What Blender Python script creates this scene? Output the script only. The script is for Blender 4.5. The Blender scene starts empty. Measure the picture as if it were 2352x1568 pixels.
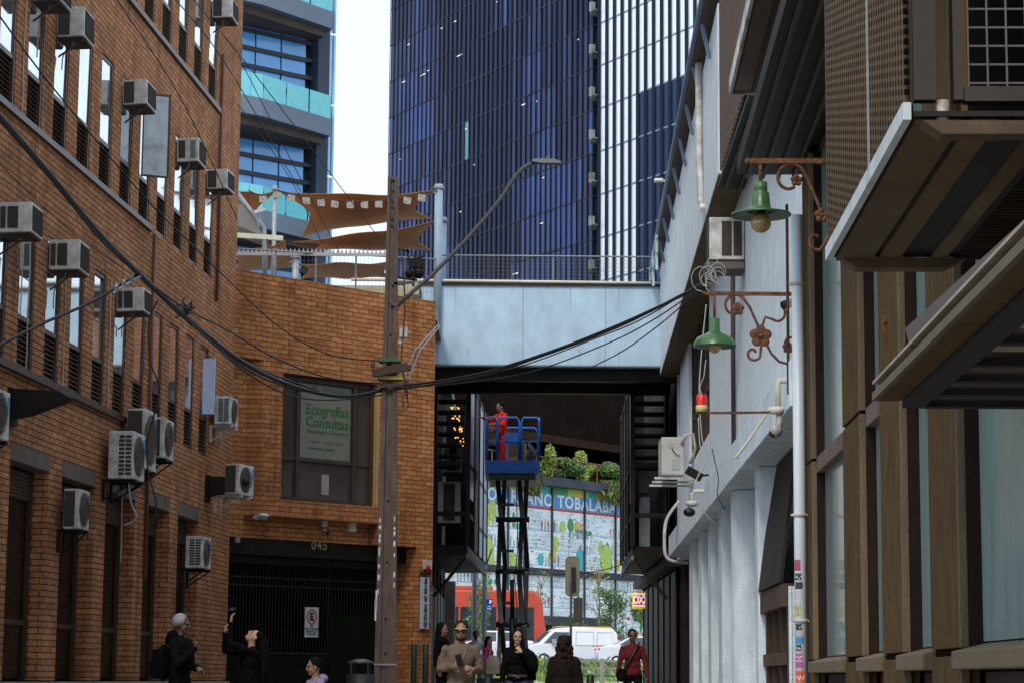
import bpy, bmesh, math, random
from mathutils import Vector, Matrix, noise
random.seed(7)
rnd = random.Random(11)
D = math.radians
sc = bpy.context.scene
col = sc.collection

# ------------------------------------------------------------------ camera
CAM = Vector((0, 0, 1.6))
PITCH = math.atan(771 / 5268.0); ROLL = 0.008
cam_d = bpy.data.cameras.new('camera')
cam_d.sensor_width = 36; cam_d.lens = 36 * 5268 / 2352.0
cam_d.clip_start = 0.1; cam_d.clip_end = 3000
cam = bpy.data.objects.new('camera', cam_d); col.objects.link(cam)
CM = (Matrix.Rotation(math.pi / 2 + PITCH, 3, 'X') @ Matrix.Rotation(ROLL, 3, 'Z'))
cam.matrix_world = Matrix.Translation(CAM) @ CM.to_4x4()
sc.camera = cam

# ------------------------------------------------------------------ world, sun, exposure
SUN_EL, SUN_AZ = D(46), D(198)          # soft sun, behind the camera and a little to the left
w = bpy.data.worlds.new("World"); sc.world = w; w.use_nodes = True
nt = w.node_tree; nt.nodes.clear()
out = nt.nodes.new('ShaderNodeOutputWorld'); bg = nt.nodes.new('ShaderNodeBackground')
sky = nt.nodes.new('ShaderNodeTexSky'); sky.sky_type = 'NISHITA'; sky.sun_disc = False
sky.sun_elevation = SUN_EL; sky.sun_rotation = SUN_AZ; sky.dust_density = 3
mx = nt.nodes.new('ShaderNodeMix'); mx.data_type = 'RGBA'; mx.inputs[0].default_value = 0.82
mx.inputs[7].default_value = (8.6, 10.0, 11.6, 1)
nt.links.new(sky.outputs[0], mx.inputs[6]); nt.links.new(mx.outputs[2], bg.inputs[0])
bg.inputs[1].default_value = 0.118
nt.links.new(bg.outputs[0], out.inputs[0])
sd = bpy.data.lights.new('sun', 'SUN'); sd.energy = 1.6; sd.angle = D(12); sd.color = (1, .93, .82)
so = bpy.data.objects.new('sun', sd); col.objects.link(so)
sdir = Vector((math.sin(SUN_AZ) * math.cos(SUN_EL), math.cos(SUN_AZ) * math.cos(SUN_EL), math.sin(SUN_EL)))
so.rotation_euler = sdir.to_track_quat('Z', 'Y').to_euler()
sc.view_settings.view_transform = 'Standard'; sc.view_settings.look = 'None'
sc.view_settings.exposure = 0.15; sc.view_settings.gamma = 1

# ------------------------------------------------------------------ measuring helpers
FL = 5268.0
def ray(u, v):
    d = CM @ Vector(((u - 1176) / FL, -(v - 784) / FL, -1)); return d / d.y
def at(u, v, y):
    return CAM + ray(u, v) * y
def gz(y): return 0.0195 * min(y, 150)

class Frame:
    """a facade: local x runs along it, local z is up, local y is across"""
    def __init__(s, x0, y0, b):
        s.o = Vector((x0, y0, 0)); s.d = Vector((b, 1, 0)).normalized(); s.n = Vector((-s.d.y, s.d.x, 0))
        s.rot = math.atan2(s.d.y, s.d.x)
    def loc(s, u, v, off=0):
        r = ray(u, v); O = s.o + s.n * off
        t = (O - CAM).dot(s.n) / r.dot(s.n); P = CAM + r * t
        return (P - s.o).dot(s.d), P.z
    def world(s, x, y, z): return s.o + s.d * x + s.n * y + Vector((0, 0, z))

# ------------------------------------------------------------------ materials
MATS = {}
def _n(nt, t): return nt.nodes.new(t)
def mat(name, c, rough=.7, metal=0, var=.15, scale=3, bump=0, bscale=40, streak=0, spec=.5, ior=None, emit=None, es=0, rvar=0.1, dirt=None):
    if name in MATS: return MATS[name]
    m = bpy.data.materials.new(name); m.use_nodes = True; nt = m.node_tree
    p = nt.nodes['Principled BSDF']
    p.inputs['Metallic'].default_value = metal; p.inputs['Specular IOR Level'].default_value = spec
    if ior: p.inputs['IOR'].default_value = ior
    tc = _n(nt, 'ShaderNodeTexCoord')
    nz = _n(nt, 'ShaderNodeTexNoise'); nz.inputs['Scale'].default_value = scale; nz.inputs['Detail'].default_value = 6; nz.inputs['Roughness'].default_value = .65
    src = tc.outputs['Object']
    if streak:
        mp = _n(nt, 'ShaderNodeMapping'); mp.inputs['Scale'].default_value = (streak, streak, 1 if streak > 1 else 1)
        nt.links.new(src, mp.inputs[0]); nt.links.new(mp.outputs[0], nz.inputs['Vector'])
    else: nt.links.new(src, nz.inputs['Vector'])
    cr = _n(nt, 'ShaderNodeValToRGB')
    lo = [max(0, x * (1 - var)) for x in c] + [1]; hi = [min(1, x * (1 + var)) for x in c] + [1]
    if dirt: lo = list(dirt) + [1]
    cr.color_ramp.elements[0].position = .3; cr.color_ramp.elements[0].color = lo
    cr.color_ramp.elements[1].position = .68; cr.color_ramp.elements[1].color = hi
    nt.links.new(nz.outputs[0], cr.inputs[0]); nt.links.new(cr.outputs[0], p.inputs['Base Color'])
    mr = _n(nt, 'ShaderNodeMapRange'); mr.inputs[3].default_value = max(0, rough - rvar); mr.inputs[4].default_value = min(1, rough + rvar)
    nt.links.new(nz.outputs[0], mr.inputs[0]); nt.links.new(mr.outputs[0], p.inputs['Roughness'])
    if bump:
        n2 = _n(nt, 'ShaderNodeTexNoise'); n2.inputs['Scale'].default_value = bscale; n2.inputs['Detail'].default_value = 4
        nt.links.new(tc.outputs['Object'], n2.inputs['Vector'])
        b = _n(nt, 'ShaderNodeBump'); b.inputs['Strength'].default_value = bump; b.inputs['Distance'].default_value = .02
        nt.links.new(n2.outputs[0], b.inputs['Height']); nt.links.new(b.outputs[0], p.inputs['Normal'])
    if emit:
        p.inputs['Emission Color'].default_value = (*emit, 1); p.inputs['Emission Strength'].default_value = es
    MATS[name] = m; return m

def brick_mat(name, c1, c2, mortar, soot=.35, bw=.26, rh=.088, tint=None):
    m = bpy.data.materials.new(name); m.use_nodes = True; nt = m.node_tree; L = nt.links.new
    p = nt.nodes['Principled BSDF']; p.inputs['Roughness'].default_value = .9; p.inputs['Specular IOR Level'].default_value = .12
    tc = _n(nt, 'ShaderNodeTexCoord'); sp = _n(nt, 'ShaderNodeSeparateXYZ'); L(tc.outputs['Object'], sp.inputs[0])
    ad = _n(nt, 'ShaderNodeMath'); ad.operation = 'ADD'; L(sp.outputs[0], ad.inputs[0]); L(sp.outputs[1], ad.inputs[1])
    cb = _n(nt, 'ShaderNodeCombineXYZ'); L(ad.outputs[0], cb.inputs[0]); L(sp.outputs[2], cb.inputs[1])
    wob = _n(nt, 'ShaderNodeTexNoise'); wob.inputs['Scale'].default_value = 3; L(tc.outputs['Object'], wob.inputs['Vector'])
    ws = _n(nt, 'ShaderNodeVectorMath'); ws.operation = 'SCALE'; ws.inputs['Scale'].default_value = .012; L(wob.outputs['Color'], ws.inputs[0])
    wa = _n(nt, 'ShaderNodeVectorMath'); L(cb.outputs[0], wa.inputs[0]); L(ws.outputs[0], wa.inputs[1])
    br = _n(nt, 'ShaderNodeTexBrick'); L(wa.outputs[0], br.inputs['Vector'])
    br.inputs['Scale'].default_value = 1; br.inputs['Brick Width'].default_value = bw; br.inputs['Row Height'].default_value = rh
    br.inputs['Mortar Size'].default_value = .007; br.inputs['Mortar Smooth'].default_value = .2; br.inputs['Bias'].default_value = .0
    br.inputs['Color1'].default_value = (*c1, 1); br.inputs['Color2'].default_value = (*c2, 1); br.inputs['Mortar'].default_value = (*mortar, 1)
    nz = _n(nt, 'ShaderNodeTexNoise'); nz.inputs['Scale'].default_value = .9; nz.inputs['Detail'].default_value = 8; nz.inputs['Roughness'].default_value = .7
    L(tc.outputs['Object'], nz.inputs['Vector'])
    nf = _n(nt, 'ShaderNodeTexNoise'); nf.inputs['Scale'].default_value = 14; nf.inputs['Detail'].default_value = 5; L(tc.outputs['Object'], nf.inputs['Vector'])
    ramp = _n(nt, 'ShaderNodeMapRange'); ramp.inputs[1].default_value = .3; ramp.inputs[2].default_value = .7; ramp.inputs[3].default_value = 1 - soot; ramp.inputs[4].default_value = 1.12
    L(nz.outputs[0], ramp.inputs[0])
    st = _n(nt, 'ShaderNodeTexNoise'); st.inputs['Scale'].default_value = 1.0; st.inputs['Detail'].default_value = 4; smp = _n(nt, 'ShaderNodeMapping'); smp.inputs['Scale'].default_value = (3.2, 3.2, .28)
    L(tc.outputs['Object'], smp.inputs[0]); L(smp.outputs[0], st.inputs['Vector'])
    sr_ = _n(nt, 'ShaderNodeMapRange'); sr_.inputs[1].default_value = .52; sr_.inputs[2].default_value = .72; sr_.inputs[3].default_value = 1.0; sr_.inputs[4].default_value = .62; L(st.outputs[0], sr_.inputs[0])
    r2 = _n(nt, 'ShaderNodeMapRange'); r2.inputs[1].default_value = .3; r2.inputs[2].default_value = .7; r2.inputs[3].default_value = .72; r2.inputs[4].default_value = 1.2
    L(nf.outputs[0], r2.inputs[0])
    mu = _n(nt, 'ShaderNodeMath'); mu.operation = 'MULTIPLY'; L(ramp.outputs[0], mu.inputs[0]); L(r2.outputs[0], mu.inputs[1])
    m2 = _n(nt, 'ShaderNodeMath'); m2.operation = 'MULTIPLY'; L(mu.outputs[0], m2.inputs[0]); L(sr_.outputs[0], m2.inputs[1])
    vm = _n(nt, 'ShaderNodeVectorMath'); vm.operation = 'SCALE'; L(br.outputs['Color'], vm.inputs[0]); L(m2.outputs[0], vm.inputs['Scale'])
    L(vm.outputs[0], p.inputs['Base Color'])
    b = _n(nt, 'ShaderNodeBump'); b.inputs['Strength'].default_value = .8; b.inputs['Distance'].default_value = .012; b.invert = True
    L(br.outputs['Fac'], b.inputs['Height']); L(b.outputs[0], p.inputs['Normal'])
    MATS[name] = m; return m

brick_l = brick_mat('brown brick', (.42, .18, .08), (.60, .275, .125), (.075, .042, .026), soot=.42, bw=.25, rh=.078)
brick_o = brick_mat('orange brick', (.40, .145, .05), (.58, .245, .092), (.12, .066, .04), soot=.32)
white_s = mat('white stucco', (.79, .88, .95), .9, var=.08, scale=2, bump=.7, bscale=45, streak=2.5, dirt=(.60, .68, .76))
white_b = mat('bluish render', (.47, .63, .76), .9, var=.1, scale=1.2, bump=.3, bscale=40, streak=1.6, dirt=(.36, .48, .58))
white_m = mat('white painted metal', (.62, .62, .59), .5, var=.15, scale=5, dirt=(.25, .23, .19))
cream = mat('cream paint', (.6, .57, .46), .7, var=.15)
beige = mat('brown soffit shade', (.15, .11, .065), .85, var=.15, scale=1.5, dirt=(.10, .068, .04), spec=.15)
brown_c = mat('board marked brown concrete', (.098, .060, .023), .9, spec=.15, var=.35, scale=2.2, bump=.5, bscale=30, streak=9, dirt=(.048, .027, .008))
brown_e = mat('pale concrete edge', (.13, .093, .05), .85, var=.3, scale=3, bump=.4, streak=6, dirt=(.11, .08, .05))  # lighter brown than the pier faces, for end faces and sills
bronze = mat('bronze window frame', (.018, .008, .005), .6, var=.3, scale=8, spec=.15)
frame_l = mat('brown aluminium frame', (.075, .045, .033), .4, metal=.3, var=.2)
grey_m = mat('grey painted steel', (.33, .35, .36), .45, metal=.2, var=.2, scale=6)
steel_d = mat('dark steel', (.012, .0085, .006), .6, metal=.0, var=.5, scale=5, spec=.2)
steel_g = mat('galvanised steel', (.25, .27, .29), .55, metal=.3, var=.2, scale=8)
black = mat('black plastic', (.012, .012, .012), .5, var=.3)
blackc = mat('black cable', (.012, .011, .011), .6, var=.2)
conc = mat('grey concrete', (.24, .205, .165), .85, var=.3, scale=2, bump=.4, bscale=30)
conc_d = mat('dark concrete', (.022, .015, .010), .9, var=.4, scale=1.3)
pole_c = mat('weathered pole concrete', (.105, .075, .06), .85, var=.35, scale=3, bump=.5, bscale=50, streak=4, dirt=(.065, .04, .033))
rust = mat('rusty iron', (.15, .06, .025), .8, metal=.2, var=.6, scale=18, bump=.5, dirt=(.045, .022, .014))
green_p = mat('green enamel', (.045, .12, .04), .35, var=.3, scale=7)
green_i = mat('green enamel inside', (.16, .2, .17), .5, var=.3, scale=7)
refl_tint = mat('reflection tinted open sash glass', (.5, .56, .6), .3, var=.3, scale=3, spec=.8)  # pale grey base colour stands in for the pane's reflection
glass_w = mat('mirroring window glass', (.80, .83, .86), .04, metal=.9, var=.1, spec=1.0, rvar=.02)
glass_d = mat('dark window glass', (.012, .010, .009), .08, var=.3, spec=.6, rvar=.03)
glass_g = mat('curtained shop glass', (.25, .35, .33), .12, var=.12, scale=1.5, spec=.8, rvar=.05, streak=5)
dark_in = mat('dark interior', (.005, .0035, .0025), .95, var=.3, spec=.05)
wood = mat('dark wood', (.045, .022, .010), .6, var=.4, scale=3, streak=8)
skin_l = mat('light skin', (.48, .27, .19), .55, var=.1, scale=20)
skin_d = mat('brown skin', (.13, .06, .035), .5, var=.15, scale=20)
skin_m = mat('tan skin', (.3, .155, .095), .55, var=.1, scale=20)
red_b = mat('red coat', (.72, .035, .012), .8, var=.3, scale=14, spec=.15)
def M(n): return MATS[n]

def split_loose(names):
    """give every loose piece of the named parts an object of its own"""
    for o in [x for x in col.objects if x.type == 'MESH' and x.name.split('.')[0] in names]:
        bm = bmesh.new(); bm.from_mesh(o.data); seen = set(); isl = []
        for v in bm.verts:
            if v in seen: continue
            st = [v]; seen.add(v); g = []
            while st:
                a = st.pop(); g.append(a.index)
                for e in a.link_edges:
                    b = e.other_vert(a)
                    if b not in seen: seen.add(b); st.append(b)
            isl.append(set(g))
        if 1 < len(isl) < 60:
            for g in isl[1:]:
                c = bm.copy(); c.verts.ensure_lookup_table(); bmesh.ops.delete(c, geom=[v for v in c.verts if v.index not in g], context='VERTS')
                n = o.copy(); n.data = bpy.data.meshes.new(o.data.name); c.to_mesh(n.data); c.free(); [n.data.materials.append(m) for m in o.data.materials]; col.objects.link(n)
            bmesh.ops.delete(bm, geom=[v for v in bm.verts if v.index not in isl[0]], context='VERTS'); bm.to_mesh(o.data)
        bm.free()
# ------------------------------------------------------------------ mesh builder
class MB:
    def __init__(s): s.b = bmesh.new(); s.mi = 0
    def face(s, pts):
        f = s.b.faces.new([s.b.verts.new(p) for p in pts]); f.material_index = s.mi; return f
    def box(s, x0, x1, y0, y1, z0, z1, m=None):
        if x0 > x1: x0, x1 = x1, x0
        if y0 > y1: y0, y1 = y1, y0
        if z0 > z1: z0, z1 = z1, z0
        c = [Vector((x, y, z)) for z in (z0, z1) for y in (y0, y1) for x in (x0, x1)]
        if m is not None: c = [m @ p for p in c]
        v = [s.b.verts.new(p) for p in c]
        for q in ((0, 2, 3, 1), (4, 5, 7, 6), (0, 1, 5, 4), (2, 6, 7, 3), (0, 4, 6, 2), (1, 3, 7, 5)):
            s.b.faces.new([v[i] for i in q]).material_index = s.mi
        return s
    def prism(s, pts, vec):
        """polygon of 3D points extruded by vec"""
        vec = Vector(vec); a = [s.b.verts.new(p) for p in pts]; b = [s.b.verts.new(Vector(p) + vec) for p in pts]
        n = len(pts)
        s.b.faces.new(a[::-1]).material_index = s.mi; s.b.faces.new(b).material_index = s.mi
        for i in range(n):
            s.b.faces.new([a[i], a[(i + 1) % n], b[(i + 1) % n], b[i]]).material_index = s.mi
        return s
    def tube(s, pts, r, seg=6, cap=True):
        pts = [Vector(p) for p in pts]; n = len(pts)
        rs = r if isinstance(r, (list, tuple)) else [r] * n
        rings = []; ref = None
        for i, p in enumerate(pts):
            t = (pts[min(i + 1, n - 1)] - pts[max(i - 1, 0)])
            t = t.normalized() if t.length > 1e-9 else Vector((0, 0, 1))
            if ref is None: ref = Vector((0, 0, 1)) if abs(t.z) < .9 else Vector((1, 0, 0))
            a = t.cross(ref); a = a.normalized() if a.length > 1e-6 else t.orthogonal().normalized()
            b = t.cross(a).normalized(); ref = a.cross(t)
            rings.append([s.b.verts.new(p + (a * math.cos(k * 2 * math.pi / seg) + b * math.sin(k * 2 * math.pi / seg)) * rs[i]) for k in range(seg)])
        for i in range(n - 1):
            for k in range(seg):
                f = s.b.faces.new([rings[i][k], rings[i][(k + 1) % seg], rings[i + 1][(k + 1) % seg], rings[i + 1][k]]); f.material_index = s.mi; f.smooth = seg > 5
        if cap:
            s.b.faces.new(rings[0][::-1]).material_index = s.mi; s.b.faces.new(rings[-1]).material_index = s.mi
        return s
    def bar(s, p, q, w, h=None):
        """square bar between two points"""
        h = h or w; p = Vector(p); q = Vector(q); t = (q - p); L = t.length
        m = Matrix.Translation(p) @ t.to_track_quat('X', 'Z').to_matrix().to_4x4()
        return s.box(0, L, -w / 2, w / 2, -h / 2, h / 2, m)
    def lathe(s, prof, c=(0, 0, 0), seg=20, m=None):
        c = Vector(c); rings = []
        for r, z in prof:
            ring = []
            for k in range(seg):
                p = Vector((max(r, 1e-4) * math.cos(k * 2 * math.pi / seg), max(r, 1e-4) * math.sin(k * 2 * math.pi / seg), z))
                ring.append(s.b.verts.new((m @ p if m is not None else p) + c))
            rings.append(ring)
        for i in range(len(rings) - 1):
            for k in range(seg):
                f = s.b.faces.new([rings[i][k], rings[i][(k + 1) % seg], rings[i + 1][(k + 1) % seg], rings[i + 1][k]]); f.smooth = True; f.material_index = s.mi
        return s
    def ball(s, c, r, seg=10, m=None):
        c = Vector(c); rr = r if isinstance(r, (tuple, list)) else (r, r, r)
        M4 = Matrix.Translation(c) @ (m.to_4x4() if m is not None else Matrix.Identity(4)) @ Matrix.Diagonal((*rr, 1))
        g = bmesh.ops.create_uvsphere(s.b, u_segments=seg, v_segments=max(6, seg // 2 + 2), radius=1, matrix=M4)
        for v in g['verts']:
            for f in v.link_faces: f.smooth = True; f.material_index = s.mi
        return s
    def build(s, name, mats, parent=None, bevel=0, loc=None):
        me = bpy.data.meshes.new(name); bmesh.ops.recalc_face_normals(s.b, faces=s.b.faces[:]); s.b.to_mesh(me); s.b.free()
        for m in (mats if isinstance(mats, (list, tuple)) else [mats]): me.materials.append(m)
        o = bpy.data.objects.new(name, me); col.objects.link(o)
        if parent: o.parent = parent
        if bevel:
            bv = o.modifiers.new('b', 'BEVEL'); bv.width = bevel; bv.segments = 2; bv.limit_method = 'ANGLE'; bv.angle_limit = D(40)
        if loc is not None: o.location = loc
        return o

def tag(o, label, cat, group=None):
    o['label'] = label; o['category'] = cat
    if group: o['group'] = group
    return o
def struct(o, kind='structure'):
    o['kind'] = kind; return o
def thing(name, label, cat, loc=(0, 0, 0), rz=0, group=None):
    o = bpy.data.objects.new(name, None); col.objects.link(o); o.empty_display_size = .2
    o.location = loc; o.rotation_euler = (0, 0, rz); return tag(o, label, cat, group)
def copy_tree(o, parent=None):
    c = o.copy(); col.objects.link(c)
    if parent: c.parent = parent
    for ch in [x for x in col.objects if x.parent == o]: copy_tree(ch, c)
    return c
def text_obj(name, s, size, m, parent, loc, rot=(0, 0, 0), ext=.003, align='CENTER', bold=0, sx=1, spacing=1, line=1):
    cu = bpy.data.curves.new(name, 'FONT'); cu.body = s; cu.size = size; cu.extrude = ext; cu.align_x = align; cu.align_y = 'CENTER'
    cu.offset = bold; cu.space_character = spacing; cu.space_line = line; cu.resolution_u = 3
    t = bpy.data.objects.new(name + '_t', cu); col.objects.link(t)
    dg = bpy.context.evaluated_depsgraph_get(); dg.update()
    me = bpy.data.meshes.new_from_object(t.evaluated_get(dg)); bpy.data.objects.remove(t); bpy.data.curves.remove(cu)
    me.materials.clear(); me.materials.append(m)
    o = bpy.data.objects.new(name, me); col.objects.link(o); o.parent = parent; o.location = loc; o.rotation_euler = rot; o.scale = (sx, 1, 1); return o
def solid(name, mbs, mats, parent, voxel=.012, disp=0, dscale=.12, smooth=2, dec=1):
    """fuse overlapping shapes into one continuous skin"""
    o = mbs.build(name, mats, None)
    r = o.modifiers.new('r', 'REMESH'); r.mode = 'VOXEL'; r.voxel_size = voxel; r.use_smooth_shade = True
    if smooth: sm = o.modifiers.new('s', 'SMOOTH'); sm.iterations = smooth; sm.factor = .5
    if disp:
        tx = bpy.data.textures.new(name, 'CLOUDS'); tx.noise_scale = dscale; tx.noise_depth = 2
        d = o.modifiers.new('d', 'DISPLACE'); d.texture = tx; d.strength = disp; d.mid_level = .5
    if dec < 1: de = o.modifiers.new('e', 'DECIMATE'); de.ratio = dec
    dg = bpy.context.evaluated_depsgraph_get(); dg.update()
    me = bpy.data.meshes.new_from_object(o.evaluated_get(dg)); old = o.data
    o.modifiers.clear(); o.data = me; bpy.data.meshes.remove(old)
    o.name = name; o.parent = parent
    return o
def leaves(mb, c, rad, n, size, flat=0, r=rnd, mats=2):
    c = Vector(c)
    for i in range(n):
        while True:
            p = Vector((r.uniform(-1, 1), r.uniform(-1, 1), r.uniform(-1, 1)))
            if p.length < 1: break
        p = c + Vector((p.x * rad[0], p.y * rad[1], p.z * rad[2]))
        a = Vector((r.gauss(0, 1), r.gauss(0, 1), r.gauss(0, 1))).normalized(); b = a.orthogonal().normalized()
        s = size * r.uniform(.6, 1.3); mb.mi = r.randrange(mats)
        mb.face([p - a * s, p - b * s * .45, p + a * s, p + b * s * .45])
# ------------------------------------------------------------------ ground, road
def sheet(name, pts, m, dz=0, th=None):
    mb = MB(); mb.face([Vector((x, y, gz(y) + dz)) for x, y in pts]); return struct(mb.build(name, m))
asph = mat('asphalt', (.05, .05, .052), .9, var=.3, scale=2, bump=.3)
pave = mat('paving', (.2, .19, .18), .85, var=.25, scale=1.5, bump=.3)
pave_l = mat('pale pavement', (.42, .42, .40), .85, var=.15, scale=1.2)
mb = MB()
for y0, y1 in ((-60, 0), (0, 40), (40, 64), (64, 150), (150, 1500)):
    mb.face([Vector((-400, y0, gz(y0) if y0 > 0 else 0)), Vector((400, y0, gz(y0) if y0 > 0 else 0)), Vector((400, y1, gz(y1) if y1 > 0 else 0)), Vector((-400, y1, gz(y1) if y1 > 0 else 0))])
struct(mb.build('ground', pave))
sheet('road', [(-60, 94), (60, 94), (60, 119), (-60, 119)], asph, .006)
mb = MB()
for y0, y1 in ((62, 93.8), (119.2, 123)):
    a, b = gz(y0), gz(y1)
    mb.prism([Vector((-60, y0, a - .1)), Vector((-60, y1, b - .1)), Vector((-60, y1, b + .13)), Vector((-60, y0, a + .13))], (120, 0, 0))
struct(mb.build('pavement', pave_l))
mb = MB()
for i in range(-8, 9):
    mb.face([Vector((i * 6 + dx, y, gz(y) + .012)) for dx, y in ((0, 106), (3, 106), (3, 106.15), (0, 106.15))])
struct(mb.build('lane_markings', mat('road paint', (.75, .75, .7), .8)))
# paving joints of the lane itself
mb = MB()
for y in range(4, 60, 3):
    mb.face([Vector((-5, y, gz(y) + .005)), Vector((6, y, gz(y) + .005)), Vector((6, y + .12, gz(y + .12) + .005)), Vector((-5, y + .12, gz(y + .12) + .005))])
struct(mb.build('street', conc))

# ------------------------------------------------------------------ left brick building
FA = Frame(-7.95 + .071 * 20, 20, .071)
XE = 21.2
PIT = 1.195; XK = 8.21; WW = .68
bl = thing('brick_building', 'long brown brick office block on the left with rows of narrow louvred windows', 'building', FA.o, FA.rot)
sills = [(5.27, 7.12), (8.33, 10.18), (11.40, 13.25), (14.46, 16.3)]
ks = list(range(-4, 10))
mb = MB()
lev = [4.36] + [z for p in sills[:3] for z in p] + [14.7]
for i in range(0, len(lev) - 1, 2):
    mb.box(1.5, XE, 0, .4, lev[i], lev[i + 1])
for z0, z1 in sills[:3]:
    x = 1.5
    for k in ks:
        l = XK + k * PIT - WW
        mb.box(x, l, 0, .4, z0, z1); x = l + WW
    mb.box(x, XE, 0, .4, z0, z1)
# ground storey piers
px = [XK - 1.42 + i * 2.345 for i in range(-2, 5)]   # left edges of piers
yk = [26.82, 29.17, 31.55, 33.9, 36.2]
px = [(y - 20) * 1.0025 for y in (22.1, 24.45, 26.8, 29.15, 31.5, 33.87, 36.2)]
x_end = (38.45 - 20) * 1.0025
for x in px: mb.box(x, x + .62, 0, .30, 1.52, 4.14); mb.box(x, x + .62, 0, .4, 4.14, 4.36)
mb.box(x_end, XE, 0, .41, 1.52, 4.36)
mb.box(1.5, XE, .42, .9, 0, 14.5)
mb.build('wall', brick_l, bl)
mb = MB(); mb.box(1.5, XE - .01, .9, 9, .2, 14.6); mb.box(XE - .4, XE - .012, .4, .9, .2, 14.6); mb.build('rear_block', conc, bl)
mb = MB(); mb.box(1.5, XE + .03, -.06, .515, 0, 1.5); mb.build('plinth', conc, bl, bevel=.01)
for i, x in enumerate(px):
    xr = px[i + 1] if i + 1 < len(px) else x_end
    mb = MB(); mb.box(x + .63, xr - .01, -.004, .25, 4.145, 4.355); mb.build('lintel', mat('lintel concrete', (.12, .09, .07), .85, var=.3), bl)
    f = MB(); f.box(x + .64, x + .70, .22, .29, 1.53, 4.1); f.box(xr - .10, xr - .02, .20, .29, 1.53, 4.1); f.box(x + .70, xr - .10, .22, .28, 2.2, 2.26); f.box(x + .7, xr - .10, .21, .30, 3.75, 4.1)
    for j in range(7): f.box(x + .71, xr - .13, .195, .209, 3.77 + j * .045, 3.795 + j * .045)
    fo = f.build('shop_window', wood, bl)
    g = MB(); g.box(x + .70, xr - .10, .245, .26, 1.54, 3.74); g.build('pane', mat('dark shop pane', (.010, .007, .005), .25, var=.5, scale=2, spec=.15), fo)
# sill ledges
mb = MB(); mb.box(1.5, FA.loc(345, 521)[0], -.05, -.002, 8.25, 8.33); mb.box(1.5, FA.loc(503, 266)[0], -.05, -.002, 11.32, 11.40)
mb.box(1.5, FA.loc(284, 958)[0], -.07, -.002, 5.19, 5.27); mb.build('sill_ledge', frame_l, bl)
mb = MB()
s1 = FA.loc(350, 560)[0]; s2 = FA.loc(502, 300)[0]
mb.tube([(s1, -.04, 8.25), (s1, -.04, 3.0)], .03, 6); mb.tube([(s2 + .05, -.04, 12.4), (s2 + .05, -.04, 8.0)], .03, 6)
mb.build('downpipe', mat('brown red pipe', (.16, .06, .04), .5), bl)
mb = MB()
for x0, z0, z1 in ((9.6, 5.3, 7.0), (12.0, 5.2, 7.1), (7.9, 5.25, 7.3), (7.3, 8.3, 10.6), (13.05, 3.2, 5.3)):
    pts = [(x0 + .02 * math.sin(i * 1.7), -.012, z0 + (z1 - z0) * i / 8) for i in range(9)]
    mb.tube(pts, .009, 4)
mb.build('cable_run', mat('old white cable', (.45, .4, .34), .6), bl)

def window_proto():
    f = MB(); h = 1.85; W = WW
    f.box(.003, .04, .02, .19, .003, h - .003); f.box(W - .06, W - .003, .012, .19, .003, h - .003)
    f.box(.04, W - .08, .02, .19, .003, .05); f.box(.04, W - .08, .02, .19, h - .055, h - .003); f.box(.04, W - .08, .02, .19, .60, .66)
    f.box(W - .09, W - .06, .024, .1, .66, h - .055)
    o = f.build('window', frame_l, bl)
    g = MB(); g.box(.04, W - .09, .03, .036, .66, h - .055); g.build('pane', glass_w, o)
    l = MB()
    for i in range(9):
        z = .06 + i * .06
        l.prism([(.04, .03, z), (.04, .1, z + .045), (.04, .105, z + .04), (.04, .035, z - .005)], (W - .12, 0, 0))
    l.box(.04, W - .08, .11, .12, .05, .6)
    l.build('louvre', mat('bronze louvre', (.20, .135, .09), .5, metal=.1), o)
    return o
wp = window_proto(); first = True
kids = [c for c in col.objects if c.parent == wp]
for r, (z0, z1) in enumerate(sills[:3]):
    for k in ks:
        x = XK + k * PIT - WW
        if first: wp.location = (x, 0, z0); first = False; continue
        o = wp.copy(); col.objects.link(o); o.parent = bl; o.location = (x, 0, z0)
        for c in kids:
            if r == 0 and c.name.startswith('pane') and k > 3:
                d = c.copy(); d.rotation_euler = (0, 0, 0)
            else: d = c.copy()
            col.objects.link(d); d.parent = o
            if c.name.startswith('pane'): d.rotation_euler = (D(rnd.uniform(-.5, .5)), 0, D(rnd.uniform(-.8, .8))); d.location = (0, 0, 0)
# an open sash leaning out of the second row
mb = MB(); x = FA.loc(322, 400)[0]
m4 = Matrix.Translation((x, -.01, 8.95)) @ Matrix.Rotation(D(-62), 4, 'Z')
mb.box(0, .42, -.02, 0, 0, .03, m4); mb.box(0, .42, -.02, 0, 1.25, 1.28, m4); mb.box(0, .02, -.02, 0, .03, 1.25, m4); mb.box(.39, .42, -.02, 0, .03, 1.25, m4)
os_ = mb.build('open_sash', frame_l, bl)
mb = MB(); mb.box(.02, .39, -.014, -.006, .03, 1.25, m4); mb.build('pane', refl_tint, os_)
text_obj('window_lettering', 'S', 1.05, mat('white vinyl', (.6, .62, .6), .6), bl, (XK + 4 * PIT - .42, .12, 6.35), (D(90), 0, 0), .002, sx=.45)

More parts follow.
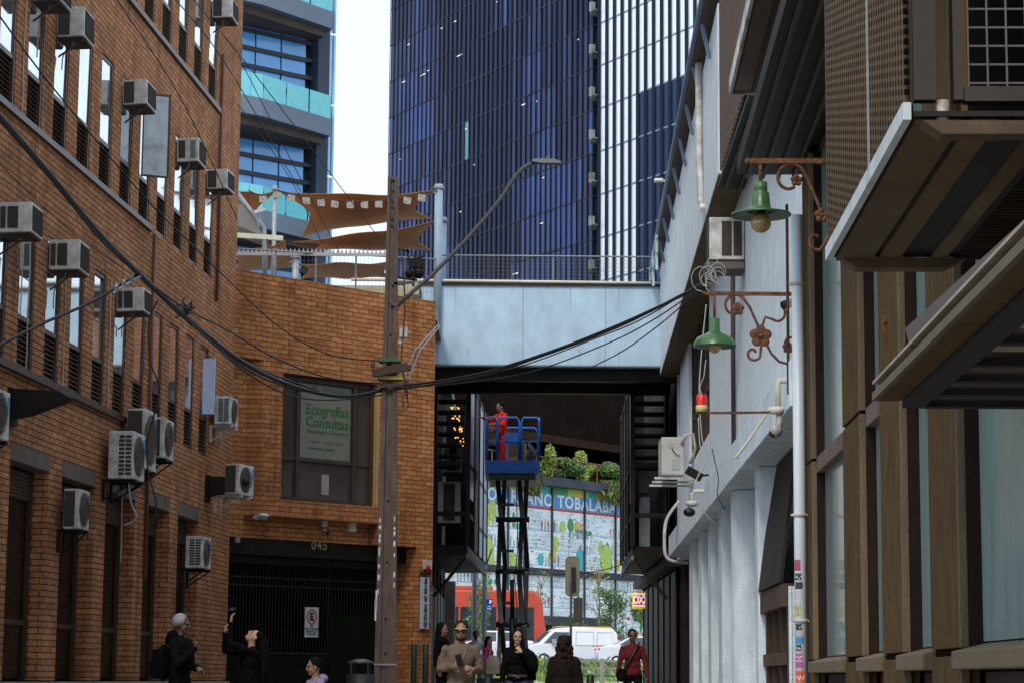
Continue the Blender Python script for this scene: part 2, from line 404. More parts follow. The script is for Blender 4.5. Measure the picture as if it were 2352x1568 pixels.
# ------------------------------------------------------------------ air conditioners
grille_m = mat('sooty grille', (.045, .035, .03), .8, var=.5, scale=30)
fan_m = mat('dusty fan guard', (.10, .075, .055), .7, var=.5, scale=20)
under_m = mat('rusty underside', (.05, .03, .02), .9, var=.5)
def box_ac(W=.62, P=.46, H=.42, kind=0):
    t = thing('window_air_conditioner', 'white air conditioner', 'air conditioner')
    c = MB(); c.box(0, W, -P, 0, .02, H); c.build('casing', white_m, t, bevel=.012)
    c = MB(); c.box(.02, W - .02, -P + .015, -.01, 0, .018); c.build('base_tray', under_m, t)
    if kind == 0:
        for a, b in ((-P + .16, -P + .30), (-P + .31, -.02)) :
            g = MB(); g.box(-.006, .004, a, b - .012, .07, H - .05)
            for i in range(6): g.box(-.011, -.006, a + .008 + i * .018, a + .013 + i * .018, .08, H - .06)
            g.build('side_louvre', grille_m, t)
    elif kind == 1:
        g = MB(); g.box(-.006, .004, -.17, -.02, .04, H - .03); g.build('side_louvre', grille_m, t)
    else:
        g = MB(); g.box(-.006, .004, -.14, -.03, .08, H - .04); g.build('side_louvre', grille_m, t)
        g = MB(); g.mi = 0
        for i in range(11): g.box(-.006, .004, -P + .05, -P + .14, .08 + i * .027, .093 + i * .027)
        g.build('vent_slots', grille_m, t)
    g = MB(); g.box(.035, W - .035, -P - .006, -P + .01, .05, H - .035)
    for i in range(24): g.box(.04 + i * (W - .08) / 24, .047 + i * (W - .08) / 24, -P - .012, -P - .006, .055, H - .04)
    g.build('rear_grille', grille_m, t)
    return t
def split_ac(W=.78, P=.30, H=.56, vents=1, off=.10, bracket=1):
    t = thing('outdoor_unit', 'white air conditioner', 'air conditioner')
    c = MB(); c.box(0, W, -P - off, -off, .0, H); c.build('casing', white_m, t, bevel=.015)
    g = MB(); y = -P - off
    cx_, cz = W * .42, H * .5; R = H * .42
    for rr in (.3, .55, .8, 1.0):
        pts = [(cx_ + math.cos(a * math.pi / 10) * R * rr, y - .018, cz + math.sin(a * math.pi / 10) * R * rr) for a in range(21)]
        g.tube(pts, .006, 4, False)
    for a in range(12): g.bar((cx_, y - .018, cz), (cx_ + math.cos(a * math.pi / 6) * R, y - .018, cz + math.sin(a * math.pi / 6) * R), .006)
    g.prism([(cx_ + math.cos(a * math.pi / 12) * R, y - .003, cz + math.sin(a * math.pi / 12) * R) for a in range(24)], (0, .008, 0))
    g.build('fan_guard', fan_m, t)
    g = MB(); g.box(W * .86, W * .95, y - .006, y + .003, H * .55, H * .9); g.build('side_badge', mat('blue badge', (.05, .25, .55), .5), t)
    if vents == 1:
        for cc in range(2):
            g = MB(); a = -P - off + .035 + cc * .095
            n = 10
            for i in range(n): g.box(-.006, .004, a, a + .08, .05 + i * (H - .09) / n, .05 + (i + .68) * (H - .09) / n)
            g.build('vent', grille_m, t)
    else:
        g = MB(); g.box(-.006, .004, -P - off + .06, -off - .01, .03, H - .03); g.build('vent', grille_m, t)
    if bracket:
        g = MB()
        for x in (.12, W - .12):
            g.box(x - .02, x + .02, -P - off - .02, -.002, -.045, -.003); g.box(x - .02, x + .02, -.04, -.002, -.3, -.045); g.bar((x, -.03, -.28), (x, -P - off + .02, -.05), .02)
        g.build('bracket', steel_d if bracket == 1 else white_m, t)
    return t
def put(t, fr, s, y, z, label, rz=0, group=None, cat=None, name=None):
    t.location = fr.world(s, y, z); t.rotation_euler = (0, 0, fr.rot + rz); t['label'] = label
    if group: t['group'] = group
    return t
boxes = [
 (70, -40, 4, 1, 'white window air conditioner cut off by the top edge above the brown brick wall'),
 (129, 13, 88, 1, 'big white window air conditioner with rusty underside, second from left in the upper row'),
 (281, 182, 244, 1, 'white window air conditioner in the upper row just left of the open sash'),
 (405, 316, 375, 2, 'white window air conditioner with small vent slots just right of the open sash'),
 (474, 392, 437, 1, 'small white window air conditioner nearest the corner at the end of the second window row'),
 (486, -4, 43, 1, 'white window air conditioner highest up near the corner of the brick building'),
 (-6, 463, 538, 0, 'white window air conditioner with two dark side panels touching the left photo edge'),
 (110, 549, 623, 0, 'white window air conditioner with two dark side panels, middle of three in its row'),
 (266, 662, 719, 0, 'white window air conditioner with two dark side panels behind the thick black cable clamp')]
for i, (u, vt, vb, k, lab) in enumerate(boxes):
    s, zb = FA.loc(u, vb, -.0); zt = FA.loc(u, vt, -.0)[1]
    t = box_ac(.55, .36 if i < 6 else .40, max(.36, min(.5, zt - zb)), k)
    put(t, FA, s, -.004, zb, lab, group='window air conditioners on the brick building')
    t.rotation_euler = (D(rnd.uniform(-2.5, 1)), D(rnd.uniform(-1.5, 1.5)), FA.rot + D(rnd.uniform(-2, 2)))
    m = MB(); r_ = random.Random(i + 40); x_ = r_.uniform(.05, .3); dl = r_.uniform(.25, .7)
    m.tube([(x_, -.2, .01), (x_ + .02, -.16, -.08), (x_ + .1, -.05, -.12), (x_ + .12, -.015, -.05 - dl * .4), (x_ + .11 + r_.uniform(-.03, .03), -.015, -dl)], .009, 5); m.build('drain_hose', mat('old hose', (.3, .24, .18), .7, var=.4), t)
    m = MB(); m.prism([(.06, -.33, -.003), (.09, -.33, -.003), (.09, -.01, -.22), (.06, -.01, -.22)], (0, 0, -.02)); m.build('strut', under_m, t)
splits = [
 (246, 987, 1098, 1, .36, 1, 'largest white outdoor unit with a ladder of side vents above the dark bays'),
 (288, 935, 1075, 0, .28, 1, 'white outdoor unit with dark side and blue badge half hidden behind the largest unit'),
 (335, 956, 1050, 0, .26, 1, 'white outdoor unit with blue badge just right of the two overlapping units'),
 (491, 907, 973, 1, .28, 2, 'white outdoor unit at the right end of the brown brick wall beside a white strip'),
 (143, 1120, 1213, 0, .30, 1, 'white outdoor unit with dusty fan hanging in the dark bay behind a brick pier'),
 (424, 1229, 1303, 1, .28, 1, 'lowest white outdoor unit with slotted side above the man in the grey cap'),
 (-78, 883, 1000, 0, .28, 1, 'white outdoor unit cut off by the left photo edge beside a dark steel bracket')]
for u, vt, vb, ve, P, br, lab in splits:
    off = .10
    s, zb = FA.loc(u, vb, -off); zt = FA.loc(u, vt, -off)[1]
    t = split_ac(.52 if u == 143 else .68, P * (.7 if u == 143 else 1), zt - zb, ve, off, br)
    if br == 2:
        pass
    put(t, FA, s, -.004, zb, lab, group='outdoor units on the brick building')
# dark steel sign brackets
def wedge(u, v0, v1, lab):
    s, zt = FA.loc(u, v0, 0); zb = FA.loc(u, v1, 0)[1]; h = zt - zb
    t = thing('steel_bracket', lab, 'bracket', FA.world(s, 0, zb), FA.rot, 'dark steel brackets on the brick wall')
    m = MB(); m.box(0, .3, -.05, -.003, 0, h); m.build('wall_plate', steel_d, t)
    m = MB(); m.prism([(.03, -.05, h * .98), (.03, -.62, h * .9), (.03, -.74, h * .74), (.03, -.66, h * .62), (.03, -.25, h * .28), (.03, -.05, h * .2)], (.24, 0, 0)); m.build('arm', steel_d, t, bevel=.01)
    return t
wedge(18, 888, 975, 'dark wedge shaped steel bracket at far left beside a white outdoor unit')
wedge(471, 1090, 1150, 'dark wedge shaped steel bracket at the right end of the brown brick wall')
# white strip next to the end window
s, z0 = FA.loc(476, 950, -.1); z1 = FA.loc(478, 822, -.1)[1]
mb = MB(); mb.box(0, .05, -.2, 0, z0, z1); o = mb.build('white_strip', mat('bluish white board', (.5, .58, .78), .5), None)
o.location = FA.world(s, -.01, 0); o.rotation_euler = (0, 0, FA.rot); tag(o, 'tall narrow bluish white light box standing off the brick wall beside the last window', 'sign')

# ------------------------------------------------------------------ orange brick building
FO = Frame(-5.05, 41.1, 1.0)
xo_end = FO.loc(1000, 760)[0]
ztop0 = FO.loc(540, 618)[1]; ztop1 = FO.loc(1000, 693)[1]
ztop = (ztop0 + ztop1) / 2
ob = thing('orange_brick_building', 'orange brick building with a clinic window above a dark gate numbered 045', 'building', FO.o, FO.rot)
zl_t = FO.loc(700, 1239)[1]; zl_b = zl_t - .3
zbay = FO.loc(700, 1190)[1]; zjog = FO.loc(560, 835)[1]
xb0 = FO.loc(600, 1100)[0]; xw0 = FO.loc(648, 1000)[0]; xw1 = FO.loc(872, 1000)[0]; xg1 = FO.loc(957, 1300)[0]
wz0 = FO.loc(750, 1154)[1]; wz1 = FO.loc(750, 868)[1]
T = .35
mb = MB()
mb.box(0, xo_end, 0, T, max(zjog, wz1) + .12, ztop)
mb.box(xw0, xw1, 0, T, wz1, max(zjog, wz1) + .12)                       # above window
mb.box(xw1, xo_end, 0, T, zl_t, max(zjog, wz1) + .12)
mb.box(xw0, xw1, 0, T, zbay, wz0)
mb.prism([(xb0 - .22, .22, zbay), (xb0, 0, zbay), (xw0, 0, zbay), (xw0, T, zbay), (xb0 - .22, T, zbay)], (0, 0, max(zjog, wz1) + .12 - zbay))
mb.box(0, xb0 - .22, .22, .22 + T, zl_t, max(zjog, wz1) + .12)
mb.box(xb0 - .22, xw1, .28, .28 + T, zl_t, zbay)
mb.box(xg1, xo_end, 0, T + .2, .3, zl_t)
mb.box(xo_end - .3, xo_end, T + .2, 3.0, .3, ztop)
mb.box(0, .12, .22, .6, .3, zl_t)
mb.build('wall', brick_o, ob)
mb = MB(); mb.box(.13, xg1, .3, .6, zl_b, zl_t - .003); mb.build('lintel', steel_d, ob)
text_obj('house_number', '045', .24, mat('dull brass', (.28, .22, .13), .5, metal=.3), ob, (FO.loc(733, 1252, .3)[0], .296, FO.loc(733, 1252, .3)[1]), (D(90), 0, 0), .006, bold=.004, spacing=1.15)
gate_m = mat('dark green gate', (.006, .0065, .004), .6, var=.3)
mb = MB(); gzb = .85; n = 58
zm = zl_b - .45
for i in range(n + 1):
    x = .14 + (xg1 - .16) * i / n; mb.box(x - .008, x + .008, .66, .68, 2.0, zl_b - .02)
for z in (zl_b - .14, zl_b - .4, zl_b - .55, 2.0): mb.box(.13, xg1, .655, .685, z, z + .03)
mb.box(.13, xg1, .65, .69, zl_b - .14, zl_b - .005)
gt = mb.build('gate', gate_m, ob)
mb = MB(); mb.box(.13, xg1 - .02, .66, .70, gzb, 2.0); mb.box(2.95, xg1 - .02, .64, .66, gzb, 2.75); mb.build('lower_panel', mat('green sheet', (.005, .008, .0035), .8, spec=.1), gt)
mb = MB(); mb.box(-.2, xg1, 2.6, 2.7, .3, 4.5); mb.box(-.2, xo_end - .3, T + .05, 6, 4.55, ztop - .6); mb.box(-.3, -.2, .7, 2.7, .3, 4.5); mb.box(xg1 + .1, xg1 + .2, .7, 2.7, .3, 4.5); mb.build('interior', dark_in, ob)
# window
f = MB(); yw = .16
u_ = [xw0 + .005, FO.loc(690, 1000)[0], FO.loc(820, 1000)[0], xw1 - .1]
f.box(xw0 + .005, xw1 - .005, yw - .04, yw + .05, wz1 - .09, wz1 - .004); f.box(xw0 + .005, xw1 - .005, yw - .04, yw + .05, wz0 + .004, wz0 + .08)
for x in (u_[0], u_[1], u_[2], u_[3] - .03): f.box(x, x + .075, yw - .05, yw + .05, wz0 + .08, wz1 - .09)
zt_ = FO.loc(750, 1056)[1]
for a, b in ((u_[0] + .075, u_[1]), (u_[1] + .075, u_[2]), (u_[2] + .075, u_[3] - .03)): f.box(a, b, yw - .03, yw + .05, zt_ - .04, zt_ + .03)
wo = f.build('window', frame_l, ob)
f = MB(); f.box(u_[3] + .046, xw1 - .006, .01, yw + .1, wz0 + .005, wz1 - .005); f.build('jamb', mat('ochre jamb', (.42, .28, .10), .7), wo)
for a, b in ((u_[0] + .075, u_[1]), (u_[1] + .075, u_[2]), (u_[2] + .075, u_[3] - .03)):
    for c, d in ((wz0 + .08, zt_ - .04), (zt_ + .03, wz1 - .09)):
        g = MB(); g.box(a, b, yw + .01, yw + .02, c, d); g.build('pane', mat('smoky glass', (.06, .045, .037), .15, spec=.8, rvar=.03), wo)
pa, pb = u_[1] + .13, u_[2] - .03
g = MB(); g.box(pa, pb, yw + .002, yw + .008, zt_ + .035, wz1 - .12); po = g.build('poster', mat('plain poster paper', (.17, .165, .125), .7, var=.08), wo)  # flat grey paper tone, nothing glows behind it
gt_ = mat('poster green', (.02, .10, .02), .6)
pc = (pa + pb) / 2; PW = pb - pa
def ptxt(s, u, v, size, bold=0, sx=1): x, z = FO.loc(u, v, yw); return text_obj('lettering', s, size, gt_, po, (x, yw - .001, z), (D(90), 0, 0), .001, bold=bold, sx=sx)
ptxt('BebeLab', 769, 900, .17, 0, 1.0)
ptxt('Ecografías', 752, 944, .27, .006, .98); ptxt('Consultas', 752, 972, .27, .006, .98)
ptxt('Ginecología y Obstetricia', 752, 993, .10, .001, 1.0)
ptxt('consultas  -  controles  -  ecografías', 752, 1016, .055); ptxt('Entrada por el pasaje', 738, 1030, .075, .001)
x, z = FO.loc(722, 893, yw); g = MB(); g.ball((x, yw, z), (.05, .003, .075), 10, Matrix.Rotation(D(25), 3, 'Y')); g.build('leaf_logo', gt_, po)
g = MB(); x, z = FO.loc(747, 1112, yw); g.box(x - .09, x + .09, yw + .002, yw + .008, z - .19, z + .19); g.build('paper_note', mat('taped paper', (.3, .27, .22), .8), wo)

def small_box(name, lab, cat, fr, u, v, w_, h_, d_, m, off=0, yoff=0):
    s, z = fr.loc(u, v, off)
    t = MB(); t.box(-w_ / 2, w_ / 2, -d_, 0, -h_ / 2, h_ / 2); t.box(-w_ / 2 + .015, w_ / 2 - .015, -d_ - .008, -d_, -h_ / 2 + .015, h_ / 2 - .015); t.box(-.02, .02, -d_ * .6, -d_ * .4, h_ / 2, h_ / 2 + .03)
    o = t.build(name, m, None, bevel=.004); o.location = fr.world(s, off - .004 + yoff, z); o.rotation_euler = (0, 0, fr.rot); return tag(o, lab, cat)
small_box('junction_box', 'small cream junction box above the number 045 on orange brick', 'box', FO, 742, 1200, .12, .14, .06, cream, .28)
small_box('wall_light', 'taller cream box light near the pole under the clinic window', 'light', FO, 803, 1205, .16, .26, .1, cream, .28)
small_box('alarm_box', 'small grey box at the top left corner of the garage opening', 'box', FO, 542, 1238, .1, .12, .06, conc, .25)
t = thing('dome_camera', 'tiny black camera hanging below the small cream junction box', 'camera', FO.world(*[(lambda a: a)(FO.loc(742, 1219, .28))][0][:1], .26, FO.loc(742, 1219, .28)[1]), FO.rot)
m = MB(); m.box(-.03, .03, -.06, .01, 0, .04); m.build('mount', white_m, t)
m = MB(); m.ball((.03, -.08, -.02), .045, 10); m.build('lens_dome', black, t)
# floodlight at left
s, z = FO.loc(577, 1188, .2)
t = thing('floodlight', 'small grey floodlight under the corner outdoor unit on the orange brick wall', 'light', FO.world(s, .2, z), FO.rot)
m = MB(); m.bar((0, 0, .12), (0, -.25, 0), .035); m.build('arm', grey_m, t)
m = MB(); m.prism([(-.13, -.2, 0), (-.1, -.32, .07), (.1, -.32, .07), (.13, -.2, 0)], (0, -.08, -.05)); m.build('lamp_head', white_m, t)
# corner outdoor unit
s, zb = FO.loc(533, 1158, .05); zt2 = FO.loc(533, 1092, .05)[1]
t = split_ac(.62, .26, zt2 - zb, 0, .25, 2); t.location = FA.world(FA.loc(528, 1158, -.35)[0] - .40, -.10, zb); t.rotation_euler = (0, 0, FA.rot + D(-14)); t['label'] = 'white outdoor unit in the corner where brown and orange brick meet'; t['group'] = 'outdoor units on the brick building'
# no parking sign
s, z = FO.loc(715, 1428, .6)
t = thing('parking_sign', 'white no parking sign with red ring and letter E fixed to the dark gate', 'sign', FO.world(s, .60, z), FO.rot)
m = MB(); m.box(-.165, .165, -.012, 0, -.28, .28); m.build('plate', mat('sign white', (.5, .52, .52), .5), t, bevel=.003)
m = MB()
m.tube([(.105 * math.cos(a * math.pi / 16), -.016, .1 + .13 * math.sin(a * math.pi / 16)) for a in range(33)], .013, 6, False); m.bar((-.07, -.018, .19), (.08, -.018, .0), .022, .006)
m.build('red_ring', mat('sign red', (.5, .04, .02), .5), t)
text_obj('lettering', 'E', .2, black, t, (0, -.014, .095), (D(90), 0, 0), .002, bold=.008)
text_obj('small_lettering', 'NO\nESTACIONAR\nFRENTE AL\nPORTON', .055, black, t, (0, -.014, -.15), (D(90), 0, 0), .002, bold=.001, line=.9)
# vertical sign
s, z = FO.loc(971, 1384, 0)
hz = FO.loc(971, 1325)[1] - FO.loc(971, 1444)[1]
t = thing('exit_sign', 'narrow vertical white sign reading salida de vehiculos at the right edge of the orange brick', 'sign', FO.world(s, -.02, z), FO.rot)
m = MB(); m.box(-.1, .1, -.06, 0, -hz / 2, hz / 2); m.build('plate', mat('blue white acrylic', (.42, .46, .55), .4), t, bevel=.006)
word = 'SALIDA DE VEHICULOS'
for i, ch in enumerate(word):
    if ch != ' ': text_obj('letter', ch, .078, black, t, (0, -.063, hz / 2 - .05 - i * (hz - .1) / (len(word) - 1)), (D(90), 0, 0), .002, bold=.004, sx=1.5)
s, z = FO.loc(976, 1306, 0)
t = thing('warning_beacon', 'small red warning light in a white box above the vertical exit sign', 'light', FO.world(s, -.01, z), FO.rot)
m = MB(); m.box(-.07, .12, -.06, 0, .0, .17); m.build('housing', white_m, t); m = MB(); m.lathe([(.001, -.06), (.05, -.06), (.05, .04), (.035, .06), (.001, .06)], (-.01, -.1, .02), 12); m.build('red_lens', mat('red lens', (.45, .01, .01), .3), t)
m = MB(); m.box(-.16, .06, -.09, -.02, -.12, -.06); m.build('mount', black, t)
# green posts
for u_p, lab in ((951, 'left dark green steel post standing before the orange brick pier'), (978, 'right dark green steel post standing before the orange brick pier')):
    p = at(u_p, 1480, 43.2)
    m = MB(); m.lathe([(.001, gz(43)), (.055, gz(43)), (.055, p.z + .0), (.045, p.z + .02), (.001, p.z + .03)], (p.x, 43.2, 0), 12); m.lathe([(.055, gz(43)), (.08, gz(43)), (.08, gz(43) + .03), (.055, gz(43) + .03)], (p.x, 43.2, 0), 12)
    tag(m.build('bollard_post', mat('post green', (.012, .03, .022), .5)), lab, 'post', 'green posts by the brick pier')

# ------------------------------------------------------------------ utility pole with street lamp
PY = 35.0; pb_ = at(886, 1500, PY); pt_ = at(903, 417, PY); pxm = (pb_.x + pt_.x) / 2
up = thing('utility_pole', 'weathered concrete utility pole with street lamp arm in front of the orange building', 'utility pole', (pxm, PY, gz(PY)))
H = pt_.z - gz(PY)
def pw(z): return .175 + (.075 - .175) * z / H       # half width
m = MB()
for i in range(24):
    z0, z1 = H * i / 24, H * (i + 1) / 24
    a, b = pw(z0), pw(z1)
    for sx in (-1, 1):
        v = [Vector(q) for q in ((sx * a, -.12, z0), (sx * a * .45, -.12, z0), (sx * a * .45, .12, z0), (sx * a, .12, z0))]
        v2 = [Vector(q) for q in ((sx * b, -.12, z1), (sx * b * .45, -.12, z1), (sx * b * .45, .12, z1), (sx * b, .12, z1))]
        for j in range(4): m.face([v[j], v[(j + 1) % 4], v2[(j + 1) % 4], v2[j]])
    a *= .45; b *= .45
    m.face([(-a, -.085, z0), (a, -.085, z0), (b, -.085, z1), (-b, -.085, z1)]); m.face([(-a, .085, z0), (a, .085, z0), (b, .085, z1), (-b, .085, z1)])
t_ = pw(H); m.box(-t_, t_, -.12, .12, H - .001, H + .05)
m.build('shaft', pole_c, up)
def pz(v): return at(895, v, PY).z - gz(PY)
m = MB()
for v in (442, 466, 480, 507, 522, 700, 770, 838, 1150, 1290, 1420, 1500): m.lathe([(.001, -.002), (.022, -.002), (.022, .004), (.001, .004)], (0, -.088, pz(v)), 8, Matrix.Rotation(D(90), 4, 'X'))
m.build('bolt_holes', black, up)
m = MB(); rr = random.Random(3)
for v in (1195, 1214, 1229, 1246, 1262, 1274, 1302, 1323, 1342, 1360):
    for sx in (-1, 1):
        if rr.random() < .85: z = pz(v + rr.uniform(-4, 4)); m.ball((sx * pw(z) * (.8), -.121, z), (.018 * rr.uniform(.5, 1.3), .004, .035 * rr.uniform(.5, 1.5)), 6)
m.box(-.17, -.145, -.124, -.12, pz(1425), pz(1375)); m.box(-.16, -.135, -.124, -.12, pz(1400), pz(1355))
m.build('paint_splashes', mat('white paint', (.6, .62, .66), .7, var=.3), up)
m = MB()
for v in (1525,): m.box(-pw(pz(v)) - .01, pw(pz(v)) + .01, -.13, -.12, pz(v) - .012, pz(v) + .012)
m.build('steel_band', steel_g, up)
m = MB(); z = pz(828); m.box(-.17, .17, -.15, .15, z - .03, z + .02); m.box(-.24, -.15, -.13, -.1, z + .01, z + .03); m.build('green_clamp', mat('clamp green', (.03, .10, .05), .6, var=.5), up)
m = MB(); z = pz(868); m.box(-.18, .2, -.16, .15, z - .035, z + .02); m.build('yellow_clamp', mat('clamp yellow', (.32, .27, .03), .6, var=.5), up)
m = MB(); z = pz(852); m.bar((-.27, -.17, z - .06), (.27, -.17, z + .05), .1, .12); m.bar((-.2, -.17, pz(890)), (.24, -.17, pz(885)), .05); m.build('crossarm', mat('dark timber', (.05, .03, .025), .8), up)
m = MB()
for x, v in ((-.26, 842), (.3, 846), (.27, 880), (.35, 886), (.26, 905)): m.lathe([(.001, -.04), (.03, -.04), (.035, -.01), (.02, 0), (.035, .01), (.03, .05), (.001, .05)], (x, -.16, pz(v)), 8)
m.tube([(.12, -.1, pz(560)), (.2, -.1, pz(640)), (.22, -.12, pz(720)), (.17, -.12, pz(830)), (.26, -.14, pz(900)), (.3, -.14, pz(935)), (.22, -.14, pz(945)), (.2, -.14, pz(905))], .012, 5)
m.build('insulators', mat('porcelain brown', (.08, .04, .035), .4), up)
m = MB(); z = pz(765); m.box(.14, .26, -.1, 0, z - .07, z + .07); m.box(.1, .2, -.06, -.02, pz(790), pz(784)); m.build('meter_box', mat('pale meter', (.35, .45, .45), .6), up)
m = MB(); m.tube([(.1, -.1, pz(705)), (.35, -.1, pz(670)), (.62, -.1, pz(635)), (1.12, -.1, pz(558)), (1.45, -.1, pz(501)), (1.68, -.1, pz(458)), (1.82, -.1, pz(426)), (1.92, -.1, pz(403)), (2.02, -.1, pz(388)), (2.12, -.1, pz(379)), (2.2, -.1, pz(375))], .032, 8)
m.bar((0, -.1, pz(655)), (.35, -.1, pz(655) + .03), .04); m.bar((0, -.1, pz(700)), (.12, -.1, pz(703)), .06); m.build('lamp_arm', mat('dull lamp arm', (.07, .07, .075), .7), up)
m = MB(); z = pz(374); m.prism([(2.14, -.04, z), (2.2, -.01, z + .05), (2.5, 0, z + .05), (2.62, -.04, z), (2.6, -.06, z - .035), (2.3, -.06, z - .035)], (0, -.16, 0)); m.box(2.38, 2.44, -.13, -.1, z + .05, z + .1); m.build('lamp_head', mat('lamp grey', (.10, .105, .11), .6), up, bevel=.01)
# broken camera bracket cluster on the pole
m = MB(); z = pz(605)
m.box(.28, .52, -.12, .02, z - .08, z + .06); m.ball((.28, -.06, pz(630)), .07, 8); m.ball((.42, -.06, pz(628)), .09, 8)
for a, b in (((.1, 575), (.28, 580)), ((.24, 573), (.3, 640)), ((.1, 640), (.4, 645)), ((.3, 600), (.5, 590)), ((.36, 580), (.34, 660))): m.bar((a[0], -.07, pz(a[1])), (b[0], -.07, pz(b[1])), .03)
m.build('junction_hardware', steel_d, up)
m = MB(); m.tube([(.18, .3, pz(870)), (.32, 1.2, pz(780)), (.62, 3.5, pz(665))], .011, 5); m.tube([(.24, .3, pz(875)), (.4, 1.2, pz(780)), (.65, 3.5, pz(668))], .011, 5); m.build('stay_cables', steel_g, up)
# ------------------------------------------------------------------ bridge between the buildings
BY = 48.0
xL = at(1000, 760, BY).x; xR = at(1519, 760, BY).x
zb_ = at(1250, 840, BY).z; zt_ = at(1250, 657, BY).z
br = thing('footbridge', 'pale blue rendered footbridge parapet spanning the lane between the buildings', 'bridge', (xL, BY, 0))
W_ = xR - xL + .35
m = MB(); m.box(-.3, W_, 0, .25, zb_, zt_); m.build('parapet', white_b, br)
m = MB()
for x in (W_ * .36, W_ * .70): m.box(x, x + .012, -.004, .0, zb_ + .01, zt_ - .01)
m.box(-.3, W_, -.008, -.001, zb_ + .0, zb_ + .03); m.build('joint_line', mat('grimy joint', (.25, .31, .36), .9), br)
r_ = random.Random(12)
for i in range(9):
    m = MB(); x = r_.uniform(0, W_ - .4); z = r_.choice((zt_ - .05, zb_ + .35)); h = r_.uniform(.2, .9); m.prism([(x, -.0025, z), (x + .02, -.0025, z), (x + .012, -.0025, z - h * .5), (x + .006, -.0025, max(zb_, z - h))], (0, .002, 0)); m.build('drip_stain', mat('drip stain', (.30, .38, .44), .9, var=.2), br)
m = MB(); m.box(-.3, W_, .25, 2.6, zb_ - .04, zb_ + .3); m.box(-.35, W_, -.05, .3, zt_, zt_ + .05); m.build('deck', conc_d, br)
m = MB(); m.box(-.3, W_, .3, .6, zb_ - .27, zb_ - .045); m.box(-.3, W_, 2.2, 2.5, zb_ - .3, zb_ - .045); m.build('beam', steel_d, br)
m = MB(); m.tube([(-1.8, -.02, zt_ + .1), (W_, -.02, zt_ + .07)], .035, 8); m.build('coping_pipe', cream, br)
m = MB(); m.box(-3.0, -.3, .4, .7, zt_ - .5, zt_ + .05); m.box(-.65, -.35, -.3, .4, zt_ - .25, zt_ - .0); m.build('cream_upstand', mat('cream render', (.42, .38, .26), .85), br)
# railing on the bridge
def mesh_rail(name, lab, p0, p1, h, nx, nz, m_, posts, cat='railing', y_l=.1):
    d = (Vector(p1) - Vector(p0)); L = d.length; t = thing(name, lab, cat, p0, math.atan2(d.y, d.x))
    g = MB()
    g.tube([(0, 0, h), (L, 0, h)], .018, 6); g.tube([(0, 0, .08), (L, 0, .08)], .014, 6); g.build('rail', m_, t)
    g = MB()
    for i in range(nx + 1): g.bar((L * i / nx, 0, .08), (L * i / nx, 0, h), .0045)
    for i in range(1, nz): g.bar((0, 0, .08 + (h - .08) * i / nz), (L, 0, .08 + (h - .08) * i / nz), .0045)
    g.build('mesh_infill', mat('rail wire', (.12, .12, .12), .6), t)
    for i in range(posts + 1):
        g = MB(); x = L * i / posts; g.box(x - .018, x + .018, .012, .05, 0, h + .02); g.build('post', m_, t)
    return t
mesh_rail('mesh_railing', 'grey wire mesh railing on top of the pale blue footbridge', (xL, BY + .3, zt_ + .05), (xR + .2, BY + .3, zt_ + .05), at(1200, 588, BY + .3).z - zt_ - .05, 60, 7, steel_g, 2)
tr = at(890, 583, 46).z; zr = ztop + .02
mesh_rail('mesh_railing', 'wire mesh railing on the roof terrace behind the orange brick parapet', (at(540, 600, 45.5).x, 45.5, ztop - .1), (at(1000, 600, 46.5).x, 46.5, ztop - .1), at(700, 583, 46).z - ztop + .1, 50, 7, steel_g, 5)
# terrace block under the sails and shops beneath
lb = thing('passage_building', 'dark passage building on the left behind the orange brick, carrying the roof terrace', 'building', (0, 0, 0))
m = MB(); m.box(-7, -1.75, 47.6, 62, .5, 8.6); m.build('wall', mat('dark brown render', (.03, .022, .017), .9, var=.4, spec=.1), lb)  # very dark brown tone over the whole wall
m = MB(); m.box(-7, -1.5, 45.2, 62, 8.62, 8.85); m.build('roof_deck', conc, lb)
m = MB()
for y in (49.5, 52, 54.5, 57, 59.5): m.box(-1.74, -1.70, y, y + .12, 1, 4.1); m.box(-1.74, -1.71, y + .15, y + 2.3, 1.2, 3.6)
m.build('shopfront', bronze, lb)
m = MB(); p = at(1045, 1450, 61.6); m.box(-1.74, p.x, 61.3, 61.9, 1.1, at(1045, 1335, 61.6).z); m.build('end_pillar', conc, lb)

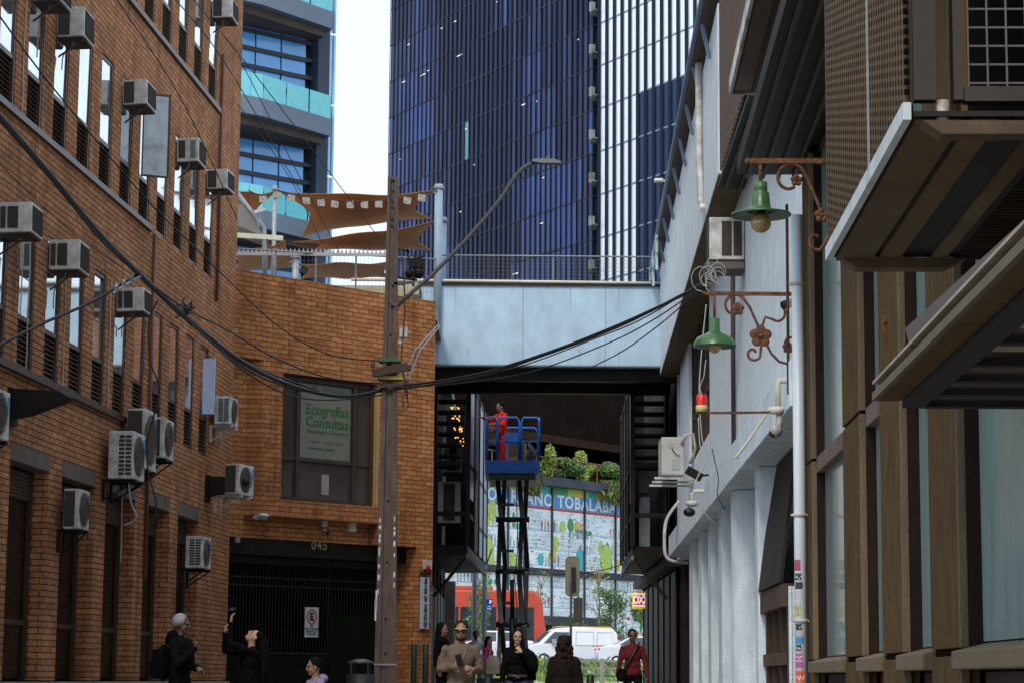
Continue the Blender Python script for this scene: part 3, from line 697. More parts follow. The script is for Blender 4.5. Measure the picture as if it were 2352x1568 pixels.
def steel_box(name, lab, sgn, xa, xb, ytop, side, parent=None):
    """cantilevered steel shop box: xa passage face near, xb wall side"""
    y0, y1 = 50.0, 58.6
    zb = at(1060, 1274, 50).z; zt = at(1060, 850, 50).z
    t = thing(name, lab, 'steel structure', (0, 0, 0))
    dx = .31 if sgn < 0 else .18
    def X(y): return xa + dx * (y - y0) / 8.6
    m = MB(); m.prism([(xb, y0, zb), (X(y0), y0, zb), (X(y1), y1, zb), (xb, y1, zb)], (0, 0, .22)); m.build('floor_slab', steel_d, t)
    m = MB(); m.bar((X(y0) - sgn * .0, y0 - .03, zb - .03), (X(y1), y1, zb - .03), .06, .10); m.build('edge_beam', mat('worn beam', (.2, .17, .14), .8, var=.4), t)
    for y in (50.0, 52.1, 54.3, 56.4, 58.5):
        m = MB(); m.box(X(y) - .05, X(y) + .05, y - .05, y + .05, zb + .22, zt); m.build('post', steel_d, t)
    m = MB(); m.box(xb - .04, xb + .04, y0, y0 + .08, zb + .22, zt); m.build('post', steel_d, t)
    for z in (zb + .9, zb + 2.0, zt - .12):
        m = MB(); m.bar((X(y0), y0 + .02, z), (xb, y0 + .02, z), .08, .1); m.bar((X(y0), y0, z), (X(y1), y1, z), .05, .1); m.build('cross_beam', steel_d, t)
    m = MB(); m.box(min(X(y1), xb), max(X(y1), xb), y1 - .06, y1, zb + .2, zt); m.build('end_wall', steel_d, t)
    sl = MB()
    for i in range(8):
        z = zt - .45 - i * .24; sl.box(min(X(y0), xb) + .05, max(X(y0), xb) - .05 - (.02 * i if sgn < 0 else 0), y0 + .02, y0 + .55, z, z + .05)
    sl.build('louvre', mat('louvre steel', (.02, .016, .014), .7, spec=.15), t)
    for i, (y, m_) in enumerate(((50.1, side), (52.2, steel_d), (54.4, side), (56.5, side))):
        m = MB(); m.prism([(X(y), y + .05, zb + (1.3 if i < 1 else .25)), (X(y + 2), y + 1.95, zb + (1.3 if i < 1 else .25)), (X(y + 2), y + 1.95, zt - .2), (X(y), y + .05, zt - .2)], (.02, 0, 0)); m.build('side_panel', m_, t)
    m = MB(); m.bar((X(y0) , y0 + .1, zb), (xb, y0 + .1, zb - .9), .07); m.bar((X(y0), y0 + .3, zb), (xb, y0 + .3, zb - .9), .05); m.build('strut', steel_d, t)
    return t, zb, zt
pan = mat('bluish translucent panel', (.26, .30, .38), .4, var=.3, streak=3)
xa = at(1073, 1270, 50).x; xb = at(996, 1270, 50).x
t, zb5, zt5 = steel_box('steel_shop_box', 'dark steel framed balcony box hung on the left side of the passage under the footbridge', -1, xa, xb, 0, pan)
xa2 = at(1453, 1270, 50).x; xb2 = at(1533, 1270, 50).x
t2, _, _ = steel_box('steel_shop_box', 'dark steel framed balcony box hung on the right side of the passage under the footbridge', 1, xa2, xb2, 0, pan)
m = MB(); m.box(xb2 - .02, xb2 + .02, 50, 58.6, zb5, zt5); m.build('back_panel', conc_d, t2)
for (u, v0, v1, w_, lab, grp) in ((1031, 1105, 1200, .5, 'upright white outdoor unit low inside the left steel balcony box', 1), (1040, 1020, 1085, .4, 'white outdoor unit high inside the left steel balcony box', 1)):
    a = at(u, v1, 50.8); b = at(u, v0, 50.8); h = b.z - a.z
    t = thing('outdoor_unit', lab, 'air conditioner', (a.x, 50.8, a.z), 0, 'outdoor units in the passage')
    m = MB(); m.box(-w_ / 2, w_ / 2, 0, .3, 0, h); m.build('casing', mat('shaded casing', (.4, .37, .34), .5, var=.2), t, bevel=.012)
    m = MB(); m.box(-w_ / 2 + .12, w_ / 2 - .12, -.006, .005, .05, h - .04); m.build('grille', grille_m, t)
    m = MB(); m.box(-w_ / 2 - .03, w_ / 2 + .03, -.03, .33, -.05, -.002); m.build('bracket', steel_d, t)
for (u0, u1, v0, v1, m_, lab) in ((1470, 1493, 1140, 1255, grey_m, 'tall grey electrical cabinet inside the right steel balcony box'), (1466, 1490, 1085, 1130, conc, 'small grey cupboard above the electrical cabinet in the right box')):
    a = at(u0, v1, 51); b = at(u1, v0, 51)
    t = thing('electrical_cabinet', lab, 'cabinet', (a.x, 51, a.z))
    m = MB(); m.box(0, b.x - a.x, 0, .3, 0, b.z - a.z); m.build('casing', m_, t, bevel=.01)
    m = MB(); m.box(.02, b.x - a.x - .02, -.008, 0, .02, b.z - a.z - .02); m.box(b.x - a.x - .06, b.x - a.x - .04, -.02, -.008, .4, .5); m.build('door', m_, t)
# sparkling string lights deep in the left box (lit)
m = MB(); rr = random.Random(5)
sp_m = mat('warm fairy lights', (.8, .35, .08), .5, emit=(1, .42, .1), es=2.0)
for i in range(70):
    t_ = rr.random(); c = at(1042 + t_ * 14 + rr.uniform(-10, 10), 925 + t_ * 90 + rr.uniform(-8, 8), 53.5); m.ball(c, rr.uniform(.008, .02), 5)
o = m.build('fairy_lights', sp_m); tag(o, 'cluster of glowing orange fairy lights hanging inside the left steel balcony box', 'lights')
m = MB(); m.tube([at(1040, 915, 53.5), at(1045, 960, 53.55), at(1056, 1025, 53.5)], .006, 4); m.build('cord', black, o)

# right-hand passage building
rb = thing('passage_building', 'dark passage building on the right with bronze shopfronts below the steel box', 'building', (0, 0, 0))
m = MB(); m.box(3.62, 10, 47.9, 62, .5, 9.7); m.build('wall', mat('dark brown render', (.1, .08, .07)), rb)
m = MB(); m.box(3.62, 10, 62.02, 62.2, 1, 9.6); m.build('end_wall', conc_d, rb)
for y in (49, 51, 53, 55, 57, 59, 61): 
    m = MB(); m.box(3.52, 3.61, y, y + .12, .9, 4.0); m.build('mullion', bronze, rb)
m = MB(); m.box(3.55, 3.60, 49, 61, 1.1, 3.9); m.build('shop_glass', mat('dusty dark glass', (.02, .014, .011), .5, spec=.2), rb)
m = MB(); m.box(3.3, 3.62, 48.6, 61.5, 3.95, 4.15); m.build('shop_fascia', steel_d, rb)
# illuminated shop sign
a = at(1456, 1395, 60.5); b = at(1500, 1362, 60.5)
t = thing('shop_sign', 'lit red white and yellow box sign reading OXXO at the far right shop', 'sign', (a.x, 60.5, a.z))
w_, h_ = b.x - a.x, b.z - a.z + .04; sy = mat('sign yellow', (.85, .55, .02), .5, emit=(1, .62, .02), es=.35); sr = mat('sign lit red', (.7, .02, .02), .5, emit=(.8, .02, .02), es=.35); sw_ = mat('sign lit white', (.8, .8, .8), .5, emit=(1, 1, 1), es=.6)
m = MB(); m.box(0, w_ + .05, 0, .9, 0, h_); m.build('box', sy, t, bevel=.01)
m = MB(); m.box(-.01, w_, -.01, 0, .045, h_ - .045); m.build('white_band', sw_, t)
m = MB(); m.box(0, w_, -.02, -.01, .08, h_ - .08); m.box(w_ + .05, w_ + .07, 0, .9, .08, h_ - .08); m.build('red_band', sr, t)
text_obj('lettering', 'OXXO', .28, sw_, t, (w_ / 2, -.023, h_ / 2 - .005), (D(90), 0, 0), .003, bold=.008, sx=.66, spacing=.92)
text_obj('lettering', 'OXXO', .26, sw_, t, (w_ + .074, .45, h_ / 2 - .005), (D(90), 0, D(90)), .003, bold=.01, sx=1)

# ------------------------------------------------------------------ roof terrace: sails, posts, bunting
def sail(lab, P, sag, m_=None, n=14):
    """P: four corners in order; edges bow inward"""
    P = [Vector(p) for p in P]; c = sum(P, Vector()) / 4
    def edge(a, b, t, k): 
        p = a.lerp(b, t); return p + (c - p) * (4 * t * (1 - t)) * k
    mb = MB(); g = []
    for i in range(n + 1):
        u = i / n; row = []
        for j in range(n + 1):
            v = j / n
            B = edge(P[0], P[1], u, sag); T = edge(P[3], P[2], u, sag); Lf = edge(P[0], P[3], v, sag * 1.2); Rt = edge(P[1], P[2], v, sag * 1.2)
            q = B * (1 - v) + T * v + Lf * (1 - u) + Rt * u - (P[0] * (1 - u) * (1 - v) + P[1] * u * (1 - v) + P[2] * u * v + P[3] * (1 - u) * v)
            q = q + Vector((0, 0, .03 * math.sin(u * 9 + v * 4)))
            row.append(mb.b.verts.new(q))
        g.append(row)
    for i in range(n):
        for j in range(n):
            f = mb.b.faces.new([g[i][j], g[i + 1][j], g[i + 1][j + 1], g[i][j + 1]]); f.smooth = True
    o = mb.build('shade_sail', m_ or mat('tan shade cloth', (.42, .20, .065), .85, var=.15, scale=3))
    s = o.modifiers.new('s', 'SOLIDIFY'); s.thickness = .012
    return tag(o, lab, 'shade sail', 'shade sails over the roof terrace')
sail('large tan shade sail with bunting along its curved top edge', [at(690, 545, 55), at(990, 503, 56), at(1004, 437, 48), at(640, 437, 48)], .22)
sail('thin tan shade sail stretched just below the large one', [at(720, 577, 54), at(990, 576, 55), at(1002, 508, 48.5), at(672, 553, 48.5)], .2)
sail('lowest tan shade sail seen through the mesh railing', [at(690, 640, 54), at(900, 640, 54), at(905, 600, 48.5), at(690, 604, 48.5)], .15)
sail('brown shade sail piece at the left beside the brick wall', [at(535, 630, 53), at(700, 612, 53), at(655, 553, 47.5), at(535, 578, 47.5)], .15)
sail('small tan sail corner hanging above the steel roof at left', [at(530, 480, 50), at(570, 520, 50), at(640, 437, 48), at(530, 430, 48)], .3)
for (u, v, y, r_, m_, lab) in ((632, 427, 47.9, .05, grey_m, 'slim pale post carrying the left corner of the sails'), (1008, 424, 47.9, .09, mat('blue grey post', (.26, .34, .42), .5), 'thick pale blue post carrying the right corner of the sails'), (680, 583, 46.6, .07, grey_m, 'short pale post behind the terrace railing'), (1016, 500, 48.6, .10, mat('blue grey post', (.4, .5, .6)), 'second pale blue post leaning against the thick one by the footbridge')):
    p = at(u, v, y); t = thing('sail_post', lab, 'post', (p.x, y, ztop - .1))
    m = MB(); h = p.z - ztop + .1; m.tube([(0, 0, 0), (0, 0, h)], r_, 10); m.build('shaft', m_, t)
    m = MB(); m.box(-r_ - .02, r_ + .02, -r_ - .02, r_ + .02, h - .1, h - .06); m.tube([(-.02, -r_, h - .15), (-.12, -r_, h - .2)], .012, 5); m.build('fitting', steel_g, t)
# bunting
bt = thing('bunting', 'string of small white patterned paper flags along the top of the large sail', 'bunting', (0, 0, 0))
pts = []
for i in range(27):
    q = i / 26; u = 570 + (1003 - 570) * q; v = 437 + 25 * 4 * max(0, (u - 635) / 370) * (1 - max(0, (u - 635) / 370)) if u > 635 else 437 + 12 * math.sin((u - 570) / 65 * math.pi)
    pts.append(at(u, v, 47.8))
m = MB(); m.tube(pts, .012, 5); m.build('cord', mat('dark cord', (.05, .03, .02)), bt)
fm = mat('paper flag', (.42, .40, .36), .8, var=.5, scale=25, dirt=(.12, .10, .09))
for i in range(2, 26, 2):
    p = pts[i]; m = MB(); s_ = .08; a = rnd.uniform(-.2, .2)
    m.prism([p + Vector((-s_, a * .1, -.01)), p + Vector((s_, -a * .1, -.01)), p + Vector((s_ * .95 + a * .1, -a * .1 + .02, -.16)), p + Vector((-s_ * .95 + a * .1, a * .1 + .02, -.15))], (0, .006, 0)); m.build('flag', fm, bt)
# toothed gutter edge & little steel roof at left
t = thing('toothed_trim', 'long pale trim with upright teeth running along the terrace railing', 'trim', (at(536, 578, 45.9).x, 45.9, at(536, 580, 45.9).z))
L_ = at(890, 578, 45.9).x - at(536, 578, 45.9).x; m = MB(); m.box(0, L_, -.02, .02, -.06, 0)
for i in range(36): x = L_ * i / 36; m.prism([(x, 0, 0), (x + L_ / 50, 0, 0), (x + L_ / 100, 0, .10)], (0, .01, 0))
m.build('teeth', mat('trim grey', (.38, .36, .36), .6), t)
t = thing('steel_canopy', 'small curved steel canopy roof on the terrace beside the brown brick wall', 'canopy', (0, 0, 0))
y = 46.8
m = MB(); m.tube([at(542, 440, y), at(580, 490, y), at(607, 525, y), at(608, 570, y), at(608, 640, y)], .05, 8); m.build('arched_post', steel_g, t)
m = MB(); m.prism([at(530, 470, y), at(560, 470, y), at(605, 535, y), at(600, 540, y), at(530, 512, y)], (0, 1.5, 0)); m.build('roof_sheet', mat('grey roof sheet', (.20, .19, .18), .6), t)
m = MB(); m.bar(at(530, 540, y), at(650, 548, y), .1); m.build('beam', cream, t)
t = thing('terrace_floodlight', 'small white floodlight on a bracket near the slim sail post', 'light', at(585, 488, 46.7))
m = MB(); m.bar((0, 0, 0), (.22, 0, .07), .07); m.build('lamp_head', white_m, t); m = MB(); m.bar((.02, 0, -.04), (.1, 0, -.3), .03); m.build('bracket', steel_g, t)
# ------------------------------------------------------------------ towers
tg_b = mat('pale blue tower glass', (.10, .36, .74), .15, metal=.0, var=.25, scale=.25, spec=.9, rvar=.03)
tg_t = mat('turquoise balustrade glass', (.18, .62, .68), .1, var=.1, spec=.8)
navy = mat('navy cladding', (.012, .018, .045), .5, var=.3, scale=.2)
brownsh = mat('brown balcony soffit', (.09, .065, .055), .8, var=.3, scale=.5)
greyf = mat('grey slab fascia', (.15, .19, .25), .6, var=.15, scale=.4)
FT = Frame(at(690, 800, 140).x, 140, 1.2)
ta = thing('glass_tower', 'left glass tower with pale blue windows and hexagonal turquoise balconies', 'tower', FT.o, FT.rot)
zT = FT.loc(690, -60)[1]
xl = FT.loc(480, 300)[0]
m = MB(); m.box(xl, 0, .3, 12, 3, zT); m.build('core', navy, ta)
vrows = [78, 117, 158, 198, 237, 285, 340, 375, 412, 450, 490, 530, 570, 610]
fl = [FT.loc(690, v)[1] for v in range(-30, 760, 0 + 40)]
fz = zT; dz = FT.loc(690, 100)[1] - FT.loc(690, 140)[1]
z = 20; k = 0
gl = MB()
x0 = xl; px_ = 1.9
nrow = int((zT - 12) / dz)
fr_ = MB()
for i in range(nrow):
    za = zT - (i + 1) * dz
    xx = 0
    while xx > xl:
        gl.prism([(xx - px_ + .06, .0 + rnd.uniform(0, .03), za + .2), (xx - .06, .0 + rnd.uniform(0, .03), za + .2), (xx - .06, .05, za + dz - .03), (xx - px_ + .06, .05, za + dz - .03)], (0, .1, 0)); xx -= px_
    fr_.box(xl, .6, -.12, .25, za - .05, za + .2)
gl.build('window_band', tg_b, ta); fr_.build('ledge', mat('dark ledge', (.02, .025, .035), .5), ta)
m = MB(); sd_ = FT.loc(742, 300)[0]
m.box(0, sd_ * .35, .4, 12, 3, zT); m.build('recess_wall', mat('dark recess', (.012, .014, .022), .7), ta)
m = MB(); m.box(sd_ * .35, sd_ - .02, -.6, 12, 3, zT); m.build('side_wall', mat('slate cladding', (.03, .045, .08), .5, var=.2, scale=.2), ta)
m = MB()
for j in range(2):
    x = sd_ + .05 + j * .3
    for i in range(16): m.box(x, x + .15, -.5, -.3, 5 + i * 4.6, 5 + i * 4.6 + 4.45)
m.build('edge_glass', mat('edge glass', (.35, .62, .9), .15, var=.15, scale=.3), ta)
def balcony(v_slab):
    zc = FT.loc(600, v_slab)[1]
    pts = [(xl, -.0), (xl, -3.1), (xl + 6.0 if 0 else FT.loc(600, v_slab, -3)[0], -3.1), (sd_ * .62, -1.6), (sd_ * .85, .2)]
    m = MB(); m.prism([(x, y, zc) for x, y in pts], (0, 0, 1.1)); b = m.build('balcony', greyf, ta)
    inn = [(xl, 0), (xl, -2.4), (pts[2][0] - .2, -2.4), (sd_ * .35, -1.2), (sd_ * .3, .2)]
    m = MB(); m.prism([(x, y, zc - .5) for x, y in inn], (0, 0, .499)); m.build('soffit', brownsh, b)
    m = MB()
    for (a, c) in ((pts[1], pts[2]), (pts[2], pts[3]), (pts[3], pts[4])):
        n_ = max(2, int((Vector((*c, 0)) - Vector((*a, 0))).length / 2.0))
        for i in range(n_):
            p = Vector((*a, 0)).lerp(Vector((*c, 0)), i / n_ + .01); q = Vector((*a, 0)).lerp(Vector((*c, 0)), (i + 1) / n_ - .01)
            m.prism([(p.x, p.y, zc + 1.1), (q.x, q.y, zc + 1.1), (q.x, q.y, zc + 2.55), (p.x, p.y, zc + 2.55)], (.02, .06, 0))
    m.build('glass_rail', tg_t, b)
for v in (300, 50, 550): balcony(v)

def fin_tower(name, lab, u0, y0, b, u1, z0v, z1, glass, fin_w, fin_n, fin_d, floors, line_m, fin_m, seed, depth=10, lit=None, tilt=1.2):
    r_ = ray(u0, 700); F = Frame(r_.x * y0, y0, b)
    # facade runs from far left to near right: direction is reversed along -d
    rr = ray(u1, 700); t_ = None
    O = F.o; d = -F.d
    # intersection of (O + d*s) with vertical plane through ray u1
    nrm = Vector((rr.y, -rr.x, 0)); s = -(O.dot(nrm)) / d.dot(nrm)
    t = thing(name, lab, 'tower', O, math.atan2(d.y, d.x))
    Lf = s
    z0 = 4
    m = MB(); m.box(0, Lf, .25, depth, z0, z1); m.build('core', navy, t)
    g = MB(); rq = random.Random(seed)
    dzf = (z1 - z0) / floors
    for i in range(floors):
        for j in range(fin_n):
            xa_, xb_ = Lf * j / fin_n, Lf * (j + 1) / fin_n
            za, zb = z0 + i * dzf, z0 + (i + 1) * dzf
            g.mi = glass[1](i, j, rq)
            k1, k2 = rq.uniform(-.006, .006) * tilt, rq.uniform(-.01, .01) * tilt
            g.face([(xa_ + .02, k1, za + .06), (xb_ - .02, -k1, za + .06), (xb_ - .02, -k1 + k2, zb - .06), (xa_ + .02, k1 + k2, zb - .06)])
    g.build('glazing', glass[0], t)
    g = MB()
    for i in range(floors + 1): g.box(0, Lf, -.03, .24, z0 + i * dzf - .055, z0 + i * dzf + .055)
    g.build('floor_line', line_m, t)
    g = MB()
    for j in range(fin_n + 1):
        x = Lf * j / fin_n; g.box(x - fin_w / 2, x + fin_w / 2, -fin_d, -.031, z0, z1)
    g.build('fins', fin_m, t)
    if lit:
        g = MB(); rq = random.Random(seed + 5)
        for i in range(lit):
            x = rq.uniform(0, Lf - .7); f = rq.randrange(floors); z = z0 + (f + 1) * dzf - .5 - rq.random() * .4; w_ = rq.choice((.25, .5, .8))
            g.box(x, x + w_, -.02, -.012, z, z + .06)
        g.build('ceiling_lights', mat('ceiling light', (.8, .7, .5), .5, emit=(1, .8, .55), es=.8), t)
    return t, F, Lf, dzf, z0
nb = [mat('navy glass', (.006, .014, .065), .2, var=.6, scale=.12, spec=.25, rvar=.05), mat('blue glass', (.012, .038, .17), .2, var=.5, scale=.15, spec=.35, rvar=.05), mat('black blue glass', (.003, .006, .032), .2, var=.4, scale=.1, spec=.15), mat('pale lit glass', (.10, .28, .30), .2, var=.3)]
def pick(i, j, r):
    a = noise.noise(Vector((j * .11 + 3, i * .16, 1.5))) + .35 * noise.noise(Vector((j * .9, i * .07, 7))) + r.uniform(-.16, .16)
    return 3 if r.random() < .003 else (1 if a > .10 else (2 if a < -.18 else 0))
zTop = at(1000, -80, 176).z
tB, FB, LB, dzB, z0B = fin_tower('office_tower', 'dark navy glass office tower with vertical fins in the centre', 888, 176, -.57, 1362, 0, zTop + 8, (nb, pick), .07, 44, .07, 21, mat('bronze floor line', (.035, .036, .05), .6, var=.7, scale=.15, spec=.2), mat('navy fin', (.005, .009, .042), .7, spec=.08), 4, lit=60)
# stacked little balconies on the tower's right edge
for i in range(int((zTop) / dzB)):
    g = MB(); z = z0B + (i + .2) * dzB
    g.prism([(LB + .02, -.3, z), (LB + .7, -.5, z + .25), (LB + .7, 0, z + .25), (LB + .02, .2, z)], (0, 0, .05))
    g.box(LB + .05, LB + .35, -.4, -.1, z + .25, z + .9)
    g.build('edge_balcony', mat('pale edge', (.22, .26, .24), .6, var=.6, scale=.8), tB)
mirror = mat('pale sky glass', (.93, .96, 1.0), .42, metal=.55, var=.02, scale=.3, spec=1.0, rvar=.04)  # pale base colour stands in for much of the reflected sky
refl_dark = mat('dark blue painted reflection', (.010, .026, .085), .3, var=.3, scale=.1, spec=.2)  # reflection of a dark building, put into the panel colour
shp = {0: 12, 1: 13}
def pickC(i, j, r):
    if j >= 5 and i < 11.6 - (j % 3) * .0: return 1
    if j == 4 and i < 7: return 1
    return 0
tC, FC, LC, dzC, z0C = fin_tower('office_tower', 'mirror glass office tower with bold dark fins reflecting the pale sky', 1376, 148.8, -.57, 1640, 0, zTop + 2, ([mirror, refl_dark], pickC), .36, 14, .06, 19, mat('thin seam', (.18, .25, .34), .5), mat('dark fin', (.010, .017, .04), .7, spec=.15), 9, depth=2.5, tilt=.3)

# ------------------------------------------------------------------ far market building with mural, terrace and planting
F4 = Frame(at(1115, 1200, 124).x, 124, .75)
mk = thing('market_building', 'far market hall with a colourful illustrated wall, planted terrace and dark overhang', 'building', F4.o, F4.rot)
zA = F4.loc(1200, 1108)[1]; zg0 = 2.0
z_t0 = F4.loc(1250, 1095)[1]; z_s0 = F4.loc(1250, 1012, 1.5)[1]; z_s1 = F4.loc(1150, 868, 1.5)[1]
XA, XB = -14, 26
dk = mat('dark slab', (.011, .007, .005), .95, var=.4, scale=.4, spec=.05)
m = MB(); m.box(XA, XB, 1.6, 14, z_s0 + .4, z_s1 + .6); m.build('overhang', dk, mk)
m = MB(); m.box(XA, XB, 1.5, 1.7, z_s0 - .05, z_s0 + .4); m.build('overhang_edge', mat('brown edge', (.032, .018, .010), .9, spec=.1), mk)
m = MB(); m.box(XA, XB, 6, 6.3, z_t0, z_s0 + .4); m.build('terrace_back_wall', dark_in, mk)
m = MB(); m.box(XA, XB, -.6, 6, z_t0 - .5, z_t0); m.build('terrace_floor', mat('slate fascia', (.05, .055, .075), .7), mk)
m = MB(); m.tube([(XA, -.4, z_t0 + 1.05), (XB, -.4, z_t0 + 1.05)], .05, 6)
for i in range(20): m.bar((XA + 2 * i, -.4, z_t0), (XA + 2 * i, -.4, z_t0 + 1.05), .05)
m.build('terrace_rail', mat('copper rail', (.2, .09, .06), .5), mk)
# mural wall
mur = mat('mural white', (.74, .84, .88), .7, var=.05, scale=.5)
cols = [mur, mat('mural blue', (.10, .30, .60), .7), mat('mural lime', (.40, .58, .12), .7), mat('mural green', (.05, .30, .08), .6), mat('mural teal', (.04, .42, .48), .6), mat('mural grey line', (.26, .36, .42), .7), mat('mural red', (.5, .06, .04), .6), mat('mural yellow', (.6, .5, .05), .6), mat('mural ink', (.12, .15, .19), .7)]
m = MB(); zb0 = F4.loc(1200, 1158)[1]; zb1 = F4.loc(1200, 1126)[1]
m.box(XA, XB, 0, .3, zg0, z_t0 - .51)
rq = random.Random(21)
def blob(cx_, cz, rx, rz, mi, y=-.006, n=14):
    m.mi = mi
    ph = rq.random() * 6
    m.face([(cx_ + rx * math.cos(a * 2 * math.pi / n) * (1 + .14 * math.sin(a * 2.3 + ph)), y, cz + rz * math.sin(a * 2 * math.pi / n) * (1 + .14 * math.cos(a * 3.1 + ph))) for a in range(n)])
def rect(x0, x1, z0, z1, mi, y=-.006): m.mi = mi; m.face([(x0, y, z0), (x1, y, z0), (x1, y, z1), (x0, y, z1)])
rect(XA, XB, zb0, zb1, 1, -.012); rect(XA, XB, zb0 - .14, zb0 - .01, 6, -.012)
x = XA
while x < XB:
    blob(x, zb1 + .12, rq.uniform(.4, .9), rq.uniform(.3, .8), rq.choice((2, 2, 3, 4, 7)), -.004 - rq.random() * .004); x += rq.uniform(.4, 1.0)
def figure(x, z, h):
    m.mi = 8; rect(x - h * .10, x - h * .03, z, z + h * .45, rq.choice((8, 1, 5)), -.012); rect(x + h * .02, x + h * .09, z, z + h * .43, rq.choice((8, 1, 5)), -.012)
    rect(x - h * .12, x + h * .12, z + h * .45, z + h * .8, rq.choice((2, 4, 6, 7, 1)), -.013); blob(x, z + h * .88, h * .09, h * .1, rq.choice((8, 7, 8)), -.014, 8)
lines = [zb0 - 2.2, zb0 - 4.3, zb0 - 6.3, zb0 - 8.3]
zz = zb0 - .3
zdark = F4.loc(1250, 1311)[1]
rows = 0; zc = zb0 - .2
while zc > zg0 + .3:
    hrow = rq.uniform(.75, 1.25); zc -= hrow
    if rq.random() < .8: rect(XA, XB, zc, zc + .035, 5, -.005)
    x = XA
    while x < XB:
        k = rq.random(); wd = rq.uniform(.35, 1.5)
        if k < .30:      # small facade with lines of windows
            nx_ = max(2, int(wd / .16))
            for a in range(nx_): rect(x + a * .16, x + a * .16 + .022, zc + .05, zc + hrow * .9, 5, -.007)
            for a in range(rq.randrange(2, 5)): z_ = zc + .1 + a * hrow * .2; rect(x, x + wd, z_, z_ + .02, 5, -.008)
        elif k < .55:
            for a in range(int(wd / .3) + 1): figure(x + .1 + a * .3, zc + .04, rq.uniform(.4, .62))
        elif k < .68: blob(x + wd / 2, zc + hrow * .4, wd * .28, hrow * .4, rq.choice((2, 3, 4, 2, 7)), -.010)
        elif k < .76:
            for a in range(4): blob(x + rq.random() * wd, zc + .15, .18, .14, rq.choice((2, 3, 4)), -.009 - rq.random() * .002, 9)
        elif k < .84: rect(x, x + wd * .7, zc + hrow * .6, zc + hrow * .75, rq.choice((4, 5, 6, 1, 3)), -.009)
        for a in range(11): rect_x = x + rq.random() * wd; z_ = zc + rq.random() * hrow; rect(rect_x, rect_x + rq.uniform(.05, .3), z_, z_ + .025, rq.choice((5, 5, 8, 3, 6)), -.011)
        x += wd * .8 + .05
for (u, v, rx, rz, c) in ((1392, 1285, .6, .95, 2), (1120, 1275, .6, 1.1, 2), (1130, 1170, .4, .6, 2), (1270, 1272, .3, .45, 7), (1332, 1285, .42, .7, 4), (1310, 1205, .3, .35, 3), (1292, 1208, .3, .3, 2), (1326, 1208, .3, .3, 7), (1180, 1290, .35, .45, 2), (1455, 1200, .5, .5, 3)):
    X_, Z_ = F4.loc(u, v); blob(X_, Z_, rx, rz, 8, -.016); blob(X_, Z_, rx * .94, rz * .94, c, -.018); rect(X_ - .05, X_ + .05, Z_ - rz - .4, Z_ - rz * .9, c, -.017)
m.build('mural_wall', cols, mk)
m = MB()
for u in (1165, 1203, 1266, 1341, 1412, 1480): X_ = F4.loc(u, 1250)[0]; m.box(X_ - .06, X_ + .06, -.1, -.03, zg0, z_t0 - .52)
m.box(XA, XB, -.14, -.03, zdark - .22, zdark + .16)
X0, X1 = F4.loc(1200, 1420)[0], F4.loc(1390, 1430)[0]; zd = F4.loc(1290, 1428)[1]; m.box(X0, X1, -.5, -.03, zd - .2, zd + .3)
for u in (1206, 1256, 1305, 1385): X_ = F4.loc(u, 1450)[0]; m.box(X_ - .08, X_ + .08, -.16, -.03, zg0, zd - .2)
m.build('panel_joints', mat('dark joint', (.03, .03, .04), .6), mk)
hx = F4.loc(1414, 1152)
text_obj('lettering', 'MERCADO URBANO TOBALABA', .96, mat('mural lettering white', (.75, .8, .82), .6), mk, (hx[0], -.03, (zb0 + zb1) / 2 - .02), (D(90), 0, 0), .005, align='RIGHT', bold=.022, sx=1.12, spacing=1.12)
text_obj('small_lettering', 'TIENDAS\nY TALLERES', .3, cols[8], mk, (F4.loc(1333, 1226)[0], -.03, F4.loc(1333, 1226)[1]), (D(90), 0, 0), .004)
for i, ch in enumerate('TOBALABA'): text_obj('small_lettering', ch, .26, cols[8], mk, (F4.loc(1307, 1226)[0], -.03, F4.loc(1307, 1215)[1] - i * .33), (D(90), 0, 0), .004)

# planting on the terrace
lf1, lf2, lf3 = mat('leaf green', (.13, .23, .05), .6, var=.3), mat('leaf dark', (.05, .11, .035), .6, var=.3), mat('leaf yellow green', (.36, .42, .06), .6, var=.3)
def shrub(name, lab, cat, c, rad, n, size, ms, grp=None, trunk=None, clumps=6):
    t = thing(name, lab, cat, (c.x, c.y, c.z), 0, grp); m = MB(); r_ = random.Random(int(c.x * 100) + n)
    for i in range(clumps):
        o = Vector((r_.uniform(-.6, .6) * rad[0], r_.uniform(-.6, .6) * rad[1], r_.uniform(.2, 1.5) * rad[2]))
        leaves(m, o, (rad[0] * .5, rad[1] * .5, rad[2] * .45), n // clumps, size, r=r_, mats=len(ms))
    m.build('foliage', ms, t)
    m = MB()
    for i in range(4): m.tube([(0, 0, -(trunk or .05)), (r_.uniform(-.05, .05), 0, rad[2] * .4), (r_.uniform(-.5, .5) * rad[0], 0, rad[2] * 1.2)], [.05, .04, .015], 5)
    m.build('stem', mat('bark', (.10, .065, .04), .9), t); return t
G1 = 'shrubs on the market terrace'
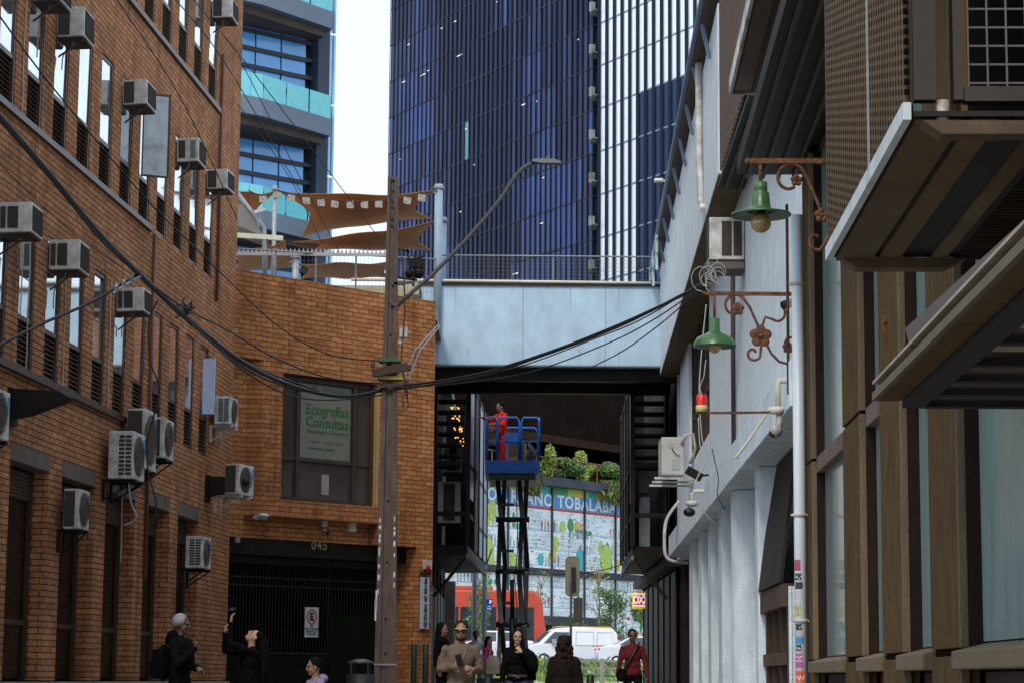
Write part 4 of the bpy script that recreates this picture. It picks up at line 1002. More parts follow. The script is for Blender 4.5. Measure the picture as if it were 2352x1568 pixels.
for (u, v, w_, h_, ms, lab, y_) in (
  (1284, 1100, 42, 48, [lf1, lf2], 'rounded grey green shrub left of centre on the far terrace', 1),
  (1342, 1095, 18, 62, [lf3, lf1], 'slim yellow green young tree in the middle of the far terrace', 2),
  (1392, 1100, 42, 50, [lf1, lf2], 'big rounded dark shrub at the right of the far terrace', 1),
  (1400, 1075, 42, 45, [lf3, lf1], 'bright yellow green bush behind the big dark shrub on the terrace', 3),
  (1245, 1090, 14, 65, [lf3, lf2], 'narrow yellow green plant right beside the blue lift basket', 1),
  (1190, 1095, 30, 50, [lf1, lf2], 'green shrub seen behind the blue lift basket', 1)):
    X_, Z_ = F4.loc(u, v); c = F4.world(X_, y_ * .5 - .9, z_t0); pxm_ = 122 / 5268
    shrub('shrub', lab, 'shrub', c, (w_ * pxm_ * 1.25, 1.0, h_ * pxm_ / 2 * 1.3), 4200, .13, ms, G1)
for (u, v0, v1, w_, lab) in ((1392, 1095, 1158, 58, 'trailing plant hanging over the blue band at the right of the mural'), (1200, 1098, 1135, 30, 'trailing plant hanging behind the lift mast over the mural')):
    X_, Z_ = F4.loc(u, v0); Z2 = F4.loc(u, v1)[1]; t = thing('hanging_plant', lab, 'plant', F4.world(X_, -.6, z_t0), F4.rot, 'trailing plants over the mural'); m = MB(); r_ = random.Random(u)
    for i in range(2600):
        a = r_.random(); x = r_.gauss(0, .30) * w_ * .0232 * (1 - .3 * a); z = -(z_t0 - Z2) * a * r_.uniform(.6, 1.05) + .2
        s_ = .09; m.mi = r_.randrange(3); m.face([(x - .05, r_.uniform(-.5, .2), z), (x + .05, r_.uniform(-.5, .2), z), (x + r_.uniform(-.05, .05), r_.uniform(-.5, 0), z - .34)])
    m.build('foliage', [lf1, mat('dry leaf', (.16, .12, .04), .8), lf2], t)
    m = MB(); m.box(-w_ * .02, w_ * .02, -.2, .3, -.35, .02); m.build('planter', mat('slate fascia', (.05, .05, .07)), t)
# young street trees before the mural
for (u, v0, v1, w_, ms, lab, y_, dens) in (
  (1402, 1480, 1365, 30, [lf2, lf1], 'young leafy street tree in front of the mural at right', 118, 1600),
  (1480, 1490, 1380, 30, [lf2, lf1], 'young street tree below the lit shop sign', 117, 1500),
  (1240, 1490, 1330, 22, [mat('dry leaf', (.16, .12, .04)), lf1], 'bare thin street tree with few dry leaves left of the traffic sign', 119, 120),
  (1375, 1490, 1310, 26, [mat('dry leaf', (.16, .12, .04)), lf3], 'tall nearly bare street tree right of the traffic sign', 119, 160),
  (1100, 1500, 1365, 20, [lf2, lf1], 'small dark street tree between the two pale lamp posts', 92, 900)):
    base = at(u, v0, y_); top = at(u, v1, y_).z; t = thing('street_tree', lab, 'tree', (base.x, y_, gz(y_) + .13), 0, 'young street trees'); h = top - gz(y_); r_ = random.Random(u)
    m = MB(); m.tube([(0, 0, 0), (.05, 0, h * .4), (0, 0, h * .98)], [.06, .045, .015], 6)
    wr = w_ * y_ / 5268; tips = []
    for i in range(22):
        a = r_.uniform(0, 6.28); z = h * r_.uniform(.3, .9); e = Vector((math.cos(a) * wr * r_.uniform(.4, 1), math.sin(a) * wr * .7, z + h * r_.uniform(.08, .25))); tips.append(e)
        m.tube([(0, 0, z), ((e.x) * .5, e.y * .5, (z + e.z) / 2 + .05), e], [.025, .016, .006], 4)
    m.build('trunk', mat('pale bark', (.25, .17, .10), .9), t)
    m = MB()
    for e in tips: leaves(m, e, (.35, .35, .3), dens // 22, .08, r=r_)
    m.build('crown', ms, t)
# low planting strip in front of the road, and behind it
def hedge(name, x0, x1, y0, y1, h, n, size, ms, r_, z=0):
    m = MB()
    for i in range(n):
        x, y = r_.uniform(x0, x1), r_.uniform(y0, y1); hh = h * (.45 + .55 * noise.noise(Vector((x * .8, y * .5, 3))) + .3) * r_.random()
        p = Vector((x, y, gz(y) + z + hh)); a = Vector((r_.gauss(0, .5), r_.gauss(0, .5), 1)).normalized(); b = a.orthogonal().normalized(); s_ = size * r_.uniform(.5, 1.3); m.mi = r_.randrange(len(ms))
        m.face([p - a * s_, p - b * s_ * .3, p + a * s_, p + b * s_ * .3])
    return struct(m.build(name, ms), 'stuff')
hedge('ground_cover', -6, 12, 72, 80, .75, 9000, .10, [lf1, lf2, lf3, lf1], random.Random(2), .1)
hedge('grass', -6, 12, 68.5, 75, .35, 9000, .08, [lf3, lf1, mat('grass bright', (.15, .30, .03), .7)], random.Random(3), .05)
hedge('hedge', -4, 18, 119.5, 121.5, 2.2, 9000, .14, [lf2, lf1], random.Random(4), .1)
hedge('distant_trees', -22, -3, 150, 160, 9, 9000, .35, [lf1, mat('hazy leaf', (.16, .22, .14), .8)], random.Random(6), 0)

# ------------------------------------------------------------------ vehicles
tyre = mat('tyre rubber', (.015, .015, .016), .8); rim_m = mat('wheel rim', (.35, .36, .38), .35, metal=.7)
vglass = mat('car window', (.03, .04, .05), .08, var=.3, spec=.9, rvar=.02); lampr = mat('tail lamp red', (.5, .02, .01), .3); lampw = mat('head lamp', (.7, .72, .75), .15)
def vehicle(name, lab, cat, loc, rz, L, Wd, prof, belt, paint, wheels, wins, r=.32, roofm=None, inset=.14, extra=None):
    """prof: side outline (x,z) clockwise from rear bottom; front faces -x; upper part narrows above belt"""
    t = thing(name, lab, cat, loc, rz); m = MB(); n = len(prof); hw = Wd / 2
    secs = [(-hw, 1), (-hw * .93, 0), (hw * .93, 0), (hw, 1)]
    def yy(z, s): return s * (hw - (max(0, z - belt) / (max(p[1] for p in prof) - belt)) * inset)
    pr = []
    for i in range(n):
        p, q = prof[i], prof[(i + 1) % n]; pr.append(p)
        if (p[1] - belt) * (q[1] - belt) < 0: f_ = (belt - p[1]) / (q[1] - p[1]); pr.append((p[0] + (q[0] - p[0]) * f_, belt))
    prof = pr; n = len(prof)
    ringL = [m.b.verts.new((x, yy(z, -1), z)) for x, z in prof]; ringR = [m.b.verts.new((x, yy(z, 1), z)) for x, z in prof]
    up = [i for i in range(n) if prof[i][1] >= belt - 1e-6]; lo = [i for i in range(n) if prof[i][1] <= belt + 1e-6]
    lo = [i for i in lo if i > up[-1] - 1] + [i for i in lo if i < up[0] + 1]
    for ids in (up, lo): m.b.faces.new([ringL[i] for i in ids]); m.b.faces.new([ringR[i] for i in ids][::-1])
    for i in range(n): m.b.faces.new([ringL[i], ringL[(i + 1) % n], ringR[(i + 1) % n], ringR[i]])
    body = m.build('body', paint, t, bevel=.06); body.modifiers['b'].segments = 3; body.modifiers['b'].angle_limit = D(24)
    for wx in wheels:
        for s in (-1, 1):
            g = MB(); Rm = Matrix.Rotation(D(90), 4, 'X'); g.lathe([(.01, -.11), (r * .8, -.11), (r, -.07), (r, .07), (r * .8, .11), (.01, .11)], (wx, s * (hw - .09), r), 18, Rm); wo_ = g.build('wheel', tyre, t)
            g = MB(); g.lathe([(.01, -.12), (r * .6, -.12), (r * .62, -.1), (r * .62, .1), (r * .6, .12), (.01, .12)], (wx, s * (hw - .085), r), 14, Rm); g.build('rim', rim_m, wo_)
    for poly in wins:
        for s in (-1, 1):
            g = MB(); pts = [(x, yy(z, s) + s * .006, z) for x, z in poly]; g.prism(pts, (0, s * .006, 0)); g.build('side_window', vglass, t)
    if extra: extra(t, yy, hw)
    return t
wh = mat('white car paint', (.72, .75, .80), .25, var=.04, scale=1, spec=.7); yl = mat('taxi yellow roof', (.75, .38, .02), .3, var=.1)
van_prof = [(2.15, .35), (2.2, .9), (2.12, 1.55), (1.9, 1.80), (.2, 1.84), (-.75, 1.78), (-1.05, 1.60), (-1.6, 1.08), (-2.1, .93), (-2.22, .6), (-2.15, .3)]
def van_x(t, yy, hw):
    g = MB(); g.prism([(-1.03, -hw + .15, 1.62), (-1.03, hw - .15, 1.62), (-1.6, hw - .1, 1.12), (-1.6, -hw + .1, 1.12)], (-.02, 0, .02)); g.build('windscreen', vglass, t)
    for s in (-1, 1):
        g = MB(); g.ball((-2.1, s * (hw - .15), .8), (.12, .14, .1), 10); g.build('headlight', lampw, t)
        g = MB(); g.box(2.1, 2.21, s * (hw - .12) - .06, s * (hw - .12) + .06, .9, 1.4); g.build('tail_light', lampr, t)
        g = MB(); g.box(-1.0, -.8, s * (hw + .02) - .02, s * (hw + .22), 1.05, 1.28); g.build('mirror', grey_m, t)
        for a, b in (((.15, 1.0), (1.02, 1.62)), ((1.14, 1.0), (1.92, 1.6))):
            g = MB(); pts = [(a[0], yy(a[1], s), a[1]), (b[0], yy(a[1], s), a[1]), (b[0] - .05, yy(b[1], s), b[1]), (a[0] + .03, yy(b[1], s), b[1]), (a[0], yy(a[1], s), a[1])]
            g.tube([Vector(p) + Vector((0, s * .008, 0)) for p in pts], .014, 4); g.build('panel_trim', mat('worn yellow trim', (.5, .33, .15), .6), t)
        g = MB(); g.box(.9, 1.7, s * hw - .006, s * hw + .006, .96, .985); g.build('door_rail', black, t)
    g = MB(); g.box(-.7, 1.85, -hw + .32, hw - .32, 1.83, 1.87); g.build('roof_strip', yl, t)
VA = at(1308, 1500, 108)
vehicle('van', 'small white panel van with faded yellow trim parked beyond the passage', 'van', (VA.x, 108, gz(108)), D(8), 4.4, 1.8, van_prof, 1.0, wh, (-1.35, 1.35), [[(-1.35, 1.08), (-.15, 1.08), (-.15, 1.6), (-.85, 1.6)]], .33, extra=van_x)
car_prof = [(2.15, .3), (2.2, .75), (2.0, .98), (1.35, 1.08), (.75, 1.42), (-.45, 1.45), (-1.15, 1.02), (-2.0, .85), (-2.2, .6), (-2.15, .28)]
def car_x(yel):
    def f(t, yy, hw):
        for s in (-1, 1):
            g = MB(); g.ball((-2.08, s * (hw - .18), .68), (.12, .16, .08), 8); g.build('headlight', lampw, t)
            g = MB(); g.ball((2.1, s * (hw - .14), .82), (.09, .14, .1), 8); g.build('tail_light', lampr, t)
            g = MB(); g.box(-.85, -.68, s * (hw + .01), s * (hw + .18), .98, 1.12); g.build('mirror', black, t)
        g = MB(); g.prism([(-.5, -hw + .2, 1.42), (-.5, hw - .2, 1.42), (-1.1, hw - .15, 1.05), (-1.1, -hw + .15, 1.05)], (-.015, 0, .015)); g.build('windscreen', vglass, t)
        g = MB(); g.prism([(.8, -hw + .2, 1.40), (.8, hw - .2, 1.40), (1.32, hw - .15, 1.1), (1.32, -hw + .15, 1.1)], (.015, 0, .015)); g.build('rear_window', vglass, t)
        if yel: g = MB(); g.box(-.5, .8, -hw + .16, hw - .16, 1.43, 1.475); g.build('roof_panel', yl, t, bevel=.02)
    return f
cw = [[(-1.0, 1.0), (0, 1.0), (0, 1.38), (-.42, 1.38)], [(.06, 1.0), (1.25, 1.05), (.7, 1.38), (.06, 1.38)]]
VB = at(1470, 1500, 104)
vehicle('car', 'white taxi with yellow roof half hidden behind the man in red', 'car', (VB.x + .2, 104, gz(104)), D(184), 4.4, 1.75, car_prof, .95, wh, (-1.35, 1.35), cw, .31, extra=car_x(1))
VC = at(1160, 1500, 113)
vehicle('car', 'white car behind the lift mast in front of the red bus', 'car', (VC.x - .5, 112, gz(112)), D(5), 4.4, 1.75, [(x, z * 1.14) for x, z in car_prof], 1.05, wh, (-1.35, 1.35), [[(x, z * 1.14) for x, z in q] for q in cw], .33, extra=car_x(0))
# bus
BR = at(1247, 1400, 117); zr_ = at(1200, 1352, 117).z; hb = zr_ - gz(117)
t = thing('bus', 'long red city bus with dark windows passing behind the lift mast', 'bus', (BR.x, 117, gz(117)), D(4))
redb = mat('bus red', (.50, .06, .03), .35, var=.08, scale=1)
m = MB(); L_ = 12; m.prism([(0, -1.25, .3), (.05, -1.25, 1.6), (-.15, -1.25, hb * .86), (-.55, -1.25, hb - .1), (-L_, -1.25, hb - .1), (-L_, -1.25, .3)], (0, 2.5, 0)); m.build('body', redb, t, bevel=.1)
m = MB(); m.box(-7.5, -2.6, -.9, .9, hb - .1, hb + .12); m.build('roof_pod', redb, t, bevel=.05)
for i in range(6):
    m = MB(); x = -.55 - i * 1.9; m.box(x - 1.8, x, -1.262, -1.25, 1.15, hb - .95); m.build('window', vglass, t)
m = MB(); m.box(-L_, -.3, -1.258, -1.25, .4, .9); m.build('skirt', redb, t)
for x in (-2.4, -9.4):
    g = MB(); g.lathe([(.01, -.15), (.4, -.15), (.5, -.1), (.5, .1), (.4, .15), (.01, .15)], (x, -1.12, .5), 18, Matrix.Rotation(D(90), 4, 'X')); g.build('wheel', tyre, t)

# railing at the pavement edge
t = thing('pavement_railing', 'low pale and green metal railing at the end of the passage', 'railing', (0, 60.5, gz(60.5)))
zr1 = at(1400, 1517, 60.5).z - gz(60.5)
rail_m = mat('pale grey rail', (.5, .5, .47), .5, var=.2)
xs = [at(u, 1520, 60.5).x for u in (1262, 1383, 1490)]
for i, f_ in enumerate((1, .78, .55, .3)):
    m = MB(); z = zr1 * f_; m.bar((xs[0], 0, z), (xs[1], 0, z), .05); m.bar((xs[1] + .0, 0, z), (xs[2] + .6, -.0, z), .05); m.build('rail', mat('rail green', (.05, .28, .18), .5) if i == 2 else rail_m, t)
for x in xs: m = MB(); m.box(x - .06, x + .06, -.04, .04, 0, zr1 + .06); m.bar((x, 0, zr1), (x + .35, -.05, zr1 * .55), .05); m.build('post', rail_m, t)
# lamp posts and parking sign
for (u, v0, lab) in ((1090, 1322, 'left pale steel post with a fork bracket beyond the left shops'), (1113, 1315, 'right pale steel post carrying the small blue sign')):
    p = at(u, v0, 64); t = thing('steel_post', lab, 'post', (p.x, 64, gz(64) + .1), 0, 'pale posts beyond the passage'); h = 5.2
    m = MB(); m.tube([(0, 0, 0), (0, 0, h)], .07, 10); m.build('shaft', steel_g, t)
    m = MB(); m.bar((0, 0, 3.2), (.2, 0, 3.8), .05); m.bar((-.05, 0, 3.18), (.15, 0, 3.18), .05); m.build('bracket', steel_g, t)
p = at(1124, 1388, 63.6); t = thing('parking_sign', 'small bright blue street sign on the right pale steel post', 'sign', p)
m = MB(); m.box(-.085, .085, 0, .02, -.16, .16); m.build('plate', mat('sign blue', (.01, .16, .62), .4, emit=(.0, .1, .5), es=.0), t, bevel=.004)
text_obj('lettering', 'P', .14, sw_, t, (.03, -.004, .07), (D(90), 0, 0), .002, bold=.004); text_obj('small_lettering', 'zona\npago', .06, sw_, t, (0, -.004, -.07), (D(90), 0, 0), .002)
# back of traffic sign
YS = 45.5; a = at(1298, 1369, YS); b = at(1332, 1276, YS)
t = thing('traffic_sign', 'back of a rounded rectangular traffic sign on a thin pole in mid passage', 'sign', ((a.x + b.x) / 2, YS, gz(YS)))
w_ = (b.x - a.x) / 2; r0 = .1; pts = []
for cx_, cz, s0 in ((w_ - r0, b.z - gz(YS) - r0, 0), (-w_ + r0, b.z - gz(YS) - r0, 90), (-w_ + r0, a.z - gz(YS) + r0, 180), (w_ - r0, a.z - gz(YS) + r0, 270)):
    for k in range(6): an = D(s0 + k * 18); pts.append((cx_ + r0 * math.cos(an), 0, cz + r0 * math.sin(an)))
m = MB(); m.prism(pts, (0, .02, 0)); m.build('plate', mat('sign back grey', (.20, .19, .14), .6, var=.15), t)
m = MB(); m.box(-.03, .06, -.05, -.002, a.z - gz(YS) + .12, b.z - gz(YS) - .22); m.build('bracket', black, t)
m = MB(); m.tube([(-.03, -.03, 0), (-.03, -.03, a.z - gz(YS) + .3)], .025, 8); m.build('pole', mat('dark pole', (.05, .045, .04), .5), t)
m = MB(); c = at(1324, 1428, YS); d = at(1324, 1372, YS); m.box(.02, .2, -.04, .08, c.z - gz(YS), d.z - gz(YS)); m.build('control_box', mat('brown box', (.06, .05, .045), .6), t)
# black bollard
p = at(1356, 1551, 33); m = MB(); m.lathe([(.001, 0), (.055, 0), (.055, p.z - gz(33)), (.04, p.z - gz(33) + .02), (.001, p.z - gz(33) + .02)], (p.x, 33, gz(33)), 14); m.lathe([(.055, .1), (.08, .1), (.08, 0), (.055, 0)], (p.x, 33, gz(33)), 14); tag(m.build('bollard', black), 'short black bollard beside the curly haired woman', 'bollard')
# street bin
p = at(829, 1512, 34.2); t = thing('litter_bin', 'black litter bin with domed lid beside the utility pole', 'bin', (p.x, 34.2, gz(34.2))); hb_ = p.z - gz(34.2)
m = MB(); m.lathe([(.001, .02), (.17, .02), (.2, .1), (.21, hb_ - .22), (.001, hb_ - .22)], (0, 0, 0), 20); m.build('body', black, t)
m = MB(); m.lathe([(.18, hb_ - .07), (.2, hb_ - .06), (.17, hb_ - .03), (.08, hb_), (.001, hb_)], (0, 0, 0), 20); m.build('lid', mat('lid plastic', (.05, .055, .06), .25), t)
for a in range(4): m = MB(); m.bar((.18 * math.cos(a * 1.57 + .7), .18 * math.sin(a * 1.57 + .7), hb_ - .23), (.18 * math.cos(a * 1.57 + .7), .18 * math.sin(a * 1.57 + .7), hb_ - .06), .02); m.build('lid_post', black, t)
# ------------------------------------------------------------------ white building (right, behind)
FW = Frame(2.2 + .027 * 20, 20, .027)
wb = thing('white_building', 'white stucco building on the right with overhanging upper band and lower ledge', 'building', FW.o, FW.rot)
X1 = 28.2
zLed = 4.03
zBand0 = FW.loc(1521, 843, .36)[1]; zBand1 = zBand0 + 2.25
w1a, w1b = FW.loc(1582, 900)[0], FW.loc(1630, 900)[0]; w2a, w2b = FW.loc(1546, 900)[0], FW.loc(1562, 900)[0]
w1a, w1b = sorted((w1a, w1b)); w2a, w2b = sorted((w2a, w2b)); w2b = min(w2b, X1 - .3)
wz0_, wz1_ = FW.loc(1600, 1045)[1], FW.loc(1600, 690)[1]
w1z0, w1z1 = wz0_, wz1_
m = MB()
m.box(.4, X1, -.4, 0, zLed + .02, w1z0); m.box(.4, X1, -.4, 0, w1z1, zBand0 + .02)
m.box(.4, w1a, -.4, 0, w1z0, w1z1); m.box(w1b, w2a, -.4, 0, w1z0, w1z1); m.box(w2b, X1, -.4, 0, w1z0, w1z1)
m.build('wall', white_s, wb)
m = MB(); m.box(8.6, X1 + .25, -.4, .36, zBand0, zBand1); m.build('upper_band', white_s, wb, bevel=.01)
m = MB(); m.box(8.6, X1 + .2, -.35, .355, zBand0 - .03, zBand0 - .003); m.build('band_soffit_shade', beige, wb)  # brown sheet: the shade under the white band put into colour
m = MB(); m.box(.45, X1 - 1.6, -.8, .25, zLed, zLed + .42); m.build('ledge', white_s, wb, bevel=.01)
m = MB(); m.box(.2, X1, -9, -.42, 0, zBand1 - .05); m.build('core', conc_d, wb)
for a, b in ((w1a, w1b), (w2a, w2b)):
    f = MB()
    n = max(1, int((b - a) / 1.1))
    for i in range(n + 1): x = a + (b - a) * i / n; f.box(x - .04, x + .04, -.2, -.06, w1z0 + .005, w1z1 - .005)
    f.box(a, b, -.2, -.07, w1z0 + .005, w1z0 + .07); f.box(a, b, -.2, -.07, w1z1 - .07, w1z1 - .005); f.box(a, b, -.2, -.08, w1z0 + .9, w1z0 + .96)
    fo = f.build('window', wood, wb); g = MB(); g.box(a, b, -.15, -.14, w1z0 + .07, w1z1 - .07); g.build('pane', mat('brown curtained glass', (.045, .028, .02), .2, var=.5, scale=1, streak=6, spec=.3), fo)
# lower storey
xs_ = FW.loc(1735, 1300, -.4)[0]
m = MB(); m.box(xs_, X1 - 1.6, -.8, -.42, 0, zLed - .01); m.build('lower_wall', white_s, wb)
def fin(uL, uM, d_, mt=white_s, z1=zLed - .005, off=.08):
    a = FW.loc(uM, 1300, off)[0]; b = FW.loc(uL, 1300, off)[0]; m = MB(); m.box(min(a, b), max(a, b), off - d_, off, 0, z1); return m.build('fin', mt, wb, bevel=.008)
fin(1583, 1592, .45); fin(1604, 1611, .45); fin(1626, 1633, .45); fin(1650, 1658, .45)
c_ = FW.loc(1690, 1300, .08)[0]; m = MB(); m.lathe([(.36, 0), (.36, zLed - .01)], (0, 0, 0), 28); o = m.build('column', white_s, wb); o.location = (c_, -.22, 0)
fin(1735, 1741, .5)
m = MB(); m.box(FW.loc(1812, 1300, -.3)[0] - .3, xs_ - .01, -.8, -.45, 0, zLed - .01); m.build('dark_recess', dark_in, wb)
# dark mesh awning and timber shopfront in the recess
a = FW.loc(1806, 1200, 0)[0]; b = FW.loc(1765, 1200, 0)[0]
m = MB(); zA_ = FW.loc(1780, 1348, 0)[1]; m.prism([(a, -.1, zLed - .03), (b, -.1, zLed - .03), (b + .9, .08, zA_), (a, .08, zA_)], (0, -.04, 0)); m.build('mesh_awning', mat('black mesh', (.02, .016, .014), .9, var=.5, scale=20), wb)
m = MB(); a = FW.loc(1812, 1450, 0)[0]; b = FW.loc(1750, 1450, 0)[0]
m.box(a, b, -.12, .06, zA_ - .25, zA_ - .02)
m.build('shop_lintel', mat('worn red wood', (.09, .05, .035), .8, var=.5, scale=6), wb)
for i in range(5):
    x = a + (b - a) * i / 4; g = MB(); g.box(x - .06, x + .06, -.1, .02, .3, zA_ - .26); g.build('shop_post', wood, wb)
m = MB(); m.box(a, b, -.08, -.06, .3, zA_ - .27); m.build('shop_glass', glass_d, wb)
m = MB(); m.box(a, b, -.11, .03, 1.75, 1.88); m.build('shop_rail', mat('worn red wood', (.09, .05, .035)), wb)
# eaves, gutter, rails on the roof edge
m = MB(); x0_ = 8.6
m.prism([(x0_, -.4, zBand1 + .25), (X1 + .3, -.4, zBand1 + .25), (X1 + .3, .50, zBand1 + .12), (x0_, .50, zBand1 + .12)], (0, 0, .08)); m.build('eaves', mat('brown eaves', (.10, .075, .06), .8, var=.3), wb)
m = MB(); m.tube([(x0_, .52, zBand1 + .2), (X1 + .3, .52, zBand1 + .2)], .05, 8); m.build('gutter', mat('blue grey gutter', (.16, .22, .30), .5), wb)
m = MB()
for i in range(9): x = 10 + i * 2.2; m.bar((x, .38, zBand1 - .35), (x, .48, zBand1 + .12), .05)
m.build('eaves_bracket', mat('blue grey gutter', (.16, .22, .3)), wb)
m = MB(); xx = FW.loc(1612, 300, .38)[0]; m.tube([(xx, .42, zBand1 + .1), (xx, .42, zBand0 + 1.0), (xx - .1, .40, zBand0 + .3), (xx - .5, .39, zBand0 + .1)], .05, 8); m.build('white_downpipe', white_m, wb)
m = MB()
for z in (zBand1 + .45, zBand1 + .75): m.bar((X1 - 3.5, .55, z - .7), (X1 + .5, .55, z - .7), .04)
for x in (X1 - 3.4, X1 - 1.5, X1 + .4): m.bar((x, .55, zBand1 - .6), (x, .55, zBand1 + .1), .05)
m.build('roof_rail', mat('pale blue rail', (.45, .58, .62), .5), wb)
m = MB(); xx = FW.loc(1686, 900, .03)[0]; m.tube([(xx, .04, zLed + .43), (xx, .04, zBand0 - .1)], .03, 6); m.build('brown_pipe', mat('dark brown pipe', (.06, .035, .025), .5), wb)
# AC on the white wall
s, zb = FW.loc(1700, 606, 0); s, zb = FW.loc(1712, 600, .0); zt2 = FW.loc(1712, 492, 0)[1]
t = box_ac(.5, .45, (zt2 - zb) * .95, 0); t.location = FW.world(s, .01, zb); t.rotation_euler = (0, 0, FW.rot); t.scale = (1, -1, 1); t['label'] = 'white window air conditioner high on the right stucco wall behind the nearer green lamp'
m = MB(); m.box(-.02, .55, -.5, 0, -.1, -.01); m.build('timber_shelf', mat('grey timber', (.12, .10, .085), .9), t)
# condenser by the passage
a = at(1519, 1090, 41.5); b = at(1572, 1003, 41.5); w_, h_ = b.x - a.x, b.z - a.z
t = thing('outdoor_unit', 'cream outdoor unit seen end on, standing on white bars from the right wall', 'air conditioner', (a.x, 41.5, a.z))
m = MB(); m.box(0, w_, 0, .85, 0, h_); m.build('casing', mat('cream casing', (.50, .52, .48), .5, var=.1), t, bevel=.02)
m = MB(); m.box(w_ * .45, w_ * .78, -.012, 0, .1, .3); m.box(w_ * .3, w_ * .55, -.01, 0, h_ * .72, h_ * .85); m.build('valve_cover', mat('cream cover', (.42, .44, .41), .5), t, bevel=.003)
m = MB(); m.tube([(w_ * .45, -.03, h_ * .7), (w_ * .6, -.04, h_ * .55), (w_ * .8, -.03, h_ * .5)], .008, 5); m.build('cable', blackc, t)
for i in range(3): m = MB(); m.box(-.12 - .03 * i, w_ + .3, .05 + i * .28, .1 + i * .28, -.07 - i * .045, -.03 - i * .045); m.build('support_bar', white_m, t)
m = MB(); m.tube([(w_ - .05, 0, h_ * .8), (w_ + .02, -.05, h_ * 1.05), (w_ + .15, -.05, h_ * 1.08), (w_ + .2, -.05, h_ * .7), (w_ + .1, -.03, h_ * .3)], .03, 6); m.build('insulated_pipe', white_m, t)

# ------------------------------------------------------------------ brown building (right, near)
FB = Frame(1.85 + .037 * 10, 10, .037)
bb = thing('brown_building', 'brown board marked concrete building at right with tall curtained windows between wide piers', 'building', FB.o, FB.rot)
zS = FB.loc(1990, 1511)[1]; zTr = FB.loc(1877, 1043)[1]
ztopB = 12.5
piers = [(1853, 1867), (1939, 1979), (2025, 2072.6), (2136, 2203)]
px_ = [(FB.loc(b, 1300)[0], FB.loc(a, 1300)[0]) for a, b in piers]
px_.append((px_[-1][0] - 3.6, px_[-1][0] - 2.4)); px_.append((-8, -6))
for a, b in px_:
    for z0, z1 in ((0, zS - .02), (zS + .02, zTr - .012), (zTr + .012, 6.15)):
        m = MB(); m.box(a + .02, b, -.10, 0, z0, z1); m.build('pier', brown_c, bb, bevel=.006)
        m = MB(); m.box(a, a + .018, -.045, .003, z0, z1); m.build('pier_edge', brown_e, bb, bevel=.006)
    m = MB(); m.box(a + .02, b - .02, -.12, -.02, zS - .02, zS + .02); m.box(a + .02, b - .02, -.12, -.02, zTr - .012, zTr + .012); m.build('joint', dark_in, bb)
for (a, b), (c, d) in zip(px_[1:], px_[:-1]):     # bay between b (far edge of nearer pier) and c
    m = MB(); m.box(c - .03, c - .003, -.16, -.046, zS + .03, 6.15); m.build('window_jamb', bronze, bb)
    f = MB(); f.box(b + .003, c - .03, -.28, -.04, zTr - .11, zTr + .02); fo = f.build('transom', mat('weathered transom', (.13, .09, .075), .8, var=.4), bb)
    g = MB(); g.box(b + .0, c - .03, -.12, -.11, zS + .05, zTr - .11); g.build('window_pane', glass_g, bb)
    g = MB(); g.box(b + .0, c - .03, -.12, -.11, zTr + .02, 6.15); g.build('window_pane', glass_g, bb)
    f = MB(); f.prism([(b + .003, -.15, zS + .05), (b + .003, .05, zS + .0), (b + .003, .05, zS - .09), (b + .003, -.15, zS - .09)], (c - b - .006, 0, 0)); f.build('sill', brown_e, bb, bevel=.008)
    f = MB(); f.box(b + .003, c - .003, -.3, -.12, 0, zS - .10); f.build('apron', mat('dark red apron', (.035, .018, .014), .8, var=.5), bb)
m = MB(); m.box(-18, 10.4, -8, -.32, 0, 12); m.build('core', dark_in, bb)
m = MB(); m.box(10.2, 10.45, -8, -.02, 0, 7); m.box(-18, 10.4, -.3, -.02, 7.12, 12.1); m.build('upper_wall', mat('dark render', (.03, .02, .014), .9, var=.3), bb)
m = MB(); m.box(-3, 10.7, -.5, .55, 6.2, 6.35); m.build('dark_soffit', steel_d, bb)
m = MB()
for i in range(7): m.box(-3, 10.7, -.4 + i * .14, -.37 + i * .14, 6.16, 6.198)
m.build('soffit_rib', mat('purlin', (.06, .045, .035)), bb)
# upper balcony with beige soffit
a = at(1682, 224, 20.6); b = at(1905, 200, 20.6)
zs_ = (a.z + b.z) / 2; sx_, sz_ = FB.loc(1905, 200, 0)
m = MB(); FBy = FB.loc(1682, 224, 0)[0]
offL = (Vector((a.x, 20.6, 0)) - FB.o).dot(FB.n)
xf = 10.6
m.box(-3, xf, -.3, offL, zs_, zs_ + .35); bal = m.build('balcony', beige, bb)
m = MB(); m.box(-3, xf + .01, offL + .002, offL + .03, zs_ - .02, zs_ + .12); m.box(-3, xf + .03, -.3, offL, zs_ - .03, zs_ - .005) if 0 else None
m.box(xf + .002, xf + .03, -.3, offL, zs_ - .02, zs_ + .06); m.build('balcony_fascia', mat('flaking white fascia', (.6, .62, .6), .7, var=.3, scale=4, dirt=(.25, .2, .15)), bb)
m = MB(); m.box(-3, xf - .1, offL - .16, offL - .02, zs_ - .012, zs_ - .002); m.box(-3, xf - .1, .02, .07, zs_ - .02, zs_ - .002); m.build('soffit_trim', mat('brown trim', (.15, .10, .07), .8, var=.3), bb)
